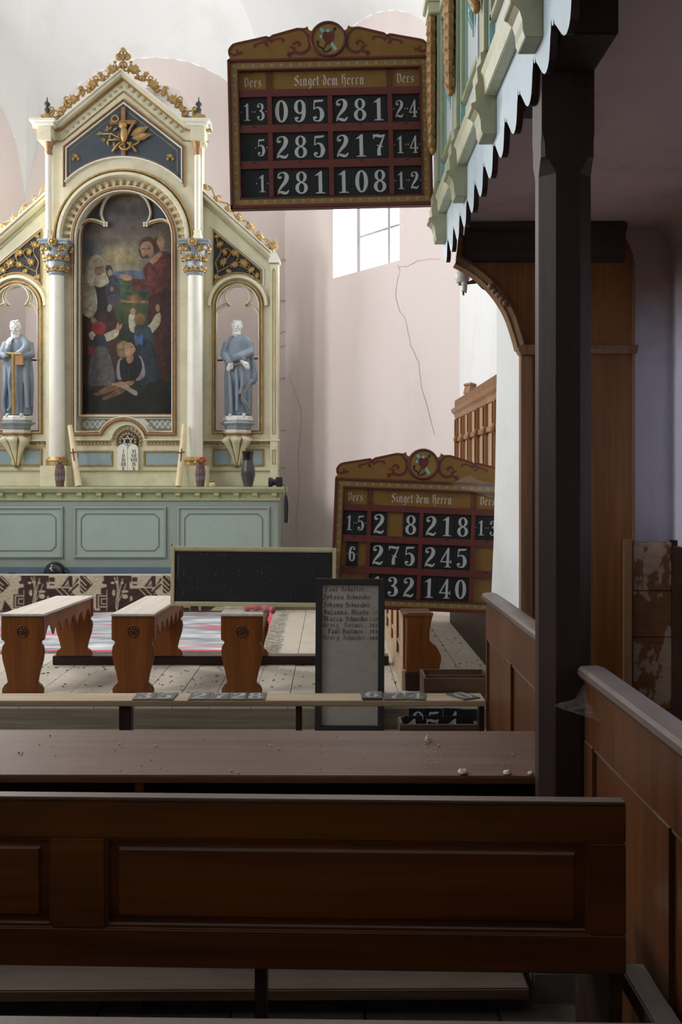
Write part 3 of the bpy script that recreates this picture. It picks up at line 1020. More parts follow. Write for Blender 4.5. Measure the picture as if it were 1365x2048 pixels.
fest_me = festoon_mesh()
for y in pil_y:
    obj('bracket', MB().prism([(XG + a * .84, H + b) for a, b in bp], y - 0.06, y + 0.06), M['gal_olive'], gal, bev=0.002)
    obj('pilaster', MB().box(XG - 0.05, XG, y - 0.075, y + 0.075, H + 1.6, H + 2.5), M['gal_olive'], gal, bev=0.004)
    obj('pilaster_edge', MB().box(XG - 0.056, XG - 0.01, y + 0.045, y + 0.07, H + 1.6, H + 2.5), M['gal_white'], gal, bev=0.003)
    obj('pilaster_edge', MB().box(XG - 0.034, XG - 0.01, y - 0.105, y - 0.075, H + 1.6, H + 2.5), M['teal'], gal, bev=0.003)
    obj('pilaster_cap', MB().box(XG - 0.10, XG + 0.02, y - 0.085, y + 0.085, H + 2.5, H + 2.56).box(XG - 0.115, XG + 0.02, y - 0.1, y + 0.1, H + 2.56, H + 2.62), M['gal_cream'], gal, bev=0.005)
    o = obj('festoon', fest_me, None, gal)
    o.location = base_matrix(gal).inverted() @ Vector((XG - 0.066, y - 0.012, H + 1.80))
# panels between the pilasters: moulded frame with a carved teal pendant
def pendant_mesh():
    mb = MB()
    for i in range(7):
        z = 0.36 - i * 0.06
        wv = 0.03 * (1 - i / 9)
        for s in (-1, 1):
            mb.tube([(0, 0, z + .05), (-0.014, s * wv, z + .02), (-0.004, s * wv * 1.5, z - .03)], [.010, .012, .002], 5)
    mb.tube([(0, 0, .42), (-.012, 0, .2), (0, 0, -.07)], [.012, .014, .003], 6)
    return mesh_of('pendant_ornament', mb, M['teal'], smooth=50)


pend_me = pendant_mesh()
for ya, yb in zip(pil_y[1:], pil_y[:-1]):
    a, b = ya + 0.11, yb - 0.12
    z0, z1 = H + 1.68, H + 2.46
    mb = MB()
    for q, (t, pr) in enumerate(((0.028, 0.022), )):
        mb.box(XG - 0.014 - pr, XG - 0.012, a, b, z0, z0 + t).box(XG - 0.014 - pr, XG - 0.012, a, b, z1 - t, z1)
        mb.box(XG - 0.014 - pr, XG - 0.012, a, a + t, z0, z1).box(XG - 0.014 - pr, XG - 0.012, b - t, b, z0, z1)
    obj('panel_frame', mb, M['gal_olive'], gal, bev=0.003)
    mb = MB()
    for c in (a + 0.06, b - 0.06):
        mb.box(XG - 0.022, XG - 0.012, c - 0.01, c + 0.01, z0 + 0.06, z1 - 0.06)
    for c in (z0 + 0.06, z1 - 0.06):
        mb.box(XG - 0.022, XG - 0.012, a + 0.05, b - 0.05, c - 0.01, c + 0.01)
    obj('panel_moulding', mb, M['teal'], gal, bev=0.002)
    o = obj('pendant_ornament', pend_me, None, gal)
    o.location = base_matrix(gal).inverted() @ Vector((XG - 0.022, (a + b) / 2, H + 1.93))

# post with lamb's-tongue chamfers and a bolster
post = thing('gallery_post', 'dark chamfered timber post carrying the gallery, standing beside the pew partition', 'post', (0.72, 3.12, 0))
xa, xb, ya, yb = 0.6405, 0.802, 3.05, 3.19
def post_ring(z, c, tw=0.0):
    c = max(c, 0.0008)
    return [(xa + c, ya, z), (xb - c, ya, z), (xb, ya + c, z), (xb, yb - c, z), (xb - c, yb, z), (xa + c, yb, z), (xa, yb - c, z), (xa, ya + c, z)]


mb = MB()
levels = [(0.10, .0), (0.32, .0), (0.36, .042), (1.1, .044), (1.9, .043), (H + 0.935, .044), (H + 0.955, .034), (H + 0.975, .022), (H + 0.985, .012), (H + 1.03, .010), (H + 1.06, 0), (H + 1.25, 0)]
for z, c in levels: mb.v += post_ring(z, c)
for i in range(len(levels) - 1):
    for q in range(8):
        w_ = (q + 1) % 8
        mb.f.append((i * 8 + q, i * 8 + w_, i * 8 + 8 + w_, i * 8 + 8 + q))
        mb.m.append(0)
mb.f += [tuple(reversed(range(8))), tuple((len(levels) - 1) * 8 + q for q in range(8))]
mb.m += [0, 0]
obj('shaft', mb, M['post'], post)
obj('base_stone', MB().box(xa - 0.03, xb + 0.03, ya - 0.004, yb + 0.004, 0, 0.10), M['stone'], post, bev=0.008)
obj('bolster', MB().prism([(2.79, H + 1.243), (3.45, H + 1.243), (3.45, H + 1.35), (3.52, H + 1.405), (2.79, H + 1.405)], xa + 0.005, xb, 'yz'), M['dark_wood'], post, bev=0.006)

# ================================================================== PEW PARTITION
def partition(label, y0, y1):
    part = thing('pew_partition', label, 'partition', (0.78, (y0 + y1) / 2, 0), (0, 0, 0), 'pew partition sections')
    obj('backing', MB().box(0.782, 0.80, y0, y1, 0.0, 1.0), M['partition'], part)
    obj('top_board', MB().box(0.768, 0.782, y0, y1, 0.81, 1.0), M['partition'], part, bev=0.002)
    obj('bottom_board', MB().box(0.768, 0.782, y0, y1, 0.0, 0.26), M['partition'], part, bev=0.002)
    for k in range(7):
        b = 4.95 - .67 * k
        a, s0, s1 = max(b - 0.55, y0), b - .67, b - .55
        b = min(b, y1)
        if a < b:
            obj('panel', MB().box(0.779, 0.785, a, b, 0.26, 0.81), M['partition'], part)
            obj('panel_bead', MB().box(0.772, 0.784, a, b, 0.80, 0.81).box(0.772, 0.784, a, a + 0.008, 0.26, 0.80), M['cap'], part)
        s0, s1 = max(s0, y0), min(s1, y1)
        if s0 < s1: obj('stile', MB().box(0.766, 0.782, s0, s1, 0.26, 0.81), M['partition'], part, bev=0.002)
    cap = [(0.752, 1.0), (0.745, 1.012), (0.748, 1.026), (0.758, 1.034), (0.805, 1.036), (0.826, 1.03), (0.83, 1.012), (0.822, 1.0)]
    obj('cap_rail', MB().prism(cap, y0, y1), M['cap'], part, smooth=35)
    return part


part = partition('varnished panelled partition section between the post and the white pier', 3.20, 4.98)
obj('end_stile', MB().box(0.768, 0.782, 4.95, 4.98, 0.26, 0.81), M['partition'], part)
obj('rail_nose', MB().lathe([(0.0435, 1.0), (0.045, 1.016), (0.04, 1.03), (0.02, 1.036)], 0.7885, 4.98, 14, sx=0.95, sy=0.8), M['cap'], part, smooth=True)
part = partition('varnished panelled partition section with grey cap rail, nearest, right of the pew back', 0.3, 3.035)
obj('seat_batten', MB().box(0.705, 0.768, 0.9, 2.46, 0.36, 0.41), M['cap'], part, bev=0.004)

# ================================================================== PEWS
def pew_root(label, loc, rz, group=None):
    return thing('church_pew', label, 'pew', loc, (0, 0, rz), group)


pew = pew_root('dark varnished pew back with two long raised panels in front of the post', (-0.5, 2.243, 0), math.radians(-1.75))
X0, X1 = -2.4, 1.151
W = dict(world=False)
obj('top_rail', MB().box(X0, X1, 0.0, 0.03, 0.795, 0.880), M['pew'], pew, bev=0.003, **W)
obj('cap_strip', MB().box(X0, X1 - 0.002, -0.004, 0.034, 0.880, 0.888), M['pew_cap'], pew, bev=0.002, **W)
obj('bottom_rail', MB().box(X0, X1, 0.0, 0.03, 0.506, 0.593), M['pew'], pew, bev=0.003, **W)
edges = [(-2.28, -1.33), (-1.21, -0.13), (-0.01, 1.07)]
for a, b in ((X0, -2.28), (-1.33, -1.21), (-0.13, -0.01), (1.07, X1)):
    obj('stile', MB().box(a, b, 0.0, 0.03, 0.593, 0.795), M['pew'], pew, bev=0.002, **W)
for a, b in edges:
    o1 = [(a, 0.593), (b, 0.593), (b, 0.795), (a, 0.795)]
    i1 = [(a + .028, 0.617), (b - .028, 0.617), (b - .028, 0.771), (a + .028, 0.771)]
    vs = [(p[0], 0.018, p[1]) for p in o1] + [(p[0], 0.016, p[1]) for p in i1] + [(p[0] + (0.004 if p[0] < (a + b) / 2 else -0.004), 0.006, p[1] + (0.004 if p[1] < 0.7 else -0.004)) for p in i1] + [(p[0], 0.026, p[1]) for p in o1]
    fs = []
    for l in range(2):
        for q in range(4):
            fs.append((l * 4 + q, l * 4 + (q + 1) % 4, l * 4 + 4 + (q + 1) % 4, l * 4 + 4 + q))
    fs += [(8, 9, 10, 11), (15, 14, 13, 12)] + [(q, 12 + q, 12 + (q + 1) % 4, (q + 1) % 4) for q in range(4)]
    obj('raised_panel', MB().add(vs, fs), M['pew_panel'], pew, **W)
    obj('panel_bead', MB().box(a, b, 0.006, 0.02, 0.593, 0.600).box(a, b, 0.006, 0.02, 0.788, 0.795).box(a, a + .007, 0.006, 0.02, 0.6, 0.788).box(b - .007, b, 0.006, 0.02, 0.6, 0.788), M['pew'], pew, **W)
obj('seat', MB().box(X0, X1, 0.03, 0.40, 0.508, 0.535), M['pew'], pew, bev=0.004, **W)
for lx in (-2.0, -0.85, 0.32):
    obj('leg', MB().box(lx - 0.014, lx + 0.014, 0.2, 0.26, 0.0, 0.508), M['dark_wood'], pew, bev=0.003, **W)
obj('end_support', MB().box(1.12, 1.15, 0.03, 0.38, 0.0, 0.508), M['dark_wood'], pew, **W)
near = copy_tree(pew)
near.location = (-0.5, 1.297, 0)
near.rotation_euler = (0, 0, math.radians(-1.2))
near['label'] = 'nearest pew, only the dusty top edge of its back showing at the bottom'

fb = thing('foot_board', 'long dusty foot board lying on the tiles under the pew', 'board', (0, 3.2, 0.006), (0, 0, math.radians(0.5)))
obj('board', MB().box(-2.2, 0.585, -0.24, 0.0, 0.05, 0.085), M['boxwood'], fb, bev=0.004, **W)
for lx in (-1.8, -0.6, 0.5):
    obj('batten', MB().box(lx - .03, lx + .03, -0.2, -0.01, 0, 0.05), M['dark_wood'], fb, **W)

desk = thing('pew_desk', 'dusty sloping book desk with plaster crumbs behind the panelled pew back', 'desk', (-0.5, 3.22, 0), (0, 0, math.radians(-0.5)))
DX0, DX1 = -2.6, 1.262
za, zb = 0.650, 0.718
obj('desk_top', MB().prism([(-0.01, za - 0.006), (0.30, zb - 0.022), (0.30, zb), (-0.01, za)], DX0, DX1, 'yz'), M['desk'], desk, bev=0.003, **W)
obj('front_lip', MB().box(DX0, DX1, -0.012, 0.014, 0.625, za - 0.004), M['desk'], desk, bev=0.003, **W)
obj('back_panel', MB().box(DX0, DX1, 0.26, 0.29, 0.10, zb - 0.03), M['dark_wood'], desk, **W)
obj('book_shelf', MB().box(DX0, DX1, 0.02, 0.26, 0.50, 0.518), M['dark_wood'], desk, **W)
for lx in (-2.3, -0.12, 1.19):
    obj('support', MB().prism([(0.0, 0.0), (0.27, 0.0), (0.27, zb - 0.03), (0.0, za - 0.012)], lx - 0.014, lx + 0.014, 'yz'), M['pew'], desk, **W)
# ================================================================== ALTAR TABLE
YM = 10.1
def m(x, y): return px(x, y, YM)
AX = -2.2045                                 # axis of the altarpiece
ml, mr = m(-78, 0)[0], m(557, 0)[0]
zt = m(0, 974)[1]
zb0 = 0.56
alt = thing('altar_table', 'sage green panelled altar table with bracketed top behind the patterned cloth', 'altar', ((ml + mr) / 2, YM + .25, zb0))
obj('body', MB().box(ml, mr, YM, 11.0, zb0, m(0, 998)[1]), M['sage'], alt, bev=0.004)
obj('plinth', MB().box(ml - 0.015, mr + 0.015, YM - 0.015, 11.0, zb0, m(0, 1134)[1]), M['plinth_blue'], alt, bev=0.004)
obj('top_slab', MB().prism([(YM - 0.09, zt), (YM - 0.09, zt - 0.022), (YM - 0.075, zt - 0.03), (YM - 0.07, zt - 0.045), (YM - 0.05, zt - 0.06), (YM, zt - 0.06), (11.0, zt - 0.06), (11.0, zt)], ml - 0.06, mr + 0.065, 'yz'), M['olive'], alt, bev=0.002)
obj('frieze', MB().box(ml - 0.01, mr + 0.012, YM - 0.015, 10.9, m(0, 999)[1], zt - 0.055), M['olive'], alt, bev=0.002)
obj('frieze_bead', MB().box(ml - 0.02, mr + 0.02, YM - 0.022, YM + 0.02, m(0, 1001)[1], m(0, 996)[1]), M['olive'], alt, bev=0.002)
br = MB().prism([(YM - 0.055, zt - 0.058), (YM - 0.055, zt - 0.085), (YM - 0.03, zt - 0.10), (YM - 0.022, zt - 0.13), (YM, zt - 0.13), (YM, zt - 0.058)], -0.026, 0.026, 'yz')
br_me = bevel(mesh_of('bracket', br.xf(Matrix.Translation((0, -YM, -zt))), M['olive']), 0.003)
for x in (-60, -22, 4, 43, 81, 121, 161, 200, 241, 279, 319, 357, 396, 434, 474, 511, 549):
    if x == -22: x = -34
    o = obj('bracket', br_me, None, alt)
    o.location = base_matrix(alt).inverted() @ Vector((m(x, 0)[0], YM, zt))
for xa_, xb_ in ((-58, 127), (148, 333), (355, 540)):
    (a, t), (b, u) = m(xa_, 1013), m(xb_, 1116)
    obj('panel', MB().box(a, b, YM - 0.006, YM + 0.01, u, t), M['sage_panel'], alt)
    loop = [(a, u), (b, u), (b, t), (a, t)]
    obj('panel_frame', MB().sweep(loop, [(0, 0), (0, .02), (.016, .026), (.028, .012), (.028, 0)], YM, True), M['sage'], alt)
    i = 0.075
    c = 0.045
    oct_ = [(a + i + c, u + i), (b - i - c, u + i), (b - i, u + i + c), (b - i, t - i - c), (b - i - c, t - i), (a + i + c, t - i), (a + i, t - i - c), (a + i, u + i + c)]
    obj('panel_bead', MB().sweep(oct_, [(-.005, 0), (-.003, .013), (.003, .013), (.005, 0)], YM, True), M['line_green'], alt)

# ================================================================== ALTARPIECE
YR = 10.6
ret = thing('altarpiece', 'tall cream and gilded gothic altarpiece with painting, gable and side niches on the altar', 'altarpiece', (AX, YR + 0.1, zt))
def A(x, y, Y=YR): return px(x, y, Y)
def AL(pts, Y=YR): return [px(p[0], p[1], Y) for p in pts]
def px_arc(cx, cy, r, a0, a1, n=24): return [(cx + r * math.cos(math.radians(a0 + (a1 - a0) * i / n)), cy - r * math.sin(math.radians(a0 + (a1 - a0) * i / n))) for i in range(n + 1)]
def sym(pts): return pts                       # readability only
S = 1 / 188.7                                  # metres per pixel in the front plane
ROUND = lambda w, h: [(-w / 2, 0), (-w / 2, h * .5), (-w / 4, h), (w / 4, h), (w / 2, h * .5), (w / 2, 0)]
CYM = 248
def mould(name, pts, w, h, mat, Y=YR, closed=False, lift=0.0):
    P = AL(pts, Y)
    return obj(name, MB().sweep(P, ROUND(w * S, h), Y - lift, closed), M[mat], ret, smooth=40)


hole = [(146, 868), (200, 868)] + px_arc(248, 888, 50, 160, 20, 12) + [(296, 868), (350, 868)] + px_arc(248, 479, 102, 0, 180, 32)
outer = [(92, 972), (404, 972), (404, 250), (372, 250), (248, 150), (124, 250), (92, 250)]
obj('centre_body', MB().prism(AL(outer), YR, YR + 0.22, 'xz', [AL(hole)]), M['cream'], ret)
# recess behind: cream ground, lattice panels, painting
YP = 10.8
obj('recess_ground', MB().box(A(140, 0, YP)[0], A(372, 0, YP)[0], YP, YP + 0.03, A(0, 900, YP)[1], A(0, 360, YP)[1]), M['white_paint'], ret)
cv = Canvas(230, 540, 40, 865, 50, 1970, 3)
t = np.clip((cv.Y - 60) / 1900, 0, 1)
stops = [(0, (92, 86, 84)), (.12, (88, 84, 88)), (.2, (112, 98, 88)), (.26, (98, 102, 110)), (.33, (138, 130, 108)), (.38, (110, 114, 116)), (.41, (62, 84, 60)), (.5, (70, 84, 52)), (.64, (52, 60, 40)), (.8, (46, 46, 40)), (1, (40, 40, 36))]
for ch in range(3):
    cv.img[..., ch] = np.interp(t, [s[0] for s in stops], [s[1][ch] for s in stops])
cv.img *= (1 + 0.16 * cv.nz(40, 1, 1.6) + 0.12 * cv.nz(16, 1, 1.5))[..., None]
for e in ((350, 600, 190, 90, (176, 158, 106), .8), (230, 660, 120, 60, (168, 150, 104), .7), (430, 560, 130, 60, (160, 146, 104), .6), (120, 500, 90, 50, (88, 98, 112), .6), (560, 330, 120, 60, (124, 104, 92), .5), (440, 130, 90, 60, (124, 112, 84), .5), (800, 420, 80, 120, (128, 104, 84), .6), (110, 560, 110, 50, (92, 104, 120), .6)):
    cv.E(*e[:5], soft=.6, alpha=e[5], var=.1)
cv.P([(330, 745), (400, 735), (480, 725), (590, 738), (660, 745), (860, 760), (860, 815), (330, 815)], (92, 110, 132), .1)
cv.P([(330, 812), (420, 800), (520, 806), (640, 796), (860, 800), (860, 1030), (600, 1000), (330, 1010)], (64, 88, 62), .2)
cv.E(590, 935, 60, 40, (50, 74, 50), .5, .8, .2)
cv.E(420, 860, 80, 40, (84, 100, 70), .6, .6, .2)
cv.P([(380, 978), (470, 986), (560, 984), (660, 990), (660, 1006), (540, 1008), (380, 1000)], (150, 118, 76), .2)
cv.E(505, 965, 60, 28, (158, 104, 70), .4, .8)
BR_ = (72, 46, 40)
cv.P([(55, 1120), (180, 900), (280, 870), (335, 1050), (372, 1300), (340, 1690), (55, 1700)], BR_, .14)
cv.P([(165, 850), (280, 850), (300, 1000), (280, 1060), (200, 1090), (170, 960)], (48, 40, 42), .1)
cv.P([(265, 770), (300, 760), (360, 785), (386, 870), (378, 1000), (310, 1035), (285, 960), (262, 930)], (66, 66, 80), .14)
cv.P([(275, 960), (330, 930), (376, 950), (376, 1010), (300, 1035)], (88, 76, 92), .1)
cv.E(288, 728, 34, 46, (58, 62, 72)); cv.E(298, 746, 20, 30, (176, 138, 104))
cv.E(316, 888, 14, 20, (178, 132, 100)); cv.P([(285, 1020), (318, 1030), (300, 1080), (275, 1070)], (150, 146, 138))
cv.P([(50, 840), (130, 815), (178, 900), (188, 1050), (135, 1132), (70, 1100), (45, 1000)], (186, 180, 154), .16)
for q in range(5): cv.S([(70 + q * 24, 850), (66 + q * 22, 980), (80 + q * 18, 1100)], 8, (148, 142, 120), .5)
cv.P([(120, 640), (160, 600), (205, 598), (245, 640), (258, 700), (270, 760), (290, 830), (215, 872), (150, 850), (52, 815), (90, 740)], (190, 180, 156), .1)
cv.E(206, 712, 44, 64, (160, 118, 90)); cv.P([(150, 650), (205, 618), (250, 660), (238, 680), (170, 700)], (172, 162, 136), .08)
for ex in (192, 222): cv.S([(ex - 8, 704), (ex + 8, 704)], 6, (70, 48, 40))
cv.S([(196, 752), (218, 752)], 5, (120, 62, 52)); cv.S([(212, 705), (216, 732)], 5, (132, 92, 70))
cv.P([(170, 790), (210, 770), (262, 770), (282, 830), (210, 868), (160, 845)], (182, 172, 148), .1)
cv.S([(120, 660), (100, 760), (70, 810)], 8, (150, 140, 118), .6); cv.S([(250, 690), (262, 780), (280, 830)], 6, (150, 140, 118), .6)
cv.P([(130, 1120), (175, 1140), (190, 1180), (150, 1185)], (170, 126, 96))
RB = (112, 58, 52)
cv.P([(600, 690), (650, 640), (700, 600), (780, 560), (850, 640), (858, 900), (858, 1600), (700, 1640), (655, 1400), (622, 1100), (640, 900), (510, 912), (492, 870), (488, 790), (600, 815), (585, 740)], RB, .16)
cv.P([(640, 960), (700, 930), (850, 900), (858, 1600), (700, 1640), (655, 1400), (625, 1120)], (80, 48, 46), .16)
for q in range(6): cv.S([(660 + q * 32, 960), (668 + q * 30, 1200), (680 + q * 30, 1580)], 7, (104, 66, 60), .45)
for q in range(5): cv.S([(640, 850 + q * 22), (720, 800 + q * 14), (830, 720 + q * 30)], 6, (84, 40, 38), .45)
cv.E(628, 515, 74, 76, (80, 62, 46)); cv.E(700, 510, 34, 64, (74, 56, 42)); cv.P([(555, 540), (572, 600), (600, 622), (570, 620), (545, 560)], (74, 56, 42))
cv.P([(560, 520), (585, 485), (640, 482), (672, 530), (668, 590), (632, 618), (590, 600), (565, 560)], (168, 128, 100), .08)
for ex in (588, 632): cv.S([(ex - 12, 545), (ex + 10, 540)], 7, (62, 44, 36))
cv.S([(604, 545), (598, 578)], 6, (136, 96, 74)); cv.S([(596, 598), (622, 596)], 6, (118, 64, 54)); cv.P([(590, 604), (636, 600), (624, 624), (604, 626)], (96, 70, 52))
cv.P([(640, 640), (720, 580), (745, 590), (690, 660), (660, 670)], (176, 134, 106))
cv.P([(700, 480), (720, 440), (752, 440), (770, 490), (760, 540), (790, 560), (740, 560), (715, 520)], (170, 128, 98), .1)
cv.P([(390, 790), (410, 760), (470, 770), (492, 790), (480, 812), (430, 812)], (172, 128, 98), .1); cv.S([(400, 785), (392, 760)], 8, (172, 128, 98)); cv.S([(430, 765), (455, 748)], 8, (172, 128, 98))
cv.E(202, 1222, 58, 56, (158, 44, 42)); cv.S([(150, 1210), (205, 1170), (255, 1215)], 8, (190, 70, 62), .6)
cv.P([(118, 1272), (150, 1248), (178, 1290), (160, 1322), (130, 1312)], (188, 182, 154)); cv.P([(245, 1280), (330, 1236), (376, 1222), (362, 1292), (262, 1340), (240, 1320)], (190, 184, 156), .1)
cv.P([(350, 1230), (360, 1185), (372, 1175), (380, 1200), (404, 1180), (398, 1220), (376, 1240)], (180, 130, 98))
cv.P([(162, 1292), (205, 1305), (250, 1282), (275, 1405), (160, 1415)], (48, 56, 72)); cv.P([(160, 1405), (280, 1405), (340, 1690), (220, 1712), (112, 1690)], (98, 92, 94), .1)
for q in range(9): cv.S([(168 + q * 13, 1415), (128 + q * 26, 1690)], 5, (70, 66, 70), .6)
cv.P([(112, 1375), (140, 1385), (162, 1370), (160, 1455), (135, 1440), (114, 1455)], (160, 38, 42))
cv.P([(465, 1110), (510, 1098), (522, 1190), (515, 1255), (480, 1250), (462, 1200)], (184, 180, 154), .1); cv.P([(606, 1222), (650, 1180), (690, 1110), (732, 1095), (728, 1185), (650, 1272)], (186, 182, 154), .1)
cv.E(497, 1078, 22, 30, (178, 130, 98)); cv.E(710, 1050, 18, 34, (178, 130, 98)); cv.E(556, 1145, 50, 54, (126, 98, 62)); cv.S([(520, 1130), (560, 1105), (600, 1140)], 8, (160, 128, 84), .6)
cv.P([(512, 1212), (600, 1200), (650, 1230), (665, 1345), (540, 1378)], (56, 78, 84)); cv.P([(545, 1365), (662, 1338), (722, 1640), (640, 1690), (560, 1690)], (50, 58, 68), .1)
for q in range(5): cv.S([(570 + q * 20, 1375), (585 + q * 26, 1660)], 6, (76, 84, 92), .5)
cv.P([(510, 1285), (545, 1300), (580, 1276), (578, 1370), (548, 1350), (520, 1368)], (76, 104, 160))
cv.P([(365, 1510), (405, 1485), (400, 1655), (358, 1640)], (150, 142, 146), .1); cv.P([(540, 1470), (580, 1490), (602, 1620), (550, 1670), (520, 1650)], (146, 138, 144), .1)
cv.P([(388, 1498), (450, 1525), (500, 1500), (545, 1465), (576, 1560), (520, 1660), (400, 1665)], (40, 38, 42)); cv.S([(460, 1560), (460, 1650)], 4, (90, 90, 94), .6)
cv.E(412, 1402, 58, 72, (152, 130, 84), var=.2); cv.P([(430, 1360), (480, 1345), (512, 1385), (518, 1410), (500, 1440), (470, 1470), (432, 1450)], (180, 136, 104), .06)
cv.S([(478, 1385), (496, 1382)], 7, (80, 56, 44)); cv.S([(470, 1360), (420, 1340), (380, 1380)], 10, (178, 154, 104), .6)
cv.P([(440, 1470), (490, 1450), (500, 1500), (455, 1522)], (176, 130, 100))
cv.P([(150, 1785), (190, 1768), (260, 1728), (330, 1702), (400, 1710), (340, 1752), (250, 1785), (180, 1800)], (138, 98, 64), .12)
cv.P([(228, 1822), (290, 1790), (350, 1752), (420, 1720), (440, 1752), (380, 1790), (300, 1820), (250, 1838)], (124, 86, 56), .12)
cv.P([(308, 1700), (420, 1690), (480, 1735), (532, 1765), (524, 1802), (450, 1760), (380, 1722)], (172, 162, 132), .06); cv.P([(380, 1680), (440, 1690), (420, 1720), (340, 1705)], (168, 124, 92)); cv.P([(440, 1680), (510, 1675), (490, 1710), (450, 1712)], (168, 124, 92))
cv.img *= (1 + 0.07 * cv.nz(4) + 0.10 * cv.nz(22, 1, .6))[..., None]
cv.img *= np.clip(1.0 - .38 * (np.abs(cv.X - 450) / 420) ** 3 - .12 * np.clip((cv.Y - 1300) / 700, 0, 1), .4, 1)[..., None]   # the canvas is painted darker at its margins
grey = cv.img.mean(axis=2, keepdims=True)
cv.img = (grey + (cv.img - grey) * .86) * .9
pc, pr = px(256, 481, YP - .004), 97 / (F / YP)
pL, pR = px(160, 0, YP)[0], px(352, 0, YP)[0]
zB, zT = px(0, 831, YP)[1], px(0, 383, YP)[1]
def keep(v):
    return v[2] <= pc[1] or (v[0] - pc[0]) ** 2 + (v[2] - pc[1]) ** 2 <= pr * pr
inv = base_matrix(ret).inverted()
me = cv.mesh('painting', lambda u, v: (pL + (pR - pL) * u, YP - 0.006, zT + (zB - zT) * v), M['canvas'], keep)
me.transform(inv)
obj('painting', me, None, ret, label='oil painting of a robed man among children and a woman')
mould('painting_frame', [(160, 832)] + px_arc(256, 481, 96, 180, 0, 32) + [(352, 832)], 5, 0.03, 'white_paint', YP, True, .004)
mould('painting_bead', [(164, 829)] + px_arc(256, 481, 92, 180, 0, 32) + [(348, 829)], 3, 0.02, 'copper', YP, True, .006)
# trefoil tracery over the painting head
k = lambda pts: [(150 + p[0] / 4.268, 370 + p[1] / 4.268) for p in pts]
tre = crom(k([(272, 345), (240, 290), (232, 230), (262, 140), (330, 75), (440, 55), (545, 75), (615, 140), (648, 230), (640, 290), (612, 340)]), 5)
for sfx, off, w_, mt in (('a', 0, 5, 'white_paint'), ('b', 3.5, 4, 'gold')):
    c0 = k([(440, 240)])[0]
    P = [(p[0] - (p[0] - c0[0]) / 55 * off * -0.6, p[1] + (c0[1] - p[1]) / 55 * off * -0.6) for p in tre]
    mould('tracery', P, w_, 0.04, mt, YP, False, .01)
for side in (-1, 1):
    cx = 440
    P = crom(k([(cx - side * -168, 340), (cx + side * 235, 312), (cx + side * 310, 300), (cx + side * 370, 330), (cx + side * 405, 380)]), 5)
    mould('tracery', P, 5, 0.04, 'white_paint', YP, False, .01)
    mould('tracery', [(p[0] + side * 1.5, p[1] + 4) for p in P], 3.5, 0.03, 'gold', YP, False, .01)
    q = k([(cx + side * 170, 345)])[0]
    mb = MB()
    for dx, dy in ((-2.6, -2.6), (2.6, -2.6), (-2.6, 2.6), (2.6, 2.6)):
        c_ = px(q[0] + dx, q[1] + dy, YP)
        mb.ball((c_[0], YP - .05, c_[1]), 0.015, 8)
    obj('rosette', mb, M['white_paint'], ret, smooth=True)
    sp = k([(cx + side * 190, 255), (cx + side * 225, 160), (cx + side * 290, 180), (cx + side * 370, 280), (cx + side * 260, 285)])
    obj('corner_field', MB().prism(AL(sp, YP), YP - .012, YP - .007), M['slate'], ret)
# lattice panels under the painting
for side in (-1, 1):
    cx = 256
    pts = [(cx + side * 36, 839), (cx + side * 91, 839), (cx + side * 91, 858), (cx + side * 57, 858), (cx + side * 48, 850)]
    obj('lattice_field', MB().prism(AL(pts, YP), YP - .012, YP - .002), M['blue_panel'], ret)
    mould('lattice_frame', pts, 2.5, 0.02, 'gold', YP, True, .012)
    mb = MB()
    for q in range(5):
        x0 = cx + side * (43 + q * 11)
        for d in (-1, 1):
            a_, b_ = A(x0 - d * 5.5, 840.5, YP), A(x0 + d * 5.5, 857, YP)
            if side * (x0 - cx) < 52 and True: b_ = A(x0 + d * 3.5, 851, YP) if side * (x0 - cx) < 47 else b_
            mb.tube([(a_[0], YP - .014, a_[1]), (b_[0], YP - .014, b_[1])], 0.006, 5)
    obj('lattice', mb, M['white_paint'], ret)
# gilded opening frame on the front plane, arch rings, crockets
mould('opening_frame', [(146, 868), (200, 868)] + px_arc(248, 888, 50, 156, 24, 14) + [(296, 868), (350, 868)] + px_arc(248, 479, 102, 0, 180, 32), 7, 0.035, 'copper', YR, True)
mould('opening_bead', [(151, 864), (203, 864)] + px_arc(248, 888, 54, 154, 26, 14) + [(293, 864), (345, 864)] + px_arc(248, 479, 97, 0, 180, 32), 3, 0.03, 'white_paint', YR, True)
mould('arch_moulding', px_arc(248, 479, 137, -6, 186, 40), 6, 0.06, 'gold')
mould('arch_moulding', px_arc(248, 479, 128, -6, 186, 40), 11, 0.085, 'cream')
mould('arch_moulding', px_arc(248, 479, 163, 44, 136, 24), 4, 0.05, 'white_paint')
crk = MB()
crk.add([(-.024, 0, 0), (-.012, -.012, .03), (-.03, -.03, .066), (0, -.022, .05), (.03, -.03, .066), (.012, -.012, .03), (.024, 0, 0), (0, -.028, .018)],
        [(0, 1, 7), (1, 2, 3), (1, 3, 7), (3, 4, 5), (3, 5, 7), (5, 6, 7), (0, 7, 6)])
crk_me = mesh_of('crocket', crk, M['gold'])
for i in range(27):
    a = math.radians(-4 + 188 * i / 26)
    c_ = A(248 + 109 * math.cos(a), 479 - 109 * math.sin(a))
    o = obj('crocket', crk_me, None, ret)
    o.matrix_local = inv @ Matrix.Translation((c_[0], YR - 0.004, c_[1])) @ Matrix.Rotation(-(a - PI / 2), 4, 'Y')
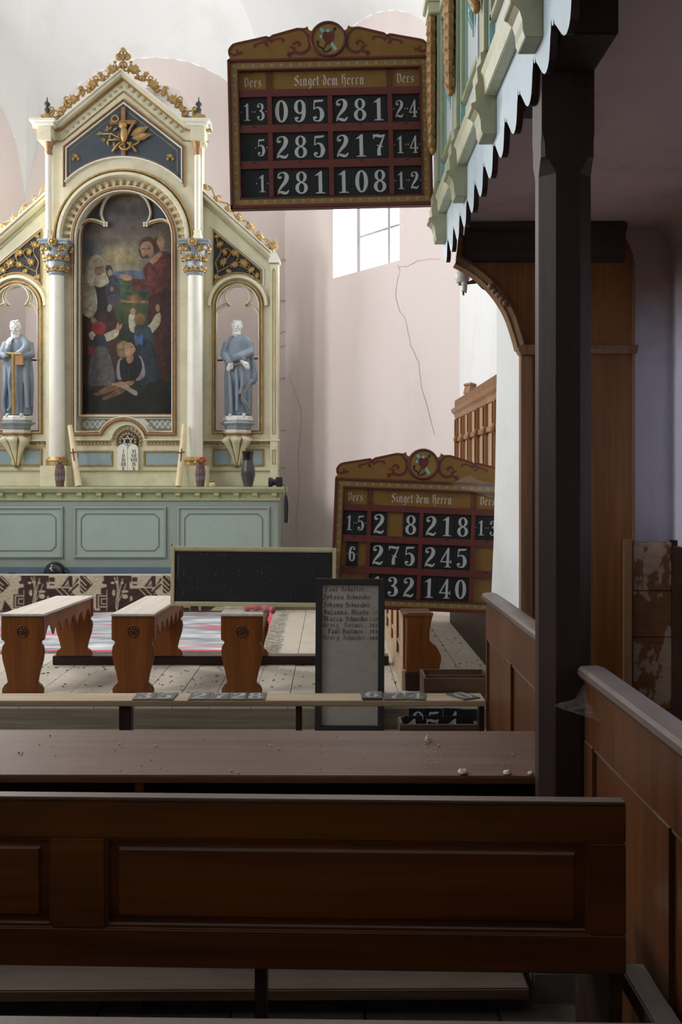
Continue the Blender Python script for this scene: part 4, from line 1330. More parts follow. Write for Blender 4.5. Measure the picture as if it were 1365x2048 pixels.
# tympanum
ty = [(133, 361), (133, 297), (248, 207), (364, 297), (364, 361)] + px_arc(248, 479, 163, 45, 135, 24)[1:-1]
obj('tympanum', MB().prism(AL(ty), YR - .006, YR + .002), M['slate'], ret, label='slate blue gable field')
mould('tympanum_frame', [(133, 361), (133, 297), (248, 207), (364, 297), (364, 361)], 3, .03, 'white_paint')
mould('tympanum_frame', [(128, 374), (128, 294), (248, 200), (369, 294), (369, 374)], 3.5, .03, 'copper')
fine = MB()
for seg in ([(141, 346), (141, 301), (248, 218), (355, 301), (355, 346)], px_arc(248, 479, 168, 50, 130, 20)):
    fine.tube([(p[0], YR - .008, p[1]) for p in AL(seg)], 0.0035, 5)
obj('gilt_line', fine, M['gold'], ret)
def T3(x, y, d=.0): c_ = A(x, y); return (c_[0], YR - .008 - d, c_[1])
z5 = lambda x, y: (200 + x / 13.65, 200 + y / 13.65)
def box_px(mb, x0, y0, x1, y1, d0, d1):
    a_, b_ = A(x0, y0), A(x1, y1)
    return mb.box(min(a_[0], b_[0]), max(a_[0], b_[0]), YR - d1, YR - d0, min(a_[1], b_[1]), max(a_[1], b_[1]))
mb = MB()
box_px(mb, *z5(600, 225), *z5(715, 1570), .006, .045)
obj('cross_upright', mb, M['copper'], ret, bev=.004)
mb = MB()
box_px(mb, *z5(285, 580), *z5(1015, 700), .006, .04)
obj('cross_arm', mb, M['copper'], ret, bev=.004)
LEAF = [(0, 0), (.22, .12), (.5, .05), (.42, .3), (.62, .52), (.36, .55), (.3, .8), (.12, .72), (0, 1), (-.12, .72), (-.3, .8), (-.36, .55), (-.62, .52), (-.42, .3), (-.5, .05), (-.22, .12)]
def leaf_mesh(name, mat, pts=LEAF, dome=.22):
    n = len(pts)
    vs = [(p[0], -.02, p[1]) for p in pts] + [(p[0] * .55, -dome, .4 + (p[1] - .4) * .55) for p in pts] + [(0, -dome * .7, .42)] + [(p[0], .02, p[1]) for p in pts]
    fs = [(i, (i + 1) % n, n + (i + 1) % n, n + i) for i in range(n)] + [(n + i, n + (i + 1) % n, 2 * n) for i in range(n)] + [(2 * n + 1 + i, 2 * n + 1 + (i + 1) % n, (i + 1) % n, i) for i in range(n)]
    return mesh_of(name, MB().add(vs, fs), mat)
leaf_me = leaf_mesh('gilded_leaf', M['gold'])
blade = [(0, 0), (.16, .25), (.18, .55), (0, 1), (-.18, .55), (-.16, .25)]
blade_me = leaf_mesh('gilded_blade', M['gold'], blade, .12)
def put_leaf(x, y, size, ang, Y=YR, d=.02, me_=None):
    c_ = px(x, y, Y)
    o = obj('gilded_leaf', me_ or leaf_me, None, ret)
    o.matrix_local = inv @ Matrix.Translation((c_[0], Y - d, c_[1])) @ Matrix.Rotation(math.radians(ang), 4, 'Y') @ Matrix.Scale(size * S, 4) @ Matrix.Translation((0, 0, -.4))
for x, y, s_, a in ((0, 960, 7, -90), (40, 930, 7, -70), (230, 800, 8, -20), (300, 800, 7, 25), (200, 860, 6, -60), (290, 1010, 8, 190), (140, 1120, 7, 200), (230, 1180, 9, 170), (420, 830, 9, 60), (400, 1230, 8, 180), (470, 1330, 6, 190), (430, 1080, 6, 90), (530, 980, 7, 180), (90, 1100, 6, 230)):
    put_leaf(*z5(x, y), s_ * 1.5, a, me_=blade_me, d=.03)
for x0, y0, x1, y1, w_ in ((800, 1030, 1310, 780, 9), (820, 1090, 1390, 980, 9), (860, 960, 1250, 770, 6)):
    p_, q_ = z5(x0, y0), z5(x1, y1)
    L_ = math.hypot(q_[0] - p_[0], q_[1] - p_[1])
    put_leaf((p_[0] + q_[0]) / 2, (p_[1] + q_[1]) / 2, L_, math.degrees(math.atan2(q_[0] - p_[0], p_[1] - q_[1])), me_=blade_me, d=.035)
mb = MB()
mb.tube([T3(*z5(660, 1250), .05)] + [T3(*z5(x, y), .05) for x, y in ((560, 1320), (640, 1400), (760, 1400), (850, 1330), (860, 1200))], .012, 6)
mb.tube([T3(*z5(x, y), .03) for x, y in ((640, 1150), (480, 1270), (360, 1440))], .013, 6)
mb.tube([T3(*z5(x, y), .03) for x, y in ((760, 1180), (880, 1280), (1010, 1440))], .013, 6)
mb.tube([T3(*z5(x, y), .03) for x, y in ((860, 1230), (960, 1260), (1060, 1200), (1110, 1100))], .010, 6)
mb.tube([T3(*z5(x, y), .03) for x, y in ((640, 1100), (520, 1050), (320, 950), (60, 960))], .009, 6)
mb.tube([T3(*z5(x, y), .03) for x, y in ((600, 1120), (430, 1120), (240, 1120))], .009, 6)
mb.tube([T3(*z5(x, y), .04) for x, y in ((960, 650), (860, 800), (790, 960), (720, 1100))], .014, 6)
obj('gilded_stems', mb, M['gold'], ret, smooth=True)
mb = MB()
c_ = A(*z5(690, 990))
mb.ball((c_[0], YR - .06, c_[1]), .05, 12, 1.7, .8, .6)
mb.ball((c_[0] - .01, YR - .07, c_[1] + .09), .042, 10, .9, 1.1, .6)
obj('gilded_chalice', mb, M['gold'], ret, smooth=True)
mb = MB()
c_ = A(*z5(440, 560))
mb.tube([(c_[0] + .035 * math.cos(i * PI / 6), YR - .05, c_[1] + .035 * math.sin(i * PI / 6)) for i in range(12)], .01, 6, closed=True)
obj('gilded_ring', mb, M['gold'], ret, smooth=True)
for x, y in ((152, 316), (341, 316)):
    for dx, dy, s_, a in ((0, -3, 12, 10), (-5, 3, 8, -100), (5, 3, 8, 120)):
        put_leaf(x + dx, y + dy, s_, a, d=.015)
# gable cornice
gp = [(70, 254), (122, 252), (246, 150), (372, 252), (424, 254)]
mould('gable_cornice', [(p[0], p[1] + 3) for p in gp], 9, .10, 'cream')
mould('gable_cornice', [(p[0], p[1] - 2) for p in gp], 4, .13, 'white_paint')
mould('gable_gilt_line', [(p[0], p[1] + 9) for p in gp], 3, .06, 'gold')
mould('gable_gilt_line', [(76, 284), (126, 282), (247, 183), (368, 282), (418, 284)], 2, .02, 'gold')
stud = MB().prism([(-.013, -.013), (.013, -.013), (.013, .013), (-.013, .013)], -.016, 0)
stud_me = mesh_of('stud', stud, M['gal_olive'])
for i in range(11):
    for side in (-1, 1):
        t_ = (i + .3) / 11
        x = 248 + side * (4 + 118 * t_)
        y = 178 + 97 * t_ if t_ < .98 else 270
        c_ = A(x, y - 6)
        o = obj('stud', stud_me, None, ret)
        o.location = inv @ Vector((c_[0], YR - .002, c_[1]))
# corner blocks, colonnettes
for side, xc in ((-1, 97), (1, 399)):
    mb = MB()
    box_px(mb, xc - 14, 262, xc + 14, 290, -.1, .16)
    obj('corner_block', mb, M['cream'], ret, bev=.006)
    mb = MB()
    box_px(mb, xc - 27, 250, xc + 24, 256, -.1, .22)
    box_px(mb, xc - 23, 256, xc + 20, 262, -.1, .19)
    obj('corner_cornice', mb, M['white_paint'], ret, bev=.005)
    mb = MB()
    c_ = A(xc - 1, 228)
    box_px(mb, xc - 9, 240, xc + 9, 250, -.02, .10)
    for q in (-9, 0, 9):
        c2 = A(xc + q, 240)
        mb.ball((c2[0], YR - .05, c2[1]), .05 if q == 0 else .035, 10, 1.2)
    obj('finial_base', mb, M['gold'], ret, smooth=50)
    c2 = A(xc, 200)
    mb = MB().lathe([(.02, A(0, 236)[1]), (.03, A(0, 222)[1]), (.012, A(0, 218)[1]), (.034, A(0, 213)[1]), (.03, A(0, 210)[1]), (.008, A(0, 206)[1]), (.004, A(0, 198)[1])], c2[0], YR - .05, 10)
    obj('finial_spike', mb, M['iron'], ret, smooth=True)
    c2 = A(xc + 4 if side < 0 else xc - 2, 0)
    yc = YR - .07
    Z = lambda y: A(0, y)[1]
    obj('colonnette_capital', MB().lathe([(.03, Z(316)), (.042, Z(312)), (.036, Z(306)), (.05, Z(296)), (.062, Z(290)), (.066, Z(287))], c2[0], yc, 12), M['copper'], ret, smooth=40)
    mb = MB()
    box_px(mb, xc - 9 + (4 if side < 0 else -2), 284, xc + 11 + (4 if side < 0 else -2), 289, -.02, .15)
    obj('colonnette_abacus', mb, M['silver_blue'], ret, bev=.003)
    obj('colonnette', MB().lathe([(.032, Z(466)), (.032, Z(315))], c2[0], yc, 14), M['white_paint'], ret, smooth=40)
    obj('colonnette_base', MB().lathe([(.055, Z(488)), (.055, Z(478)), (.046, Z(474)), (.04, Z(470)), (.044, Z(466)), (.034, Z(463))], c2[0], yc, 8), M['cream'], ret, smooth=30)
# big columns
for xc in (114, 390):
    YC = 10.52
    Z = lambda y: px(0, y, YC)[1]
    X_ = px(xc, 0, YC)[0]
    obj('column', MB().lathe([(.084, Z(920)), (.079, Z(700)), (.074, Z(550))], X_, YC, 24), M['white_paint'], ret, smooth=40)
    obj('column_base', MB().lathe([(.115, Z(932)), (.115, Z(928)), (.108, Z(924)), (.12, Z(921)), (.1, Z(917)), (.086, Z(914))], X_, YC, 24), M['gold'], ret, smooth=40)
    obj('column_plinth', MB().box(X_ - .14, X_ + .14, YC - .14, YC + .12, zt, Z(932)), M['cream'], ret, bev=.006)
    obj('capital', MB().lathe([(.08, Z(552)), (.09, Z(549)), (.082, Z(546)), (.088, Z(535)), (.105, Z(515)), (.135, Z(498)), (.14, Z(494))], X_, YC, 16), M['silver_blue'], ret, smooth=40)
    mb = MB()
    mb.box(X_ - .155, X_ + .155, YC - .155, YC + .12, Z(494), Z(489)).box(X_ - .165, X_ + .165, YC - .165, YC + .12, Z(489), Z(484))
    obj('abacus', mb, M['silver_blue'], ret, bev=.005)
    for row, (yy, rr, n_, s_) in enumerate(((538, .093, 8, 15), (518, .112, 8, 17), (500, .14, 6, 15))):
        for q in range(n_):
            a = 2 * PI * (q + .5 * row) / n_
            if math.sin(a) > .35: continue
            o = obj('acanthus_leaf', leaf_me, None, ret)
            o.matrix_local = inv @ Matrix.Translation((X_ + rr * math.cos(a), YC + rr * math.sin(a), Z(yy + 8))) @ Matrix.Rotation(a + PI / 2, 4, 'Z') @ Matrix.Rotation(.35, 4, 'X') @ Matrix.Scale(s_ * S, 4)
    mb = MB()
    for q in range(8):
        a = q * PI / 4
        mb.ball((X_ + .032 * math.cos(a), YC - .17, Z(491) + .032 * math.sin(a)), .018, 8)
    mb.ball((X_, YC - .18, Z(491)), .022, 8)
    obj('capital_flower', mb, M['gold'], ret, smooth=True)
    for s_ in (-1, 1):
        mb = MB()
        mb.tube([(X_ + s_ * (.13 + .03 * math.cos(t_)), YC - .13 + .0 * t_, Z(500) + .03 * math.sin(t_)) for t_ in np.linspace(0, 5, 10)], .011, 6)
        obj('volute', mb, M['gold'], ret, smooth=True)
# ---- side wings
YW = 10.78
SW = 1 / (F / YW)
def wing(pts): return AL(pts, YW)
def mirror(P): return [(2 * AX - p[0], p[1]) for p in P]
wing_outer = [(402, 972), (402, 382), (546, 512), (558, 526), (558, 972)]
wing_hole = [(432, 861), (518, 861)] + px_arc(475, 613, 43, 0, 180, 20)
lobe = MB()
def wsym(fn):
    for mir in (False, True):
        fn((lambda pts: mirror(AL(pts, YW))) if mir else (lambda pts: AL(pts, YW)), mir)
def build_wing(Wp, mir):
    sgn = -1 if mir else 1
    def mw(name, pts, w_, h_, mat, closed=False, lift=0.0):
        return obj(name, MB().sweep(Wp(pts), ROUND(w_ * SW, h_), YW - lift, closed), M[mat], ret, smooth=40)
    obj('wing_body', MB().prism(Wp(wing_outer), YW, YW + .14, 'xz', [Wp(wing_hole)]), M['cream'], ret)
    mw('niche_frame', [(428, 865), (524, 865)] + px_arc(476, 612, 48, 0, 180, 24), 6, .035, 'gold', True)
    mw('niche_bead', [(434, 860), (518, 860)] + px_arc(476, 612, 42, 0, 180, 24), 2.5, .03, 'white_paint', True)
    mw('niche_arch', px_arc(476, 612, 57, 0, 180, 24), 8, .05, 'cream')
    # tracery
    r3 = crom([(459, 612), (453, 604), (450, 594), (455, 580), (466, 571), (476, 569), (487, 571), (497, 580), (502, 594), (499, 604), (492, 612)], 5)
    mw('tracery', r3, 8, .05, 'white_paint', False, -.03)
    mw('tracery', r3, 2.2, .065, 'gold', False, -.03)
    for P in ([(459, 612), (452, 608), (444, 611), (437, 618), (433, 626)], [(492, 612), (499, 608), (507, 611), (514, 618), (518, 626)]):
        mw('tracery', crom(P, 4), 8, .05, 'white_paint', False, -.03)
        mw('tracery', crom(P, 4), 2.2, .065, 'gold', False, -.03)
    # spandrel with vine
    tri = [(427, 462), (522, 541), (522, 563)] + px_arc(476, 612, 66, 46, 138, 16) + [(427, 568)]
    obj('spandrel', MB().prism(Wp(tri), YW - .006, YW + .002), M['dark_panel'], ret, label='dark spandrel field with gilded vine')
    mw('spandrel_frame', [(427, 462), (522, 541), (522, 563)] + px_arc(476, 612, 66, 46, 138, 16) + [(427, 568)], 3, .025, 'gold', True)
    mw('spandrel_frame', [(423, 452), (527, 538), (527, 572)] , 3, .02, 'white_paint')
    mb = MB()
    for P in ([(430, 562), (436, 545), (432, 525), (442, 505), (436, 485), (432, 472)], [(436, 545), (455, 535), (470, 528), (478, 510), (466, 500)], [(470, 528), (495, 538), (510, 550), (518, 556)], [(442, 505), (455, 498), (462, 508), (452, 520)], [(480, 532), (492, 524), (500, 530), (494, 540)]):
        P3 = Wp(crom(P, 4))
        mb.tube([(p[0], YW - .016, p[1]) for p in P3], .006, 6)
    obj('gilded_vine', mb, M['gold'], ret, smooth=True)
    for x, y, s_, a in ((440, 490, 13, -30), (450, 505, 12, 70), (470, 507, 16, 20), (447, 525, 14, -60), (470, 530, 14, 150), (488, 527, 17, 40), (503, 541, 13, -30), (515, 552, 10, 100), (434, 555, 12, 200), (505, 556, 9, 200), (434, 474, 9, 0), (458, 543, 10, 210)):
        p = Wp([(x, y)])[0]
        o = obj('gilded_leaf', leaf_me, None, ret)
        o.matrix_local = inv @ Matrix.Translation((p[0], YW - .022, p[1])) @ Matrix.Rotation(math.radians(a) * sgn, 4, 'Y') @ Matrix.Scale(s_ * SW * 1.15, 4) @ Matrix.Translation((0, 0, -.4))
    # raking cornice and crest
    mw('wing_cornice', [(402, 388), (543, 514)], 9, .09, 'cream')
    mw('wing_cornice', [(402, 381), (544, 508)], 4, .12, 'white_paint')
    mw('wing_notches', [(402, 402), (538, 524)], 2, .02, 'olive')
    mb = MB()
    P = []
    for i in range(41):
        t_ = i / 40
        x, y = 404 + 138 * t_, 376 + 126 * t_
        o_ = 7 + 5 * math.sin(t_ * 2 * PI * 3.5)
        P.append((x + o_ * .67, y - o_ * .74))
    mb.tube([(p[0], YW - .03, p[1]) for p in Wp(P)], .009, 6)
    for i in range(7):
        t_ = (i + .5) / 7
        x, y = 404 + 138 * t_ + 5, 376 + 126 * t_ - 6
        mb.tube([(p[0], YW - .03, p[1]) for p in Wp([(x + 5 * math.cos(w_) * (1 - w_ / 9), y - 5 * math.sin(w_) * (1 - w_ / 9)) for w_ in np.linspace(0, 6.5, 12)])], .007, 5)
    obj('crest_scroll', mb, M['gold'], ret, smooth=True)
    for x, y, s_ in ((412, 377, 14), (434, 402, 16), (457, 421, 17), (478, 440, 16), (501, 456, 17), (522, 478, 16), (537, 496, 14)):
        p = Wp([(x, y)])[0]
        o = obj('gilded_leaf', leaf_me, None, ret)
        o.matrix_local = inv @ Matrix.Translation((p[0], YW - .04, p[1])) @ Matrix.Rotation(math.radians(30 + random.uniform(-40, 30)) * sgn, 4, 'Y') @ Matrix.Scale(s_ * SW, 4) @ Matrix.Translation((0, 0, -.4))
    # end pinnacle
    a_, b_ = Wp([(541, 530)])[0], Wp([(557, 885)])[0]
    obj('end_pilaster', MB().box(min(a_[0], b_[0]), max(a_[0], b_[0]), YW - .05, YW + .1, zt, a_[1]), M['cream'], ret, bev=.004)
    mw('pilaster_groove', [(546, 868), (546, 545), (548, 539), (551, 545), (551, 868)], 1.6, .058, 'gold', True)
    mw('pilaster_groove', [(546, 900), (551, 900), (551, 928), (546, 928)], 1.6, .058, 'gold', True)
    obj('pinnacle_gable', MB().prism(Wp([(538, 528), (561, 528), (561, 522), (549, 500), (538, 522)]), YW - .075, YW + .1), M['white_paint'], ret, bev=.003)
    p = Wp([(549, 0)])[0][0]
    Z = lambda y: px(0, y, YW)[1]
    obj('pinnacle_finial', MB().lathe([(.02, Z(503)), (.05, Z(495)), (.02, Z(491)), (.036, Z(487)), (.01, Z(483)), (.004, Z(479))], p, YW - .03, 8), M['gold'], ret, smooth=30)
    # console under the statue
    cx = Wp([(475, 0)])[0][0]
    r_ = 28 * SW
    obj('console_shelf', MB().lathe([(r_ * .95, Z(869)), (r_ * 1.02, Z(866)), (r_ * 1.04, Z(862)), (r_ * .9, Z(859))], cx, YW - .02, 8, a0=0, a1=2 * PI).xf(Matrix.Identity(4)), M['white_paint'], ret, bev=.003)
    obj('console_band', MB().lathe([(r_ * 1.0, Z(872)), (r_ * 1.06, Z(869.5)), (r_ * 1.0, Z(867))], cx, YW - .02, 8), M['copper'], ret)
    obj('console_skirt', MB().lathe([(r_ * .8, Z(892)), (r_ * .93, Z(889)), (r_ * .96, Z(872))], cx, YW - .02, 8), M['cream'], ret)
    for q in (-1, 0, 1):
        mb = MB()
        c0_ = (cx + q * r_ * .68, YW - .02 - (r_ * .9 if q == 0 else r_ * .62))
        P = []
        for t_ in np.linspace(0, 1, 9):
            f_ = (1 - t_) ** 1.5
            P.append((cx + (c0_[0] - cx) * f_ + q * .012, YW - .02 + (c0_[1] - YW + .02) * f_ - .02, Z(876 + 56 * t_)))
        mb.tube(P, [.062 - .046 * (i / 8) ** .6 for i in range(9)], 10)
        obj('console_rib', mb, M['cream'], ret, smooth=True)
    for q in (-1, 1):
        mb = MB()
        P = [(cx + q * r_ * .34 * (1 - t_) ** 1.4 + q * .006, YW - .05 - r_ * .75 * (1 - t_) ** 1.4, Z(880 + 54 * t_)) for t_ in np.linspace(0, 1, 9)]
        mb.tube(P, .009, 6)
        obj('console_gilt_line', mb, M['copper'], ret, smooth=True)
    obj('console_tip', MB().lathe([(.012, Z(936)), (.034, Z(932)), (.03, Z(924))], cx, YW - .03, 8), M['copper'], ret)
    # iron rod behind the statue
    a_, b_ = Wp([(433, 719)])[0], Wp([(517, 715)])[0]
    obj('iron_rod', MB().tube([(a_[0], YW + .08, a_[1]), (b_[0], YW + .08, b_[1])], .009, 6), M['iron'], ret)
    # predella of the wing
    for xa_, xb_ in ((429, 462), (488, 526)):
        P = Wp([(xa_, 929), (xb_, 929), (xb_, 901), (xa_, 901)])
        obj('predella_panel', MB().prism(P, YW - .004, YW + .004), M['blue_panel'], ret)
    mw('predella_frame', [(427, 931), (527, 931), (527, 899), (427, 899)], 3.5, .02, 'gold', True)
    mw('predella_cornice', [(404, 881), (561, 881)], 5, .06, 'cream')
    mw('predella_cornice', [(404, 891), (560, 891)], 2, .035, 'cream')
    mw('plinth_line', [(404, 941), (560, 941)], 2.2, .03, 'olive')
    n_ = 14
    for i in range(n_):
        x = 412 + 145 * i / n_
        if 446 < x < 504: continue
        o = obj('tooth', tooth_me, None, ret)
        o.location = inv @ Vector((Wp([(x, 889)])[0][0], YW - .004, Wp([(x, 889)])[0][1]))
tooth_me = mesh_of('tooth', MB().prism([(-.02, 0), (.02, 0), (0, .03)], -.02, 0), M['gold'])
wsym(build_wing)
# cresting of the main gable
mb = MB()
grape = MB()
for side in (-1, 1):
    P = []
    for i in range(61):
        t_ = i / 60
        x, y = 248 + side * (10 + 132 * t_), 150 + 92 * t_ + (4 if t_ > .9 else 0) * (t_ - .9) * 10
        o_ = 9 + 6 * math.sin(t_ * 2 * PI * 4.5)
        P.append((x + side * o_ * .58, y - o_ * .81))
    mb.tube([T3(*p, .03) for p in P], .010, 6)
    for i in range(9):
        t_ = (i + .4) / 9
        x, y = 248 + side * (10 + 132 * t_ + (3 if i % 2 else 9)), 150 + 92 * t_ - (4 if i % 2 else 14)
        mb.tube([T3(x + side * 6 * math.cos(w_) * (1 - w_ / 9), y - 6 * math.sin(w_) * (1 - w_ / 9), .03) for w_ in np.linspace(0, 6.5, 12)], .008, 5)
        if i % 2 == 0:
            for q in range(9):
                c_ = T3(x + random.uniform(-4, 4), y + 6 + random.uniform(-5, 4), .03 + random.uniform(0, .02))
                grape.ball(c_, .014, 6)
    for x, y, s_, a in ((22, 143, 19, 20), (61, 173, 19, 25), (100, 203, 19, 30), (40, 160, 11, 70), (80, 190, 11, 80), (118, 222, 12, 60), (46, 152, 10, -40), (85, 181, 10, -30), (124, 232, 12, 150), (68, 185, 10, 150), (28, 158, 9, 160), (108, 215, 10, 160), (132, 240, 10, 90)):
        put_leaf(248 + side * x, y, s_ * 1.25, side * a, d=.045)
obj('crest_vine', mb, M['gold'], ret, smooth=True)
obj('grape_clusters', grape, M['gold'], ret, smooth=True)['kind'] = 'stuff'
mb = MB()
for c_x, c_y, r_ in ((248, 112, 8), (240, 117, 6), (256, 117, 6), (248, 133, 7), (242, 141, 4), (254, 141, 4)):
    mb.tube([T3(c_x + r_ * math.cos(w_), c_y - r_ * math.sin(w_), .03) for w_ in np.linspace(0, 2 * PI, 14)[:-1]], .010, 6, closed=True)
mb.tube([T3(248, 152, .03), T3(248, 102, .03)], .012, 6)
mb.tube([T3(238, 150, .03), T3(232, 128, .03)], .008, 6)
mb.tube([T3(258, 150, .03), T3(264, 128, .03)], .008, 6)
obj('gable_finial', mb, M['gold'], ret, smooth=True)
for x, y, s_, a in ((248, 104, 12, 0), (238, 118, 11, -70), (258, 118, 11, 70), (248, 120, 10, 180), (232, 128, 7, -20), (264, 128, 7, 20), (248, 134, 9, 0)):
    put_leaf(x, y, s_, a, d=.05)
# predella of the centre
for xa_, xb_ in ((155, 223), (290, 358)):
    P = AL([(xa_, 930), (xb_, 930), (xb_, 904), (xa_, 904)])
    obj('predella_panel', MB().prism(P, YR - .004, YR + .004), M['blue_panel'], ret)
    mould('predella_frame', [(xa_ - 1, 931), (xb_ + 1, 931), (xb_ + 1, 903), (xa_ - 1, 903)], 3.5, .02, 'gold', YR, True)
mould('predella_cornice', [(148, 880), (222, 880), (226, 875)] + px_arc(257, 882, 33, 170, 10, 14) + [(288, 875), (292, 880), (362, 880)], 4, .05, 'cream')
mould('plinth_line', [(148, 941), (362, 941)], 2.2, .03, 'olive')
for i in range(10):
    for x0 in (156, 296):
        x = x0 + i * 7
        if x > 365: continue
        o = obj('tooth', tooth_me, None, ret)
        o.location = inv @ Vector((A(x, 889)[0], YR - .004, A(x, 889)[1]))
c_ = A(257, 883)
obj('medallion', MB().lathe([(21 * S, 0), (21 * S, .02), (0.001, .024)], n=24).xf(Matrix.Translation((c_[0], YR, c_[1])) @ Matrix.Rotation(PI / 2, 4, 'X')), M['slate'], ret)
for i in range(13):
    a = math.radians(-15 + 210 * i / 12)
    o = obj('tooth', tooth_me, None, ret)
    o.matrix_local = inv @ Matrix.Translation((c_[0] + 23 * S * math.cos(a), YR - .004, c_[1] + 23 * S * math.sin(a))) @ Matrix.Rotation(-(a - PI / 2), 4, 'Y')
mb = MB()
for i in range(10):
    a = math.radians(-10 + 200 * i / 9)
    mb.ball((c_[0] + 15 * S * math.cos(a), YR - .03, c_[1] + 15 * S * math.sin(a)), .018, 8)
obj('medallion_foliage', mb, M['gold'], ret, smooth=True)
mb = MB()
R_ = 11 * S
for ph in (90, -90):
    T_ = [(c_[0] + R_ * math.cos(math.radians(ph + q * 120)), c_[1] + R_ * math.sin(math.radians(ph + q * 120))) for q in range(3)]
    mb.tube([(p[0], YR - .04, p[1]) for p in T_], .009, 6, closed=True)
obj('six_pointed_star', mb, M['white_paint'], ret)
# tablets of the law with roman numerals
for q, (x0, rows) in enumerate(((247, ('I', 'II', 'III', 'IIII', 'V')), (268, ('VI', 'VII', 'VIII', 'IX', 'X')))):
    hw = 10.3
    P = AL([(x0 - hw, 941), (x0 + hw, 941), (x0 + hw, 899)] + px_arc(x0, 899, hw, 0, 180, 12)[1:])
    tb = obj('tablet', MB().prism(P, YR - .05, YR), M['white_paint'], ret, bev=.003)
    mb = MB()
    yb_ = YR - .0512
    for r_, s in enumerate(rows):
        y0 = 899 + r_ * 8.6
        wd = {'I': 2.6, 'V': 5.2, 'X': 5.2}
        tot = sum(wd[ch] for ch in s)
        x = x0 - tot / 2 + (1.5 if q == 0 else 0) * 0
        for ch in s:
            def ln(xa_, ya_, xb_, yb2, w_):
                a_, b_ = A(xa_, ya_, yb_), A(xb_, yb2, yb_)
                mb.ribbon([(a_[0], a_[1], w_ * S), (b_[0], b_[1], w_ * S)], yb_, smooth=False)
            if ch == 'I': ln(x + 1.3, y0, x + 1.3, y0 + 7, 1.3); ln(x + .4, y0 + .3, x + 2.2, y0 + .3, .7); ln(x + .4, y0 + 6.8, x + 2.2, y0 + 6.8, .7)
            elif ch == 'V': ln(x + .6, y0, x + 2.6, y0 + 7, 1.5); ln(x + 4.6, y0, x + 2.6, y0 + 7, .8)
            else: ln(x + .6, y0, x + 4.6, y0 + 7, 1.5); ln(x + 4.6, y0, x + .6, y0 + 7, .8)
        # next letter
            x += wd[ch]
    obj('numerals', mb, M['black_paint'], tb)

# ================================================================== STATUES
def voxel(mb, name, mat, size, smooth=True):
    me = mesh_of(name + '_raw', mb, mat)
    o = bpy.data.objects.new(name, me)
    C.objects.link(o)
    md = o.modifiers.new('r', 'REMESH')
    md.mode = 'VOXEL'
    md.voxel_size = size
    md2 = o.modifiers.new('s', 'SMOOTH')
    md2.iterations = 2
    dg = bpy.context.evaluated_depsgraph_get()
    out = bpy.data.meshes.new_from_object(o.evaluated_get(dg))
    bpy.data.objects.remove(o)
    out.name = name
    if smooth: out.shade_smooth()
    return out


def hand(mb, wrist, d, up, L=.075):
    """palm, four bent fingers and a thumb from the wrist along d, back of the hand towards up"""
    d, up = Vector(d).normalized(), Vector(up).normalized()
    s = d.cross(up).normalized()
    w = Vector(wrist)
    mb.tube([w - d * .01, w + d * L * .25, w + d * L * .5], [.017, .021, .02], 8, sq=(1, .8))
    for q, (off, ln) in enumerate(((-.016, .42), (-.005, .5), (.006, .47), (.016, .36))):
        b = w + d * L * .48 + s * off
        mb.tube([b, b + d * L * ln * .5 - up * .004, b + d * L * ln - up * .018], [.0068, .0062, .005], 6)
    b = w + d * L * .12 - s * .016
    mb.tube([b, b - s * .012 + d * .018, b - s * .014 + d * .04 - up * .008], [.008, .0075, .0055], 6)


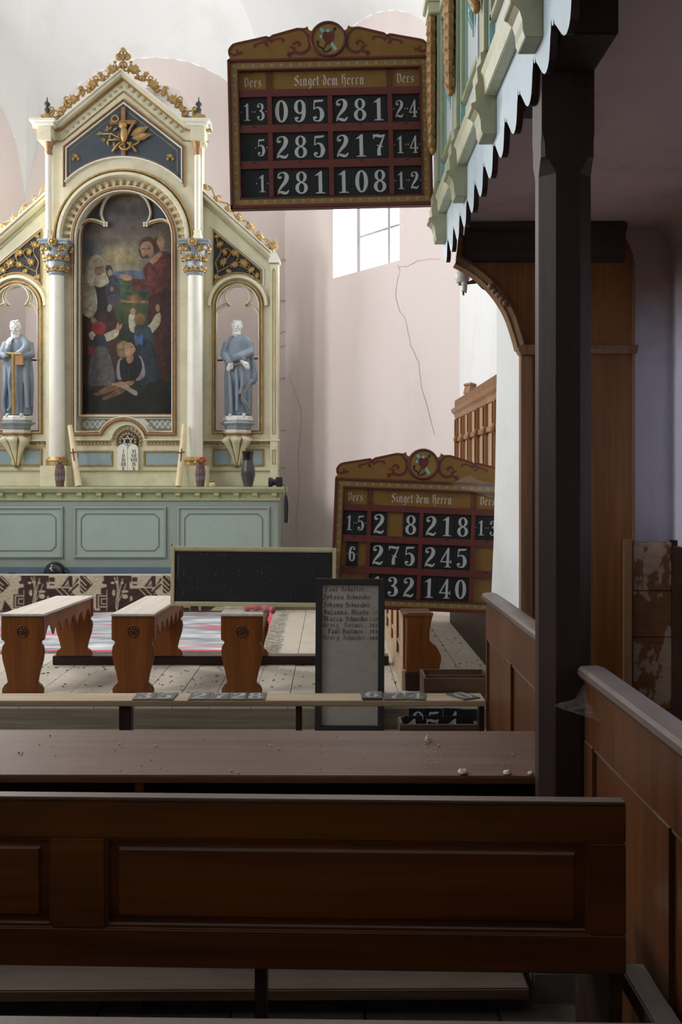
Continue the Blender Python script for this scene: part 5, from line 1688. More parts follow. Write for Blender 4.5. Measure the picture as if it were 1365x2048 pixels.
def statue(label, base, pose):
    """about 0.86 m tall figure; local frame: x right in view, -y to the viewer, z up"""
    root = thing('apostle_statue', label, 'statue', base)
    root.scale = (1.2, 1.2, 1.2)
    r = random.Random(pose)
    # ---- robe: rings with folds
    rb = MB()
    if pose == 1:
        rings = [(0.02, .115, .085), (.10, .118, .09), (.22, .122, .092), (.36, .124, .094), (.46, .118, .09), (.54, .116, .086), (.62, .118, .085), (.675, .112, .078), (.71, .085, .066), (.735, .045, .045), (.745, .03, .034)]
    else:
        rings = [(0.02, .12, .085), (.10, .124, .09), (.22, .128, .094), (.36, .130, .096), (.46, .124, .092), (.54, .124, .09), (.62, .122, .088), (.675, .112, .08), (.71, .082, .066), (.735, .045, .045), (.745, .03, .034)]
    n = 72
    ph = [r.uniform(0, 6) for _ in range(4)]
    for z, rx, ry in rings:
        fo = .085 * max(0, (.58 - z) / .56) + .015
        for q in range(n):
            a = 2 * PI * q / n
            f_ = 1 + fo * (math.sin(9 * a + ph[0] + z * 1.5) * .7 + .5 * math.sin(15 * a + ph[1] - z * 2))
            rb.v.append((rx * f_ * math.cos(a), ry * f_ * math.sin(a), z))
    for i in range(len(rings) - 1):
        for q in range(n):
            w_ = (q + 1) % n
            rb.f.append((i * n + q, i * n + w_, (i + 1) * n + w_, (i + 1) * n + q))
            rb.m.append(0)
    rb.f += [tuple(reversed(range(n))), tuple((len(rings) - 1) * n + q for q in range(n))]
    rb.m += [0, 0]
    body = MB()
    if pose == 1:                                    # arms crossed low in front, cloak over the left shoulder
        rb.tube([(-.10, 0, .665), (-.118, -.045, .56), (-.085, -.095, .50)], [.038, .042, .034], 10)
        rb.tube([(.10, 0, .665), (.112, -.05, .58), (.02, -.112, .53), (-.03, -.118, .52)], [.038, .042, .038, .03], 10)
        rb.tube([(-.085, -.095, .50), (-.04, -.115, .475)], [.034, .026], 10)
        rb.tube([(.06, -.085, .56), (.045, -.11, .50)], [.03, .026], 8)
        hand(body, (-.05, -.118, .478), (-.45, -.25, -1), (0, -1, .2), .08)
        hand(body, (.052, -.112, .482), (.75, -.15, -.7), (.2, -1, .4), .08)
        rb.tube(crom([(.06, -.06, .71), (.115, -.03, .60), (.135, .0, .42), (.125, .01, .30)], 4), [.03 + .012 * math.sin(i * .8) for i in range(13)], 8)
        rb.tube(crom([(.13, -.03, .33), (.085, -.085, .26), (.05, -.105, .17), (.08, -.095, .11), (.11, -.06, .05)], 4), .016, 8)
        rb.tube(crom([(-.075, -.07, .44), (-.06, -.10, .30), (-.05, -.10, .12), (-.05, -.095, .03)], 4), .018, 8)
        rb.tube(crom([(-.01, -.095, .44), (0, -.115, .28), (.0, -.11, .05)], 4), .016, 8)
        rb.tube(crom([(.04, -.09, .44), (.045, -.11, .30), (.03, -.11, .2)], 4), .014, 8)
        rb.tube(crom([(-.06, -.06, .72), (-.10, -.07, .64), (-.115, -.06, .56)], 4), .014, 8)
        head = Vector((-.01, -.02, .795)); tilt = 0
    else:                                            # right hand at the beard, left hand over a book on a T-shaped staff
        rb.tube([(-.10, 0, .665), (-.125, -.05, .55), (-.06, -.10, .53)], [.04, .043, .036], 10)
        rb.tube([(-.06, -.10, .53), (-.055, -.11, .60), (-.045, -.095, .64)], [.034, .03, .022], 10)
        rb.tube([(.10, 0, .665), (.13, -.04, .56), (.05, -.10, .545), (.0, -.115, .54)], [.04, .044, .036, .028], 10)
        rb.tube(crom([(.06, -.05, .71), (.1, -.085, .64), (.07, -.1, .58), (.03, -.1, .56)], 4), .03, 8)
        hand(body, (-.048, -.098, .635), (.1, .1, 1), (-.2, -1, .2), .08)
        hand(body, (.02, -.12, .545), (.8, -.3, -.75), (.1, -1, .5), .085)
        rb.tube(crom([(-.10, -.05, .46), (-.08, -.095, .30), (-.10, -.085, .14), (-.09, -.08, .03)], 4), .02, 8)
        rb.tube(crom([(-.03, -.09, .45), (-.04, -.115, .30), (-.02, -.11, .12), (-.06, -.1, .05)], 4), .016, 8)
        rb.tube(crom([(.08, -.07, .5), (.1, -.085, .3), (.11, -.075, .08)], 4), .02, 8)
        rb.tube(crom([(.12, -.03, .5), (.135, -.03, .3), (.125, -.03, .1)], 4), .02, 8)
        head = Vector((-.005, -.045, .79)); tilt = .3
    # ---- head, beard, hair, feet as one white body
    hm = Matrix.Translation(head) @ Matrix.Rotation(tilt, 4, 'X') @ Matrix.Scale(1.04, 4)
    s0 = len(body.v)
    body.ball((0, 0, .012), .05, 16, 1.2, .88, 1.0)
    body.ball((0, -.016, -.024), .035, 12, 1.1)
    body.tube([(0, -.05, .014), (0, -.062, -.008), (0, -.05, -.014)], [.006, .0105, .006], 8)
    for sx in (-1, 1):
        body.ball((sx * .0155, -.043, .022), .011, 8, .6)        # brows
        body.ball((sx * .0155, -.0425, .010), .0075, 8, .7)      # eyes
        body.ball((sx * .024, -.034, -.006), .014, 8)            # cheeks
        body.ball((sx * .045, .002, .004), .011, 8, 1.3, .5)     # ears
        body.tube([(0, -.052, -.018), (sx * .014, -.047, -.026), (sx * .02, -.04, -.034)], [.006, .006, .004], 6)
    for q in range(70):
        a = r.uniform(0, 2 * PI)
        z = r.uniform(.0, .062)
        if math.sin(a) < -.55 and z < .05: continue
        rr = .0445 * math.sqrt(max(0, 1 - (z / .075) ** 2))
        body.ball((rr * math.cos(a), rr * math.sin(a), z + .01), r.uniform(.006, .0095), 8)
    for q in range(16):
        a = -PI / 2 + r.uniform(-1, 1)
        L_ = .055 if pose == 1 else .085
        x = .034 * math.cos(a)
        y = .034 * math.sin(a)
        body.tube([(x, y, -.03), (x * .95, y - .012, -.03 - L_ * .45), (x * .45, y * .7 - .012, -.03 - L_ * r.uniform(.7, 1))], [.011, .011, .003], 6)
    body.xf(hm, s0)
    body.tube([(0, 0, .70), head + Vector((0, .005, -.03))], [.034, .03], 10)
    for sx in (-1, 1):
        body.tube([(sx * .055, -.06, .016), (sx * .06, -.10, .016), (sx * .066, -.125, .010)], [.02, .021, .012], 8, sq=(1, .8))
    # inner body so the figure stays one continuous surface
    body.tube([(0, 0, .02), (0, 0, .35), (0, 0, .62), (0, 0, .71)], [.06, .06, .06, .035], 10)
    for A_, B_ in ((((-.095, 0, .66)), ((-.10, -.045, .56))), (((.095, 0, .66)), ((.10, -.05, .57)))):
        body.tube([A_, B_], [.025, .025], 6)
    if pose == 1:
        body.tube([(-.10, -.045, .56), (-.05, -.116, .48)], .018, 8); body.tube([(.10, -.05, .57), (.02, -.11, .53), (.052, -.112, .482)], .018, 8)
    else:
        body.tube([(-.10, -.045, .56), (-.06, -.1, .54), (-.048, -.098, .635)], .018, 8); body.tube([(.10, -.05, .57), (.04, -.1, .545), (.02, -.12, .545)], .018, 8)
    body.tube([(-.06, 0, .1), (-.055, -.06, .02)], .02, 6); body.tube([(.06, 0, .1), (.055, -.06, .02)], .02, 6)
    o = obj('figure', voxel(body, 'figure', M['plaster_white'], .0034), None, root)
    o = obj('robe', voxel(rb, 'robe', M['stone_blue'], .0055), None, root)
    # painted hem line on the cloak
    if pose == 1:
        obj('gilt_hem', MB().tube(crom([(.134, -.06, .33), (.09, -.112, .27), (.052, -.13, .17), (.082, -.12, .11), (.115, -.08, .05)], 4), .0045, 6), M['copper'], root, world=False)
        obj('chain', MB().tube(crom([(-.03, -.135, .47), (0, -.14, .455), (.035, -.135, .475)], 4), .007, 6), M['copper'], root, world=False)
    else:
        stf = obj('staff', MB().tube([(.01, -.15, .02), (.005, -.15, .555)], .014, 8).tube([(-.05, -.15, .555), (.075, -.145, .55)], .013, 8), M['gold'], root, world=False)
        mb = MB().box(.018, .095, -.15, -.125, .455, .545)
        obj('book', mb, M['copper'], root, bev=.003, world=False)
    pl = MB().lathe([(.135, -.028), (.135, 0.0), (.12, .012)], 0, -.01, 8)
    obj('statue_base', pl, M['white_paint'], root, world=False)
    pl = MB().lathe([(.115, -.105), (.12, -.08), (.145, -.062), (.16, -.058), (.16, -.044), (.13, -.036), (.13, -.028)], 0, -.01, 8)
    obj('pedestal', pl, M['silver_blue'], root, world=False)
    return root


zs_ = px(0, 859, YW)[1] + 0.127
sx_ = px(475, 0, YW)[0]
statue('blue robed bearded statue with crossed hands in the right niche', (sx_ + .01, YW - .02, zs_), 1)
statue('blue robed bearded statue leaning on a golden staff in the left niche', (2 * AX - sx_ + .01, YW - .02, zs_), 2)
# ================================================================== WOOD SIDE PANEL UNDER THE GALLERY
YPn = 5.5
def Pn(pts, Y=YPn): return [px(p[0], p[1], Y) for p in pts]
pan = thing('wooden_side_panel', 'tall brown wooden wall panel with curved arch moulding under the gallery end', 'panel', (1.35, YPn, 0.17))
curve = crom([(1041, 700), (1036, 680), (1020, 632), (998, 594), (970, 562), (938, 538), (912, 524)], 5)
out_ = [(1042, 1480), (1042, 700)] + curve[1:] + [(918, 470), (1232, 470), (1255, 480), (1268, 510), (1268, 1480)]
obj('panel_field', MB().prism(Pn(out_), YPn, YPn + .05), M['panel_wood'], pan)
obj('cornice', MB().prism([(YPn + .02, 3.0), (YPn - .06, 3.0), (YPn - .055, 2.965), (YPn - .03, 2.95), (YPn - .02, 2.85), (YPn - .012, 2.80), (YPn, 2.79), (YPn + .02, 2.79)], px(928, 0, YPn)[0], px(1250, 0, YPn)[0], 'yz'), M['dark_cornice'], pan, bev=.004)
obj('arch_moulding', MB().sweep(Pn(curve), [(-.035, 0), (-.035, .05), (-.015, .075), (.005, .055), (.02, .06), (.03, 0)], YPn + .02), M['trim_wood'], pan, smooth=40)
obj('arch_moulding', MB().sweep(Pn([(p[0] + 9, p[1] - 7) for p in curve]), [(-.012, 0), (0, .03), (.012, 0)], YPn), M['trim_wood'], pan, smooth=40)
c_ = px(990, 587, YPn)
mb = MB()
for q in range(5): mb.ball((c_[0] + q * .02 - .03, YPn - .045, c_[1] - q * .022 + .03), .018, 7, 1.2)
obj('carved_spray', mb, M['trim_wood'], pan, smooth=True)
obj('impost', MB().prism(Pn([(1040, 712), (1034, 704), (1034, 697), (1040, 692), (1072, 692), (1072, 712)]), YPn - .06, YPn + .03), M['trim_wood'], pan, bev=.004)
a_, b_ = px(1041, 712, YPn), px(1064, 1480, YPn)
obj('pilaster', MB().box(a_[0], b_[0], YPn - .03, YPn + .01, b_[1], a_[1]), M['trim_wood'], pan, bev=.004)
a_, b_ = px(1068, 692, YPn), px(1274, 708, YPn)
obj('belt_moulding', MB().prism([(YPn, b_[1]), (YPn - .02, b_[1]), (YPn - .03, (a_[1] + b_[1]) / 2), (YPn - .045, a_[1]), (YPn, a_[1])], a_[0], b_[0], 'yz'), M['trim_wood'], pan, bev=.003)
a_, b_ = px(1264, 520, YPn), px(1270, 1090, YPn)
obj('edge_bead', MB().box(a_[0], b_[0], YPn - .012, YPn + .02, b_[1], a_[1]), M['trim_wood'], pan, bev=.003)
a_, b_ = px(1246, 1078, YPn), px(1262, 1480, YPn)
obj('foot_batten', MB().box(a_[0], b_[0], YPn - .03, YPn, b_[1], a_[1]), M['trim_wood'], pan, bev=.003)

wn = thing('wall_wainscot', 'peeling brown board wainscot on the lilac wall right of the post', 'wainscot', (1.75, 5.5, 0.17))
a_, b_ = px(1262, 1084, 5.5), px(1345, 1500, 5.5)
zc = a_[1]
mids = [b_[1], px(0, 1420, 5.5)[1], px(0, 1275, 5.5)[1], px(0, 1182, 5.5)[1], zc]
for z0, z1 in zip(mids[:-1], mids[1:]):
    obj('board', MB().box(a_[0], b_[0], 5.505, 5.545, z0 + .002, z1 - .002), M['peeling'], wn, bev=.003)
obj('edge_board', MB().box(b_[0], b_[0] + .035, 5.49, 5.545, b_[1], zc + .01), M['dark_wood'], wn, bev=.003)
obj('side_board', MB().box(1.865, 1.895, 1.5, 5.48, 0.0, zc - .02), M['dark_wood'], wn)

# ================================================================== CHANCEL WAINSCOT ON THE RIGHT WALL
XW = 1.15
ws = thing('choir_wainscot', 'tall brown panelled wainscot with dentil gallery on the white chancel wall', 'wainscot', (XW, 7.8, 0.275))
zw = H + .64
ye = 9.10
obj('shade_board', MB().box(XW - .075, XW - .005, 6.6, ye, .3, 1.05), M['dark_wood'], ws)  # added dark board, standing in for shade on the lower wainscot
obj('backing', MB().box(XW - .01, XW + .045, 6.6, ye, .3, zw), M['stall_panel'], ws)
cpf = [(XW + .04, zw - .09), (XW - .02, zw - .09), (XW - .028, zw - .05), (XW - .05, zw - .03), (XW - .06, zw), (XW + .04, zw)]
obj('cornice', MB().prism(cpf, 6.6, ye + .06), M['wainscot'], ws, bev=.003)
obj('end_post', MB().box(XW - .03, XW + .045, ye - .02, ye + .02, .3, zw - .09), M['wainscot'], ws, bev=.003)
for i in range(6):
    y = ye - .06 - i * .42
    obj('stile', MB().box(XW - .035, XW - .005, y - .07, y, .3, zw - .09), M['wainscot'], ws, bev=.004)
    obj('stile_bead', MB().box(XW - .045, XW - .03, y - .045, y - .025, .3, zw - .1), M['bench'], ws, bev=.004)
    obj('panel_cap', MB().box(XW - .03, XW - .005, y - .42, y - .07, zw - .30, zw - .26), M['wainscot'], ws, bev=.003)
    obj('corbel', MB().ball((XW - .04, y - .085, zw - .28), .022, 8, 1.4), M['wainscot'], ws, smooth=True)
dent = mesh_of('gallery_slat', MB().box(-.012, .012, -.022, .022, 0, .075), M['wainscot'])
for i in range(35):
    o = obj('gallery_slat', dent, None, ws)
    o.location = base_matrix(ws).inverted() @ Vector((XW - .02, ye - .03 - i * .07, zw))
obj('gallery_strip', MB().box(XW - .015, XW + .01, 6.6, ye, zw, zw + .06), M['stall_panel'], ws)
blk = thing('wood_block', 'small brown wood block tilted on top of the chancel wainscot', 'block', (XW - .012, 8.35, zw + .072), (0, .25, .3))
obj('block', MB().box(-.02, .02, -.06, .06, 0.003, .07).box(-.03, .03, -.07, .07, .07, .09), M['wainscot'], blk, bev=.004, world=False)

# ================================================================== CHOIR DESK (panelled front seen from the side)
cd = thing('choir_desk', 'panelled wooden choir desk with curved end standing under the leaning hymn board', 'desk', (.55, 7.4, .30))
YE = 6.15
def E_(pts): return [px(p[0], p[1], YE) for p in pts]
endp = [(813, 1345), (816, 1226), (868, 1226)] + crom([(864, 1240), (860, 1262), (860, 1280), (866, 1288), (872, 1292), (876, 1298), (882, 1310), (883, 1322), (880, 1334), (880, 1345)], 3)
obj('end_panel', MB().prism(E_(endp), YE, YE + .045), M['bench'], cd, bev=.003)
obj('base_block', MB().prism(E_([(811, 1345), (846, 1345), (846, 1381), (812, 1381)]), YE - .005, YE + .1), M['dark_wood'], cd, bev=.004)
xd = px(813, 0, YE)[0]
obj('front_board', MB().box(xd, xd + .03, YE + .045, 9.2, .40, .755), M['stall_panel'], cd)
obj('plinth', MB().box(xd - .025, xd + .03, YE + .02, 9.2, .30, .42), M['stall_panel'], cd, bev=.004)
for i in range(5):
    y = YE + .12 + i * .62
    obj('front_stile', MB().box(xd - .014, xd + .005, y - .06, y, .42, .755), M['bench'], cd, bev=.003)
    obj('front_rail', MB().box(xd - .012, xd + .005, y, y + .56, .50, .525), M['stall_panel'], cd, bev=.006)
    obj('front_rail', MB().box(xd - .014, xd + .005, y, y + .56, .72, .755), M['stall_panel'], cd, bev=.004)
obj('desk_board', MB().box(xd - .02, xd + .165, YE - .005, 9.2, .755, .772), M['bench'], cd, bev=.004)
obj('far_end', MB().box(xd, xd + .2, 9.16, 9.2, .30, .755), M['bench'], cd)
obj('inner_support', MB().box(xd + .03, xd + .14, 7.6, 7.64, .30, .755), M['bench'], cd)

# ================================================================== HYMN BOARDS
GRP = {'hanging': 'number plates in the hanging hymn board', 'leaning': 'number plates in the leaning hymn board'}
num_cache = {}
def num_mesh(d, w, h, dusty=False):
    k_ = (d, round(w, 4), dusty)
    if k_ not in num_cache: num_cache[k_] = mesh_of('numeral', numeral_shape(d, w, h), M['numeral_dusty' if dusty else 'numeral'])
    return num_cache[k_]
U = 1 / 358.0
plate_me = {}
def number_plate(d, w, h, label, group, loc, rot=(0, 0, 0), big=True, dots=True, name='number_plate', dusty=False):
    key = (round(w, 4), round(h, 4), dusty)
    if key not in plate_me:
        plate_me[key] = bevel(mesh_of('number_plate', MB().box(-w / 2, w / 2, 0, .006, 0, h), M['plate_dusty' if dusty else 'plate']), .001, 1)
    o = obj(name, plate_me[key], None)
    o.location = loc
    o.rotation_euler = rot
    tag(o, label, 'number plate', group)
    if d:
        f = .80 if big else .62
        hh = h * f
        q = obj('numeral', num_mesh(d, w * (.74 if big else .64), hh, dusty), None, o)
        q.location = (0, -.0008, (h - hh) / 2)
        if not big and dots:
            key2 = ('dot',)
            if key2 not in plate_me:
                plate_me[key2] = mesh_of('dot', MB().poly([(.0035 * math.cos(i * PI / 4), .0035 * math.sin(i * PI / 4)) for i in range(8)], 0), M['numeral'])
            for s_ in (-1, 1):
                t_ = obj('dot', plate_me[key2], None, o)
                t_.location = (s_ * w * .42, -.0008, h * .5)
    return o


ROWS = ((75, 131), (147, 203), (219, 275))
COLS = ((-180, -125.5, 2), (-115.5, -4.5, 3), (5.5, 116, 3), (126, 181, 2))
CELL = ('left verse cell', 'left hymn cell', 'right hymn cell', 'right verse cell')
POS = {2: ('left', 'right'), 3: ('left', 'middle', 'right')}
RN = ('top', 'middle', 'bottom')
def hymn_board(which, label, origin, roll, yaw, lean, digits):
    """local frame: x right, z up, y away; z = 0 at the foot of the frame, front of the frame at y = 0"""
    root = thing('hymn_board', label, 'hymn board', origin, (lean, roll, yaw))
    K = dict(world=False)
    HB = 300
    X = lambda u: u * U
    Z = lambda v: (HB - v) * U
    W2 = 203
    # carcass
    obj('back_board', MB().box(X(-W2 + 6), X(W2 - 6), .014, .030, Z(HB - 4), Z(4)), M['ochre'], root, **K)
    for nm, (a, b, c, d) in (('left', (-W2, -W2 + 6, 0, HB)), ('right', (W2 - 6, W2, 0, HB)), ('top', (-W2, W2, 0, 6)), ('bottom', (-W2, W2, HB - 8, HB))):
        obj('outer_frame', MB().box(X(a), X(b), -.022, .035, Z(d), Z(c)), M['oxblood'], root, bev=.004, **K)
    for (a, b, c, d) in ((-W2 + 6, -W2 + 20, 6, HB - 8), (W2 - 20, W2 - 6, 6, HB - 8), (-W2 + 20, W2 - 20, 6, 19), (-W2 + 20, W2 - 20, HB - 22, HB - 8)):
        obj('flower_band', MB().box(X(a), X(b), -.010, .014, Z(d), Z(c)), M['ochre_band'], root, **K)
    for (a, b, c, d) in ((-W2 + 19, -W2 + 22, 19, HB - 20), (W2 - 22, W2 - 19, 19, HB - 20), (-W2 + 19, W2 - 19, 19, 23), (-W2 + 19, W2 - 19, HB - 23, HB - 20)):
        obj('inner_bead', MB().box(X(a), X(b), -.014, .014, Z(d), Z(c)), M['oxblood'], root, bev=.002, **K)
    # small flower dots painted round the band
    fl = MB()
    for r_ in (0,):
        for q in range(5):
            a = PI / 2 + q * 2 * PI / 5
            fl.poly([(.0042 * math.cos(a) + .0040 * math.cos(i * PI / 3), .0042 * math.sin(a) + .0040 * math.sin(i * PI / 3)) for i in range(6)], 0)
    fl.poly([(.003 * math.cos(i * PI / 3), .003 * math.sin(i * PI / 3)) for i in range(6)], -.0004, 1)
    fl_me = mesh_of('painted_flower', fl, [M['flower_white'], M['slate']])
    spots = [(-W2 + 13 + i * (2 * W2 - 26) / 20, 12.5) for i in range(21)] + [(-W2 + 13 + i * (2 * W2 - 26) / 20, HB - 15) for i in range(21)]
    spots += [(s_ * (W2 - 13), 12.5 + i * (HB - 27.5) / 14) for s_ in (-1, 1) for i in range(1, 14)]
    for u, v in spots:
        o = obj('painted_flower', fl_me, None, root)
        o.location = (X(u), -.0112, Z(v))
    # red grid
    def bar(a, b, c, d): obj('divider', MB().box(X(a), X(b), -.006, .014, Z(d), Z(c)), M['oxblood'], root, bev=.0015, **K)
    bar(-W2 + 22, W2 - 22, 60, 75)
    bar(-W2 + 22, W2 - 22, 131, 147)
    bar(-W2 + 22, W2 - 22, 203, 219)
    for a, b in ((-125.5, -115.5), (-4.5, 5.5), (116, 126)):
        for r0, r1 in ROWS: bar(a, b, r0, r1)
    for c in (-121, 121):
        for q in (-4, 4):
            obj('header_line', MB().box(X(c + q - 1.6), X(c + q + 1.6), .008, .0145, Z(60), Z(24)), M['oxblood'], root, **K)
    nt_ = MB()
    for r0, r1 in ROWS:
        for a, b, n in COLS:
            c = (a + b) / 2
            nt_.poly([(X(c) + 4.5 * U * math.cos(t_), Z(r1 + 1.5) + 4.5 * U * math.sin(t_)) for t_ in np.linspace(PI, 2 * PI, 9)], -.0066)
    obj('finger_notches', nt_, M['black_paint'], root, **K)['kind'] = 'stuff'
    # lettering
    tx = MB()
    nib_text(tx, 'Vers', X(-171), Z(52), 12.5 * U, .0132, .22, width=37 * U)
    nib_text(tx, 'Vers', X(136), Z(50), 12.5 * U, .0132, .22, width=37 * U)
    nib_text(tx, 'Singet dem Herrn.', X(-70), Z(51.5), 13.5 * U, .0132, .215, width=147 * U)
    obj('lettering', tx, M['letter'], root, **K)['kind'] = 'stuff'
    # crest
    half = [(204, 0), (198, -6), (201, -12), (201, -22), (196, -30), (185, -36), (124, -48), (119, -43), (113, -50), (62, -63), (46, -62), (41, -66), (38, -58)]
    cc = (0, -38.5)
    R_ = 36
    ring_r = [(cc[0] + R_ * math.cos(math.radians(a)), cc[1] - R_ * math.sin(math.radians(a))) for a in np.linspace(28, 152, 19)]
    outl = [(p[0], p[1]) for p in half] + ring_r + [(-p[0], p[1]) for p in reversed(half)]
    obj('crest', MB().prism([(X(p[0]), Z(p[1])) for p in outl], 0, .022), M['ochre'], root, **K)
    yb_ = -.0012
    sc_ = MB()
    def st(pts, mirror_=True):
        for s_ in ((1, -1) if mirror_ else (1,)):
            sc_.ribbon([(X(p[0] * s_), Z(p[1]), p[2] * U) for p in pts], yb_)
    st([(197, -10, 3), (199, -20, 5), (192, -30, 5), (184, -33, 5), (150, -40, 5), (124, -45, 5), (119, -41, 4), (112, -46, 5), (64, -59, 5), (50, -58, 4), (44, -62, 3)])
    st([(50, -57, 4), (40, -46, 6), (37, -30, 6), (42, -17, 6), (56, -11, 6), (66, -15, 6), (72, -25, 4)])
    st([(72, -28, 3), (64, -34, 6), (57, -30, 5), (60, -25, 4)]); st([(64, -15, 7), (74, -12, 6), (80, -10, 7), (77, -4, 4)]); st([(66, -20, 7), (78, -26, 3)])
    st([(120, -42, 5), (126, -33, 5), (120, -28, 6)]); st([(122, -38, 4), (140, -33, 4), (148, -30, 4), (146, -25, 5)]); st([(118, -40, 5), (112, -34, 6)]); st([(114, -38, 4), (98, -42, 4), (90, -40, 4), (92, -35, 4)])
    st([(197, -14, 4), (190, -10, 5), (180, -14, 6), (172, -15, 6)]); st([(182, -14, 5), (184, -22, 4)])
    obj('scrollwork', sc_, M['oxblood'], root, **K)
    mb = MB()
    mb.tube([(X(cc[0] + 33.5 * math.cos(a)), .0, Z(cc[1] - 33.5 * math.sin(a))) for a in np.linspace(0, 2 * PI, 37)[:-1]], 3.6 * U, 6, closed=True)
    obj('medallion_ring', mb, M['oxblood'], root, smooth=True, **K)
    mb = MB()
    dskp = [(X(cc[0] + 33 * math.cos(a)), Z(cc[1] - 33 * math.sin(a))) for a in np.linspace(0, 2 * PI, 33)[:-1]]
    obj('medallion', MB().prism(dskp, -.002, .02), M['ochre_band'], root, **K)
    e = lambda x, y: (X((x - 355) / 4.55), Z(cc[1] + (y - 262) / 4.55))
    cr = MB().poly([e(278, 170), e(300, 156), e(437, 352), e(413, 368)], -.0028).poly([e(272, 238), e(358, 166), e(372, 186), e(288, 254)], -.0029)
    obj('painted_cross', cr, M['teal_paint'], root, **K)
    an = MB()
    an.ribbon([(*e(420, 170), 12 * U / 4.55), (*e(300, 370), 14 * U / 4.55)], -.0032, smooth=False)
    an.poly([(e(418, 172)[0] + 16 * U / 4.55 * math.cos(t_), e(418, 172)[1] + 16 * U / 4.55 * math.sin(t_)) for t_ in np.linspace(0, 2 * PI, 9)[:-1]], -.0033)
    an.ribbon([(*e(256, 280), 4 * U), (*e(266, 325), 3.6 * U), (*e(300, 345), 3.6 * U), (*e(310, 370), 3.6 * U), (*e(340, 378), 3.6 * U), (*e(376, 355), 4 * U)], -.0033)
    an.poly([e(240, 290), e(270, 268), e(276, 300)], -.0033).poly([e(366, 345), e(386, 345), e(372, 376)], -.0033)
    obj('painted_anchor', an, M['black_paint'], root, **K)
    hp = crom([e(355, 206), e(340, 192), e(315, 196), e(302, 220), e(308, 255), e(330, 290), e(360, 316), e(392, 285), e(410, 245), e(410, 205), e(390, 192), e(368, 198)], 4, True)
    obj('painted_heart', MB().poly(hp, -.0036), M['oxblood'], root, **K)
    # plates
    Mr_ = base_matrix(root)
    rot_ = root.rotation_euler
    for r_, row in enumerate(digits):
        for c_, cell in enumerate(row):
            a, b, n = COLS[c_]
            pw = (b - a) / n
            for q, d in enumerate(cell):
                if d == '.': continue
                blank = d == '_'
                pos = POS[n][q] if len(cell) == n else 'only'
                uc = a + pw * (q + .5) if len(cell) == n else (a + b) / 2 - 4
                v1 = ROWS[r_][1]
                loc = Mr_ @ Vector((X(uc), .006, Z(v1 + 0.2)))
                what = 'blank black plate' if blank else 'black plate with white ' + d
                lb = f"{what}, {pos} one in the {RN[r_]} {CELL[c_]}, {which} hymn board"
                number_plate('' if blank else d, (pw - .6) * U, 56 * U, lb, GRP[which], loc, rot_, big=(n == 3))
    return root


# hanging board: fixed to the end of the gallery front
Yh = 5.6
cb = px(665.5, 416, Yh)
up = hymn_board('hanging', 'painted hymn number board hanging at the end of the gallery front', (cb[0] - .003, Yh, cb[1]), math.radians(-1.3), 0, 0,
                (('13', '095', '281', '24'), ('_5', '285', '217', '14'), ('_1', '281', '108', '12')))
Yl = 6.45
cb = px(836.0, 1222.5, Yl)
lw = hymn_board('leaning', 'painted hymn number board leaning on the choir desk behind the name board', (cb[0], Yl, cb[1] + .004), math.radians(2.3), 0, math.radians(-2),
                (('15', '2.8', '218', '13'), ('6', '275', '245', ''), ('', '132', '140', '')))
obj('wall_bracket', MB().box(.50, .62, .036, .06, .30, .34).box(.50, .62, .036, .06, .62, .66), M['iron'], up, world=False)

# ================================================================== BLACKBOARD AND NAME BOARD
Yk = 6.38
a_, b_ = px(341, 1097, Yk), px(672, 1216, Yk)
w_, h_ = b_[0] - a_[0], a_[1] - b_[1]
bb = thing('chalk_board', 'long black chalk board in a cream frame standing across the benches', 'blackboard', ((a_[0] + b_[0]) / 2, Yk, .788), (math.radians(-1), math.radians(.6), 0))
K = dict(world=False)
obj('slate', MB().box(-w_ / 2 + .01, w_ / 2 - .01, .004, .014, .01, h_ - .01), M['chalkboard'], bb, **K)
t_ = .024
for nm, (x0, x1, z0, z1) in (('l', (-w_ / 2, -w_ / 2 + t_, 0, h_)), ('r', (w_ / 2 - t_, w_ / 2, 0, h_)), ('b', (-w_ / 2 + t_, w_ / 2 - t_, 0, t_)), ('t', (-w_ / 2 + t_, w_ / 2 - t_, h_ - t_, h_))):
    obj('frame_rail', MB().box(x0, x1, -.006, .02, z0, z1), M['board_frame'], bb, bev=.003, **K)
for q in (.0045, ):
    mb = MB()
    mb.box(-w_ / 2 + t_, w_ / 2 - t_, .001, .006, t_, t_ + .005).box(-w_ / 2 + t_, w_ / 2 - t_, .001, .006, h_ - t_ - .005, h_ - t_)
    obj('frame_bead', mb, M['cream'], bb, **K)
mb = MB()
for q in range(46):
    x, z = random.uniform(-w_ / 2 + .04, w_ / 2 - .04), random.uniform(.04, h_ - .05)
    L_, a = random.uniform(.004, .022), random.choice((1.5, 1.6, 1.4, .2, 2.2))
    mb.ribbon([(x, z, .0012), (x + L_ * math.cos(a), z + L_ * math.sin(a), .0009)], .0034, smooth=False)
mb.ribbon([(-w_ / 2 + .045, h_ - .05, .0018), (-w_ / 2 + .047, h_ - .13, .0018), (-w_ / 2 + .046, h_ - .2, .0014)], .0034)
o = obj('chalk_marks', mb, M['chalk'], bb, **K)
o['kind'] = 'stuff'
obj('hook', MB().tube([(-w_ / 2 + .006, .0, h_), (-w_ / 2 + .004, .0, h_ + .016)], .003, 6), M['iron'], bb, **K)

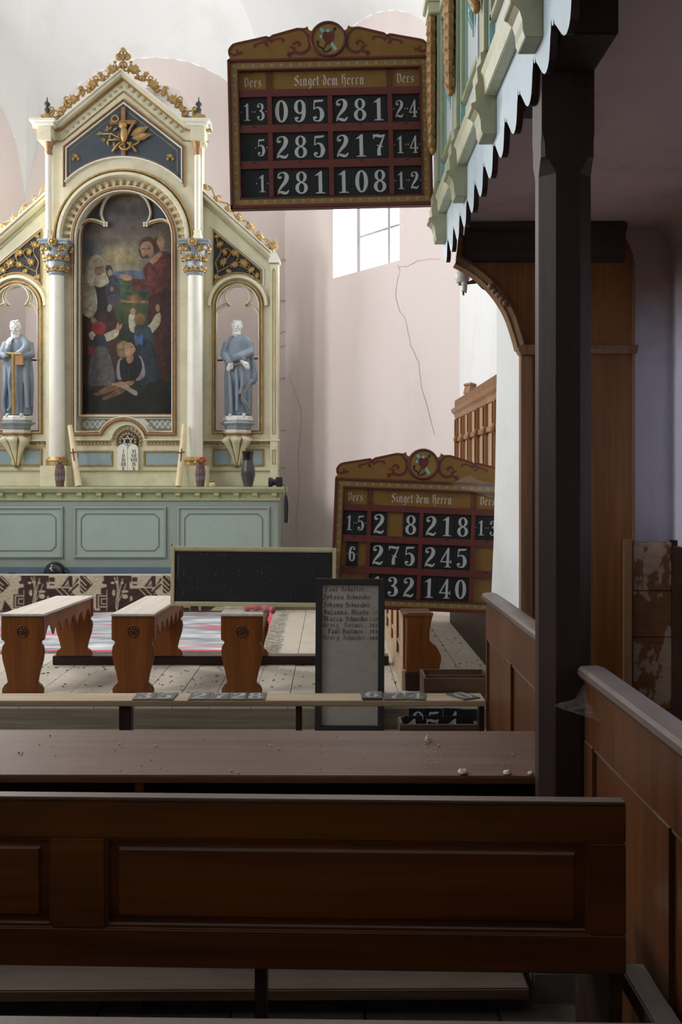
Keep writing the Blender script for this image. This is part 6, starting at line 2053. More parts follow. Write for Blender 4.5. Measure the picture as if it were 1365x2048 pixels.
Yn = 5.66
a_, b_ = px(630, 1158, Yn), px(768.5, 1462, Yn)
w_, h_ = b_[0] - a_[0], a_[1] - .17
nb = thing('name_board', 'upright grey board of painted names in a black frame before the step', 'notice board', ((a_[0] + b_[0]) / 2, Yn, .1705), (math.radians(-1.5), math.radians(.4), 0))
obj('field', MB().box(-w_ / 2 + .02, w_ / 2 - .02, .006, .016, .02, h_ - .02), M['name_field'], nb, **K)
t_ = .036
for (x0, x1, z0, z1) in ((-w_ / 2, -w_ / 2 + t_, 0, h_), (w_ / 2 - t_, w_ / 2, 0, h_), (-w_ / 2 + t_, w_ / 2 - t_, 0, t_), (-w_ / 2 + t_, w_ / 2 - t_, h_ - t_, h_)):
    obj('frame_rail', MB().box(x0, x1, -.008, .02, z0, z1), M['name_frame'], nb, bev=.003, **K)
n8 = 136.5 / w_ / 8.03              # photo zoom pixels to metres
lines = [('Paul', 232, 205, 'name_ink', 268), ('Schufter', 486, 370, 'name_ink', 268), ('Johann', 205, 335, 'name_ink', 395), ('Schneider', 572, 390, 'name_ink', 395),
         ('Johann', 205, 320, 'name_ink', 522), ('Schneider', 552, 395, 'name_ink', 522), ('Sufanna', 212, 375, 'name_ink', 640), ('Miehs', 645, 290, 'name_ink', 640),
         ('Maria', 210, 305, 'name_ink', 745), ('Schneider', 555, 365, 'name_ink', 745), ('Georg', 203, 255, 'name_ink_faint', 845), ('Bartmes -', 540, 345, 'name_ink_faint', 845),
         ('Paul', 280, 190, 'name_ink', 945), ('Bartmes -', 508, 380, 'name_ink', 945), ('Georg', 203, 265, 'name_ink_faint', 1048), ('Schneider -', 515, 405, 'name_ink_faint', 1048)]
sets = {}
LX = lambda x: -w_ / 2 + (x - 85) / 1085 * w_
LZ = lambda y: h_ - (y - 62) / 8.03 * (Yn / F)
for s, x, wd, mt, y in lines:
    sets.setdefault(mt, MB())
    nib_text(sets[mt], s, LX(x), LZ(y), 50 / 8.03 * Yn / F, .0052, .26, width=wd / 1085 * w_)
for y, s, mt in ((845, '262', 'name_ink_dark'), (945, '262', 'name_ink_dark'), (1048, '109', 'name_ink_dark'), (745, '158', 'name_ink_faint'), (640, '37', 'name_ink_faint')):
    sets.setdefault(mt, MB())
    for q, d in enumerate(s):
        hgt = 58 / 8.03 * Yn / F
        g = numeral_shape(d, hgt * .58, hgt, .0052)
        g.xf(Matrix.Translation((LX(950 + q * 46 if len(s) == 3 else 1000 + q * 40), 0, LZ(y))))
        sets[mt].add(g.v, g.f)
for mt, mb in sets.items(): obj('lettering', mb, M[mt], nb, **K)['kind'] = 'stuff'

# ================================================================== BENCHES
def bench_end(mb, x0, y0, y1, z0, hgt, wd):
    """outline of a turned-profile bench end"""
    k_ = wd / 195.0
    L = [(0, 0), (0, 108), (14, 112), (16, 124), (6, 132), (1, 160), (6, 200), (22, 260), (30, 300), (14, 312), (4, 330), (4, 348)]
    P = [(p[0], p[1]) for p in L]
    pts = [(x0 + p[0] * k_, z0 + hgt - p[1] * hgt / 348) for p in P] + [(x0 + (195 - p[0]) * k_, z0 + hgt - p[1] * hgt / 348) for p in reversed(P)]
    return mb.prism(pts, y0, y1)


BZ = .3005
def bench(label, xl_near, xr_near, ya, yb, xl_far):
    zt_ = BZ + .483
    xc = (xl_near + xr_near) / 2
    wd = xr_near - xl_near
    dx = xl_far - xl_near
    root = thing('low_bench', label, 'bench', (xc, ya, BZ), (0, 0, 0), 'low benches in front of the altar')
    obj('end_board', bench_end(MB(), xl_near, ya, ya + .035, BZ, .468, wd), M['bench'], root, bev=.004)
    obj('end_board', bench_end(MB(), xl_near + dx, yb - .035, yb, .366, .402, wd), M['bench'], root, bev=.004)
    sh = lambda y: dx * (y - ya) / (yb - ya)
    g = MB()
    a, b = xl_near - .006, xr_near + .006
    ys0, ys1 = ya - .012, yb + .012
    vs = [(a, ys0, zt_ - .016), (b, ys0, zt_ - .016), (b + dx, ys1, zt_ - .016), (a + dx, ys1, zt_ - .016), (a, ys0, zt_), (b, ys0, zt_), (b + dx, ys1, zt_), (a + dx, ys1, zt_)]
    g.add(vs, [(0, 3, 2, 1), (4, 5, 6, 7), (0, 1, 5, 4), (1, 2, 6, 5), (2, 3, 7, 6), (3, 0, 4, 7)])
    obj('seat', g, M['bench_top'], root, bev=.006)
    n = 6
    for xe in (xl_near + .004, xr_near - .016):
        pts = [(ya + .035, zt_ - .016), (yb - .035, zt_ - .016), (yb - .035, zt_ - .15)]
        for i in range(n, 0, -1):
            y0 = ya + .035 + (yb - ya - .07) * i / n
            y1 = ya + .035 + (yb - ya - .07) * (i - 1) / n
            for f_, z in ((.08, -.13), (.3, -.09), (.45, -.078), (.5, -.075), (.55, -.078), (.7, -.09), (.92, -.13), (1.0, -.15)):
                pts.append((y0 + (y1 - y0) * f_, zt_ + z))
        mb = MB().prism(pts, xe, xe + .012, 'yz')
        for i, v in enumerate(mb.v): mb.v[i] = (v[0] + sh(v[1]), v[1], v[2])
        obj('apron', mb, M['bench'], root)
    xm, zm = xc, BZ + .468 * (1 - 68 / 348)
    mb = MB()
    mb.tube([(xm + .033 * math.cos(t_), ya - .001, zm + .033 * math.sin(t_)) for t_ in np.linspace(0, 2 * PI, 21)[:-1]], .005, 6, closed=True)
    for q in range(6):
        mb.ball((xm + .017 * math.cos(q * PI / 3), ya - .001, zm + .017 * math.sin(q * PI / 3)), .009, 8, 1, 1, .6)
    mb.ball((xm, ya - .002, zm), .009, 8)
    obj('rosette', mb, M['pew'], root, smooth=True)
    return root


YA, YB2 = 6.08, 7.02
def bx(l, r): return px(l, 0, YA)[0], px(r, 0, YA)[0]
l, r = bx(2, 88); bench('left low bench with scalloped apron and dusty seat, no board on it', l, r, YA, YB2, px(113, 0, YB2)[0])
l, r = bx(223, 309); bench('middle low bench with scalloped apron, beside the chalk board edge', l, r, YA, YB2, px(293, 0, YB2)[0])
l, r = bx(442, 526); bench('right low bench below the chalk board with a pink cloth roll on it', l, r, YA, YB2, px(466, 0, YB2)[0])
bm_ = thing('floor_batten', 'long brown batten on the floor under the far bench ends', 'batten', (-1.0, 7.05, .3005))
a_, b_ = px(105, 0, 7.0)[0], px(800, 0, 7.0)[0]
obj('batten', MB().box(a_, .40, 7.0, 7.11, .3005, .364), M['dark_wood'], bm_, bev=.004)
pk = thing('rolled_cloth', 'rolled dusky pink cloth lying on the right bench under the chalk board', 'cloth', (px(520, 0, 6.25)[0], 6.22, .7835))
mb = MB()
P = crom([(px(490, 0, 6.2)[0], 6.2, .80), (px(505, 0, 6.2)[0], 6.19, .806), (px(522, 0, 6.2)[0], 6.19, .805), (px(537, 0, 6.2)[0], 6.18, .80), (px(549, 0, 6.2)[0], 6.16, .794)], 4)
mb.tube(P, [.016 + .004 * math.sin(i * 1.3) + .004 * (i > 10) for i in range(len(P))], 12, sq=(1, 1.0))
pkm = obj('cloth_roll', mb, M['pink_cloth'], pk, smooth=True)

# ================================================================== RUG, PATTERNED CLOTH
rc = Canvas(150, 130, 0, 1, 0, 1, 11)
base = np.array((168, 170, 174.))
rc.img[:] = base
rc.img *= (1 + .22 * rc.nz(3, 1, 2.5) + .16 * rc.nz(8, 1, 2))[..., None]
blu = np.clip(rc.nz(6, 1, 2) * 1.6 - .5, 0, 1)
rc.put(blu * .7, (112, 122, 138))
pk_ = np.clip(rc.nz(14, 1, 3) * 1.4 - .35, 0, 1)
rc.put(pk_ * .5, (196, 150, 152))
for x, y, rx, ry in ((.50, .62, .07, .05), (.72, .60, .05, .045), (.30, .55, .05, .07), (.62, .38, .06, .03), (.15, .7, .06, .06), (.86, .45, .05, .05)):
    rc.E(x, y, rx, ry, (196, 112, 118), .4, .85)
rc.P([(0, .0), (1, .0), (1, .14), (0, .10)], (128, 116, 112), .3, False, .6)
for q in range(26):
    x, y = rc.rng.random(), rc.rng.random()
    rc.S([(x, y), (x + .03, y + rc.rng.uniform(-.03, .03)), (x + .05, y + .01)], .008, (88, 96, 116), .7)
rc.P([(.965, 0), (1, 0), (1, 1), (.965, 1)], (200, 92, 102), .08, False)
rc.P([(0, .965), (1, .965), (1, 1), (0, 1)], (190, 84, 96), .08, False)
fl_, fr_ = px(548, 0, 9.5)[0], px(528, 0, 7.5)[0]
def rugp(u, v):
    y = 9.72 + (7.46 - 9.72) * v
    xr = fl_ + (fr_ - fl_) * v
    return (-3.9 + (xr + 3.9) * u, y, .303 + .012 + .002 * math.sin(u * 23 + v * 7))
rug = thing('rug', 'worn pale grey and pink patterned rug with fringe behind the benches', 'rug', (-2, 8.6, .303))
me = rc.mesh('rug_pile', rugp, M['weave'])
me.transform(base_matrix(rug).inverted())
obj('rug_pile', me, None, rug)
obj('rug_underside', MB().prism([(-3.9, 7.462), (fr_ - .002, 7.462), (fl_ - .002, 9.715), (-3.9, 9.715)], .303, .313, 'xy'), M['weave'] if False else M['fringe'], rug)
mb = MB()
for i in range(110):
    v = i / 109
    y = 9.72 + (7.46 - 9.72) * v
    x = fl_ + (fr_ - fl_) * v
    mb.tube([(x - .01, y, .316), (x + .05, y + random.uniform(-.03, .03), .309), (x + random.uniform(.09, .14), y + random.uniform(-.06, .06), .306)], [.005, .004, .002], 4)
fr = obj('fringe', mb, M['fringe'], rug)
fr['kind'] = 'stuff'

pc_ = Canvas(525, 76, 0, 5.0 * 625, 0, 265, 5)      # five repeats in zoom pixels
CR, BRN = (192, 180, 156), (74, 58, 54)
pc_.img[:] = np.array(CR)
for rep in range(-1, 6):
    o_ = rep * 625 + 0
    Q = lambda pts: [(p[0] - 95 + o_, p[1] - 235) for p in pts]
    B = lambda pts, c=BRN, sm=False: pc_.P(Q(pts), c, .06, sm)
    Ln = lambda pts, w, c=CR, sm=True: pc_.S(Q(pts), w, c, 1, sm)
    B([(158, 235), (368, 235), (368, 290), (358, 290), (358, 330), (420, 330), (470, 380), (430, 430), (330, 500), (184, 500), (184, 440), (184, 380), (138, 372), (138, 330), (180, 322), (180, 300), (146, 296), (146, 278), (160, 274)])
    B([(103, 376), (186, 376), (186, 480), (103, 480)])
    B([(130, 470), (184, 470), (184, 500), (130, 500)])
    Ln([(176, 388), (118, 388), (118, 470), (176, 470)], 9, CR, False); Ln([(172, 410), (142, 410), (142, 448), (172, 448)], 8, CR, False)
    Ln([(182, 345), (182, 500)], 5, CR, False)
    Ln([(238, 250), (262, 330), (250, 450), (256, 500)], 8); Ln([(258, 245), (270, 340), (258, 500)], 7); Ln([(300, 260), (280, 340), (262, 470)], 7); Ln([(325, 300), (300, 370), (268, 430)], 6)
    for x, y, rx, ry in ((233, 365, 11, 24), (318, 392, 22, 18), (318, 355, 26, 10), (225, 290, 14, 9), (258, 285, 12, 9), (296, 290, 12, 9)):
        pc_.E(x - 95 + o_, y - 235, rx, ry, CR, .1)
    B([(372, 248), (412, 248), (412, 282), (372, 282)]); B([(376, 298), (410, 298), (410, 308), (376, 308)]); Ln([(357, 285), (357, 330), (410, 330)], 8, CR, False)
    B([(460, 320), (520, 240), (548, 240), (548, 322)]); B([(484, 316), (516, 268), (522, 316)], CR); Ln([(518, 300), (500, 312)], 6, BRN)
    for d in (0, 34): Ln([(548 + d * .2 - d, 330 + d), (588, 262 + d * 1.2)], 15, BRN, False)
    B([(420, 330), (520, 330), (580, 400), (470, 440)]); Ln([(425, 335), (470, 380)], 8, CR, False); Ln([(470, 335), (520, 385)], 8, CR, False); Ln([(520, 350), (580, 290)], 8, CR, False); Ln([(540, 375), (580, 335)], 8, CR, False)
    B([(604, 235), (640, 235), (702, 300), (640, 368), (604, 368)])
    for q in range(4): Ln([(604, 262 + q * 34), (640, 298 + q * 34), (650, 308 + q * 30)], 9, CR, False)
    Ln([(628, 240), (690, 300)], 8, CR, False)
    B([(355, 390), (372, 390), (372, 420), (355, 430)], CR)
    B([(660, 420), (700, 470), (720, 500), (640, 500)])
pc_.img *= (1 + .10 * pc_.nz(2))[..., None]
ks = thing('kneeler', 'long low kneeler draped with brown and cream patterned cloth before the altar', 'kneeler', (-2.3, 9.85, .303))
kx0, kx1 = -4.2, px(522, 0, 9.76)[0]
kz = px(0, 1151, 9.75)[1]
obj('core', MB().box(kx0, kx1, 9.765, 9.93, .303, kz - .012), M['bench'], ks)
ux = (kx1 - kx0) / 4.0
per = 166 / 1.0 * 9.75 / F                             # repeat length in metres
xs0 = px(25, 0, 9.75)[0]                               # a repeat starts here
def clothp(u, v):
    x = xs0 - 2 * per + 5 * per * u
    z = kz - (kz - .32) * v
    return (x, 9.752 + .006 * math.sin(x * 9) * v - .004, z)
me = pc_.mesh('cloth_front', clothp, M['weave'])
me.transform(base_matrix(ks).inverted())
obj('cloth_front', me, None, ks)
a_, b_ = xs0 - 2 * per, xs0 + 3 * per
obj('cloth_top', MB().box(a_, b_, 9.75, 9.935, kz - .012, kz), M['fringe'], ks, bev=.003)
# ================================================================== LEDGE WITH LOOSE PLATES, BOXES
lg = thing('ledge_plank', 'bare narrow plank on thin legs in front of the step, loose plates on it', 'plank', (-.6, 5.04, .17))
zl = .503
obj('plank', MB().box(-2.4, .766, 4.955, 5.135, zl - .028, zl), M['plank'], lg, bev=.004)
for x0, x1 in ((238, 262), (592, 604), (960, 972)):
    a, b = px(x0, 0, 5.0)[0], px(x1, 0, 5.0)[0]
    obj('leg', MB().box(a, min(b, .764), 5.0, 5.07, .17, zl - .028), M['dark_wood'], lg, bev=.003)
obj('leg', MB().box(-2.2, -2.14, 5.0, 5.07, .17, zl - .028), M['dark_wood'], lg, bev=.003)
PW, PH = 36.4 * U, 56 * U
def flat_plate(d, x, y, z, rz, label):
    o = number_plate(d, PW, PH, label, 'loose number plates on the ledge plank', (x, y, z), (-PI / 2, 0, rz), dusty=True)
    return o
# laid flat: local z becomes the depth direction
for d, xpx, dz, rz, lab in (
        ('3', 289, 0, .02, 'loose black plate lying leftmost on the bare ledge plank'),
        ('5', 329, 0, -.03, 'loose black plate lying second from the left on the ledge plank'),
        ('2', 399, 0, .03, 'loose plate, first of four in a row on the ledge plank'),
        ('7', 439, 0, .0, 'loose plate, second of four in a row on the ledge plank'),
        ('2', 476, 0, -.02, 'loose plate, third of four in a row on the ledge plank'),
        ('8', 511, 0, .02, 'loose plate, last of four in a row on the ledge plank'),
        ('0', 745, 0, .04, 'loose plate, lower of two stacked on the ledge before the name board'),
        ('6', 743, .0066, -.05, 'loose plate, upper of two stacked on the ledge before the name board'),
        ('7', 789, 0, .03, 'loose plate on the ledge just right of the two stacked plates'),
        ('4', 829, 0, -.1, 'loose plate on the ledge in front of the empty crate'),
        ('0', 943, 0, .5, 'loose plate lying askew at the right end of the ledge plank')):
    x = px(xpx, 0, 5.02)[0]
    flat_plate(d, x, 4.966 if rz < .2 else 4.985, zl + .0062 + dz, rz, lab)

def crate(name, label, x0, x1, y0, y1, z0, h, divider=None):
    root = thing(name, label, 'crate', ((x0 + x1) / 2, (y0 + y1) / 2, z0))
    t = .016
    obj('front_wall', MB().box(x0, x1, y0, y0 + t, z0, z0 + h), M['boxwood'], root, bev=.002)
    obj('back_wall', MB().box(x0, x1, y1 - t, y1, z0, z0 + h), M['boxwood'], root, bev=.002)
    obj('side_wall', MB().box(x0, x0 + t, y0 + t, y1 - t, z0, z0 + h + .004), M['boxwood'], root, bev=.002)
    obj('side_wall', MB().box(x1 - t, x1, y0 + t, y1 - t, z0, z0 + h + .004), M['boxwood'], root, bev=.002)
    obj('bottom', MB().box(x0 + t, x1 - t, y0 + t, y1 - t, z0, z0 + .012), M['boxwood'], root)
    if divider: obj('divider', MB().box(x0 + t, x1 - t, divider, divider + .012, z0 + .012, z0 + h - .01), M['boxwood'], root, bev=.002)
    return root


x0, x1 = px(848, 0, 5.82)[0], px(975, 0, 5.82)[0]
crate('wooden_crate', 'larger empty wooden crate with a divider beside the choir desk end', x0, x1 + .02, 5.80, 6.09, .3005, .145, 5.95)
x0, x1 = px(800, 0, 5.3)[0], px(956, 0, 5.3)[0]
crate('plate_crate', 'small wooden crate filled with black number plates under the ledge plank', x0, x1, 5.28, 5.46, .1705, .135)
zb_ = .1705 + .0125
for d, xc, yy, rl, lab in (
        ('1', 829, 5.325, -.04, 'plate with white 1, front left in the crate of number plates'),
        ('7', 866, 5.328, .0, 'plate with white 7, front middle in the crate of number plates'),
        ('1', 910, 5.326, -.03, 'plate with white 1, front right in the crate of number plates'),
        ('8', 836, 5.365, .02, 'plate behind the front left plate in the crate of number plates'),
        ('5', 868, 5.368, .0, 'plate behind the 7 in the crate of number plates'),
        ('4', 905, 5.37, .03, 'plate behind the right 1 in the crate of number plates'),
        ('', 937, 5.345, 0, 'blank dark plate at the right end of the crate of number plates')):
    x = px(xc, 0, yy)[0]
    number_plate(d, PW * .98, PH, lab, 'number plates in the crate', (x, yy, zb_ + (.0 if yy < 5.34 else .03)), (math.radians(-3), rl, 0))

# ================================================================== ON THE ALTAR TABLE
zs2 = zt + .001
def at_altar(x, Y): return px(x, 0, Y)[0]
YV = 10.18
for xc, lab, flowers in ((120, 'small oxblood carved vase with one red flower left on the altar', 1), (401, 'small oxblood carved vase with red and yellow flowers right on the altar', 3)):
    X_ = at_altar(xc, YV)
    v = thing('carved_vase', lab, 'vase', (X_, YV, zs2), (0, 0, 0), 'carved flower vases on the altar')
    k_ = YV / F
    obj('vessel', MB().lathe([(8 * k_, zs2), (8.2 * k_, zs2 + 4 * k_), (10.2 * k_, zs2 + 22 * k_), (10.2 * k_, zs2 + 32 * k_), (7.6 * k_, zs2 + 46 * k_), (7.0 * k_, zs2 + 46 * k_), (6.4 * k_, zs2 + 40 * k_)], X_, YV, 20), M['carved_vase'], v, smooth=40)
    mb = MB()
    for q in range(10):
        a = q * 2 * PI / 10
        for zz in (18, 30):
            mb.tube([(X_ + 9.6 * k_ * math.cos(a + t_), YV + 9.6 * k_ * math.sin(a + t_), zs2 + (zz + w_) * k_) for t_, w_ in ((-.2, 0), (0, 5), (.2, 0), (0, -5))], .0035, 5, closed=True)
    obj('carved_rings', mb, M['silver_blue'], v, smooth=True)
    b = thing('flower_bunch', 'single red artificial flower with leaves in the left carved vase' if flowers == 1 else 'red and yellow artificial flowers in the right carved vase', 'flowers', (X_, YV, zs2 + 40 * k_))
    mb = MB()
    for q in range(6):
        a = q * 1.05
        mb.tube([(X_, YV, zs2 + 42 * k_), (X_ + .02 * math.cos(a), YV + .02 * math.sin(a), zs2 + 50 * k_), (X_ + .055 * math.cos(a), YV + .03 * math.sin(a), zs2 + (52 + 3 * math.sin(q * 2)) * k_)], [.003, .006, .002], 5)
    obj('leaves', mb, M['leaf_green'], b, smooth=True)
    pts_ = [(0, 56, 'petal')] if flowers == 1 else [(-.0, 56, 'petal'), (.028, 58, 'petal'), (-.028, 53, 'petal'), (-.045, 49, 'petal_yellow'), (.045, 53, 'petal')]
    for dx, hh, mt in pts_:
        mb = MB()
        for q in range(6):
            a = q * PI / 3
            mb.ball((X_ + dx + .010 * math.cos(a), YV + .010 * math.sin(a), zs2 + hh * k_), .010, 6, .8)
        mb.ball((X_ + dx, YV, zs2 + (hh + 1.5) * k_), .011, 6)
        mb.tube([(X_ + dx * .3, YV, zs2 + 44 * k_), (X_ + dx, YV, zs2 + hh * k_)], .003, 5)
        obj('blossom', mb, M[mt], b, smooth=True)
for P, lab in (([(140, 851), (148, 905), (157, 969)], 'pale peeled wood pole leaning on the altarpiece, left one'), ([(369, 849), (364, 905), (357, 967)], 'pale peeled wood pole leaning on the altarpiece, right one')):
    pts_ = []
    for (x, y), Y in zip(P, (10.40, 10.34, 10.26)):
        c_ = px(x, y, Y)
        pts_.append((c_[0], Y, max(c_[1], zs2 + .0)))
    pts_[2] = (pts_[2][0], pts_[2][1], zs2 + .004)
    L_ = thing('wooden_pole', lab, 'pole', tuple(pts_[2]), (0, 0, 0), 'peeled poles on the altar')
    obj('trunk', MB().tube(crom(pts_, 5), [.026 + .008 * i / 10 for i in range(11)], 14), M['wax'], L_, smooth=40)
    c_ = Vector(pts_[1])
    d_ = (Vector(pts_[0]) - c_).normalized()
    mb = MB().tube([c_ + Vector((-.035, -.034, -.005)), c_ + Vector((.035, -.034, .005))], .006, 6).tube([c_ + d_ * .04 + Vector((0, -.036, 0)), c_ - d_ * .09 + Vector((0, -.038, 0))], .006, 6)
    obj('small_cross', mb, M['rust'], L_)
X_ = at_altar(496.5, 10.2)
k_ = 10.2 / F
v = thing('tall_vase', 'tall charcoal vase with a flared neck right on the altar', 'vase', (X_, 10.2, zs2))
obj('vessel', MB().lathe([(9 * k_, zs2), (9.2 * k_, zs2 + 2 * k_), (14.6 * k_, zs2 + 24 * k_), (13.8 * k_, zs2 + 34 * k_), (10.0 * k_, zs2 + 52 * k_), (9.6 * k_, zs2 + 58 * k_), (12.2 * k_, zs2 + 71 * k_), (11.4 * k_, zs2 + 71 * k_), (8.6 * k_, zs2 + 58 * k_)], X_, 10.2, 28), M['grey_vase'], v, smooth=40)
obj('neck_glaze', MB().lathe([(10.2 * k_, zs2 + 52.5 * k_), (9.85 * k_, zs2 + 58 * k_), (12.4 * k_, zs2 + 71.2 * k_)], X_, 10.2, 28), M['black_glaze'], v, smooth=40)
X_ = at_altar(424, 10.2)
v = thing('small_jar', 'tiny cream jar standing between the right vase and tall vase', 'jar', (X_, 10.2, zs2))
obj('pot', MB().lathe([(5 * k_, zs2), (7 * k_, zs2 + 2 * k_), (7 * k_, zs2 + 6 * k_), (4 * k_, zs2 + 9 * k_), (3 * k_, zs2 + 9 * k_)], X_, 10.2, 14), M['jar'], v, smooth=40)
obj('rim', MB().lathe([(4.4 * k_, zs2 + 8.5 * k_), (4.6 * k_, zs2 + 10.5 * k_), (3.4 * k_, zs2 + 10.5 * k_)], X_, 10.2, 14), M['copper'], v, smooth=40)
# photo camera with a hanging strap
YC_ = 10.1
k_ = YC_ / F
c0 = at_altar(552, YC_)
ph_ = thing('photo_camera', 'black photo camera with dangling strap at the right end of the altar', 'camera', (c0, YC_, zs2))
G = lambda x: at_altar(x, YC_)
obj('camera_body', MB().box(G(553), G(565.5), YC_ - .045, YC_ + .03, zs2, zs2 + 18 * k_), M['camera_black'], ph_, bev=.006)
obj('viewfinder', MB().box(G(551.5), G(562), YC_ - .02, YC_ + .015, zs2 + 16 * k_, zs2 + 19.5 * k_), M['camera_black'], ph_, bev=.005)
def xlathe(prof, x0, cz): return MB().lathe(prof, 0, 0, 20).xf(Matrix.Translation((x0, YC_ - .005, cz)) @ Matrix.Rotation(-PI / 2, 4, 'Y'))
zc_ = zs2 + 9.3 * k_
obj('lens_barrel', xlathe([(6.4 * k_, 0), (6.4 * k_, 8.5 * k_)], G(553.5), zc_), M['camera_black'], ph_, smooth=40)
obj('lens_hood', xlathe([(7.2 * k_, 7 * k_), (9.2 * k_, 9 * k_), (9.3 * k_, 16 * k_), (8.6 * k_, 16 * k_), (7 * k_, 10 * k_)], G(553.5), zc_), M['camera_black'], ph_, smooth=40)
obj('shutter_dial', MB().lathe([(2.2 * k_, zs2 + 17.8 * k_), (2.2 * k_, zs2 + 19.2 * k_)], G(563.5), YC_ + .01, 12), M['iron'], ph_)
s1 = crom([(G(565), YC_ - .05, zs2 + 7 * k_), (G(570), YC_ - .10, zs2 + 3 * k_), (G(573), YC_ - .13, zs2 - 8 * k_), (G(573.2), YC_ - .125, zs2 - 20 * k_)], 5)
obj('strap_cord', MB().tube(s1, .0055, 6, sq=(1, .5)), M['camera_black'], ph_, smooth=True)
s2 = [(G(572.6), YC_ - .125, zs2 - 14 * k_), (G(573), YC_ - .125, zs2 - 24 * k_), (G(573.6), YC_ - .125, zs2 - 45 * k_), (G(573), YC_ - .125, zs2 - 71 * k_)]
obj('strap_pad', MB().tube(crom(s2, 4), [.006, .010, .014, .018, .02, .022, .023, .024, .024, .022, .021, .02, .018], 10, sq=(1, .35)), M['camera_black'], ph_, smooth=40)

# black pots on the foot pace behind the kneeler
YB3 = 10.0
c_ = px(109, 1143, YB3)
pot = thing('glazed_pot', 'large round shiny black glazed pot peeping over the patterned cloth', 'pot', (c_[0], YB3 + .02, .561))
r_ = .108
zc2 = .561 + r_ * 1.0
obj('vessel', MB().lathe([(r_ * math.sin(t_) + 1e-4, zc2 - r_ * math.cos(t_)) for t_ in np.linspace(.35, 3.1, 18)], c_[0], YB3 + .02, 28), M['black_glaze'], pot, smooth=50)
obj('lug', MB().tube([(c_[0] + r_ * .95, YB3, zc2 + .02), (c_[0] + r_ * 1.16, YB3, zc2 - .01), (c_[0] + r_ * .95, YB3, zc2 - .05)], .011, 8), M['black_glaze'], pot, smooth=True)
for x, w_, lab in ((82, .042, 'small black glazed bowl just left of the round pot'), (22, .05, 'dark bowl behind the cloth near the left statue column'), (46, .036, 'smallest dark bowl behind the cloth, left of the round pot')):
    c_ = px(x, 0, YB3)[0]
    b_ = thing('glazed_bowl', lab, 'bowl', (c_, YB3 + .03, .561), (0, 0, 0), 'dark bowls behind the kneeler')
    hh = px(0, 1146 if x != 46 else 1150, YB3 + .03)[1] - .561
    obj('vessel', MB().lathe([(w_ * .5, .561), (w_ * .9, .561 + hh * .4), (w_ * 1.05, .561 + hh * .8), (w_ * .7, .561 + hh), (w_ * .6, .561 + hh * .98)], c_, YB3 + .03, 18), M['black_glaze'], b_, smooth=50)

# ================================================================== SMALL THINGS
# porcelain lamp holder under the arch moulding
YI = 5.62
c_ = px(925, 556, YI)
ins = thing('porcelain_lamp_holder', 'white porcelain lamp holder with cable hanging behind the arch moulding', 'lamp holder', (c_[0], YI, c_[1]))
obj('dome', MB().lathe([(.012, c_[1] - .03), (.034, c_[1] - .022), (.044, c_[1] + .01), (.036, c_[1] + .04), (.014, c_[1] + .06), (.014, 2.99)], c_[0] + .005, YI + .02, 16), M['porcelain'], ins, smooth=40)
d_ = px(929, 571, YI)
obj('socket', MB().lathe([(.012, d_[1] - .035), (.017, d_[1] - .03), (.019, d_[1] + .01), (.013, d_[1] + .028)], d_[0], YI, 12), M['porcelain'], ins, smooth=40)
obj('pin', MB().tube([(d_[0] - .006, YI, d_[1] - .03), (d_[0] - .004, YI, d_[1] - .055)], .006, 6), M['rust'], ins)
obj('pin', MB().tube([(d_[0] + .009, YI, d_[1] - .03), (d_[0] + .009, YI, d_[1] - .042)], .005, 6), M['rust'], ins)
obj('arm', MB().tube([px(918, 569, YI)[:1] + (YI,) + px(918, 569, YI)[1:], px(938, 566, YI)[:1] + (YI,) + px(938, 566, YI)[1:], px(952, 562, YI)[:1] + (YI,) + px(952, 562, YI)[1:]], [.007, .008, .016], 8), M['rust'], ins, smooth=True)
P = [px(*p, YI) for p in ((952, 563), (960, 572), (968, 579), (980, 580), (988, 572))]
obj('cable', MB().tube(crom([(p[0], YI - .01, p[1]) for p in P], 4), .004, 6), M['iron'], ins, smooth=True)

# plaster crumbs on the sloping desk
def on_desk(x, y):
    for Y in np.linspace(3.2, 3.55, 200):
        X_, Z_ = px(x, y, Y)
        yl = (Y - 3.22) + .0087 * (X_ + .5)
        if Z_ <= za + (zb - za) * (yl + .01) / .31: return (X_, Y, za + (zb - za) * (yl + .01) / .31)
    return (X_, Y, Z_)


def crumb(label, x, y, s, kind='plaster_crumb', seed=0):
    p = on_desk(x, y)
    r_ = random.Random(seed)
    bmx = bmesh.new()
    bmesh.ops.create_icosphere(bmx, subdivisions=2, radius=s)
    for v in bmx.verts: v.co = Vector((v.co.x * r_.uniform(.8, 1.25), v.co.y * r_.uniform(.8, 1.2), max(-.3 * s, v.co.z * r_.uniform(.5, .9))))
    me = bpy.data.meshes.new(kind)
    bmx.to_mesh(me)
    bmx.free()
    me.materials.append(M['plaster_bit'])
    o = bpy.data.objects.new(kind, me)
    C.objects.link(o)
    o.location = (p[0], p[1], p[2] + .3 * s)
    tag(o, label, 'plaster crumb', 'plaster crumbs on the desk')
    return o


crumb('larger tan plaster crumb near the front edge of the sloping desk', 926, 1547, .016, seed=1)
crumb('white plaster crumb on the sloping desk beside the post', 1014, 1548, .013, seed=2)
o = crumb('upright plaster flake at the top of the dust streak on the desk', 856, 1482, .011, seed=3)
o.scale = (.9, .5, 2.0)
crumb('tiny plaster crumb on the desk right at the post edge', 1062, 1548, .009, seed=4)
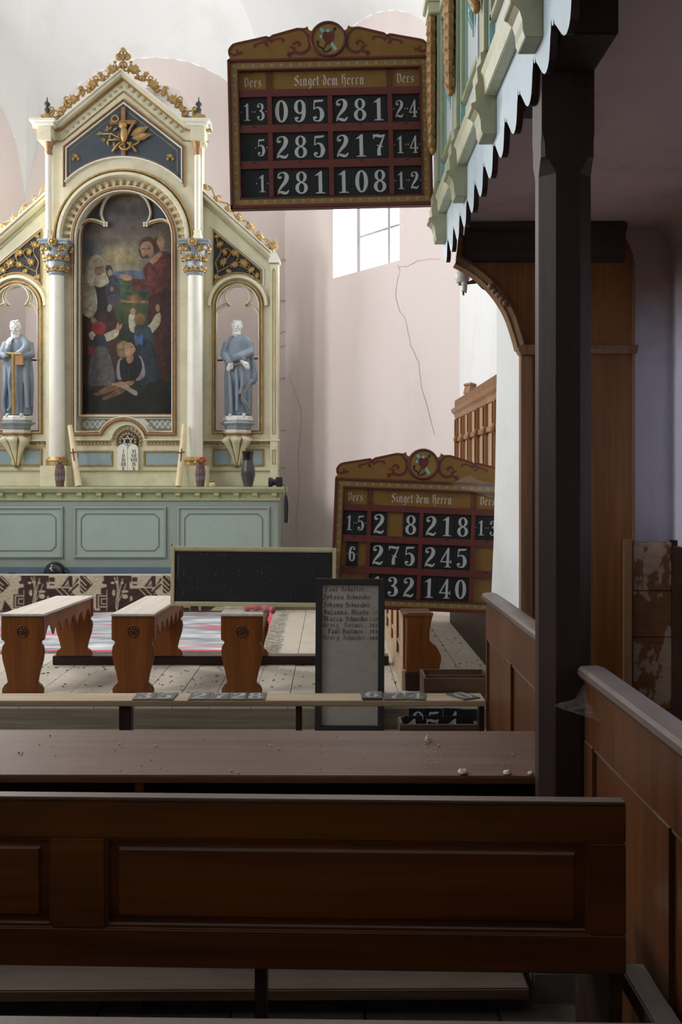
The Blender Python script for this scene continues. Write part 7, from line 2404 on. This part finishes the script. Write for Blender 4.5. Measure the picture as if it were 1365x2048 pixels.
# scattered debris, too small to pick apart
r_ = random.Random(3)
mb = MB()
for i in range(420):
    x, y = r_.uniform(-2.1, 1.1), 5.8 + 1.25 * r_.random() ** .8
    if i > 260: x, y = r_.uniform(-.05, 1.1), r_.uniform(5.9, 8.6)
    if .42 < x < .80 and y > 6.1: continue
    s = r_.uniform(.003, .009)
    a = r_.uniform(0, PI)
    mb.box(-s * r_.uniform(.6, 2), s, -s * .5, s * .5, 0, s * .4)
    mb.xf(Matrix.Translation((x, y, .3015)) @ Matrix.Rotation(a, 4, 'Z'), len(mb.v) - 8)
o = obj('floor_debris', mb, M['crumb'])
tag(o, 'dark specks of debris scattered on the dusty chancel floor', 'debris', kind='stuff')
mb = MB()
for i in range(46):
    p = on_desk(r_.uniform(20, 1050), r_.uniform(1470, 1550))
    s = r_.uniform(.0015, .004)
    mb.ball((p[0], p[1], p[2] + s * .6), s, 6)
for i in range(160):
    t_ = r_.random()
    p = on_desk(856 + r_.gauss(0, 6) + 40 * t_ * r_.uniform(-.8, 1.2), 1480 + 62 * t_)
    mb.ball((p[0], p[1], p[2] + .0005), r_.uniform(.0008, .0022), 6, .5)
o = obj('plaster_dust', mb, M['plaster_bit'])
tag(o, 'fine plaster dust streak on the sloping desk', 'dust', kind='stuff')

# cobwebs
def cobweb(label, pts, name='cobweb'):
    """sagging sheet of threads spanned over the corner points (rows of 3D points)"""
    n, m_ = len(pts), len(pts[0])
    vs = [p for row in pts for p in row]
    fs = [(i * m_ + j, i * m_ + j + 1, (i + 1) * m_ + j + 1, (i + 1) * m_ + j) for i in range(n - 1) for j in range(m_ - 1)]
    o = obj(name, MB().add(vs, fs), M['web'], smooth=True)
    tag(o, label, 'cobweb', 'cobwebs')
    return o


def row(p0, p1, sag, k=8):
    return [(p0[0] + (p1[0] - p0[0]) * t, p0[1] + (p1[1] - p0[1]) * t, p0[2] + (p1[2] - p0[2]) * t - sag * math.sin(PI * t)) for t in np.linspace(0, 1, k)]


q = lambda x, y, Y: (px(x, y, Y)[0], Y, px(x, y, Y)[1])
cobweb('grey cobweb stretched between the post and the partition rail', [row(q(1108, 1412, 3.045), q(1222, 1450, 2.80), .0), row(q(1112, 1408, 3.045), q(1216, 1440, 2.86), .003), row(q(1150, 1398, 3.045), q(1205, 1405, 2.95), .004), row(q(1180, 1350, 3.045), q(1200, 1368, 2.98), .004)])
cobweb('grey cobweb across the upper right corner of the leaning hymn board', [row(q(900, 968, 6.40), q(988, 996, 5.9), .0), row(q(910, 964, 6.40), q(990, 984, 5.92), .012), row(q(940, 950, 6.40), q(990, 966, 5.95), .014)])
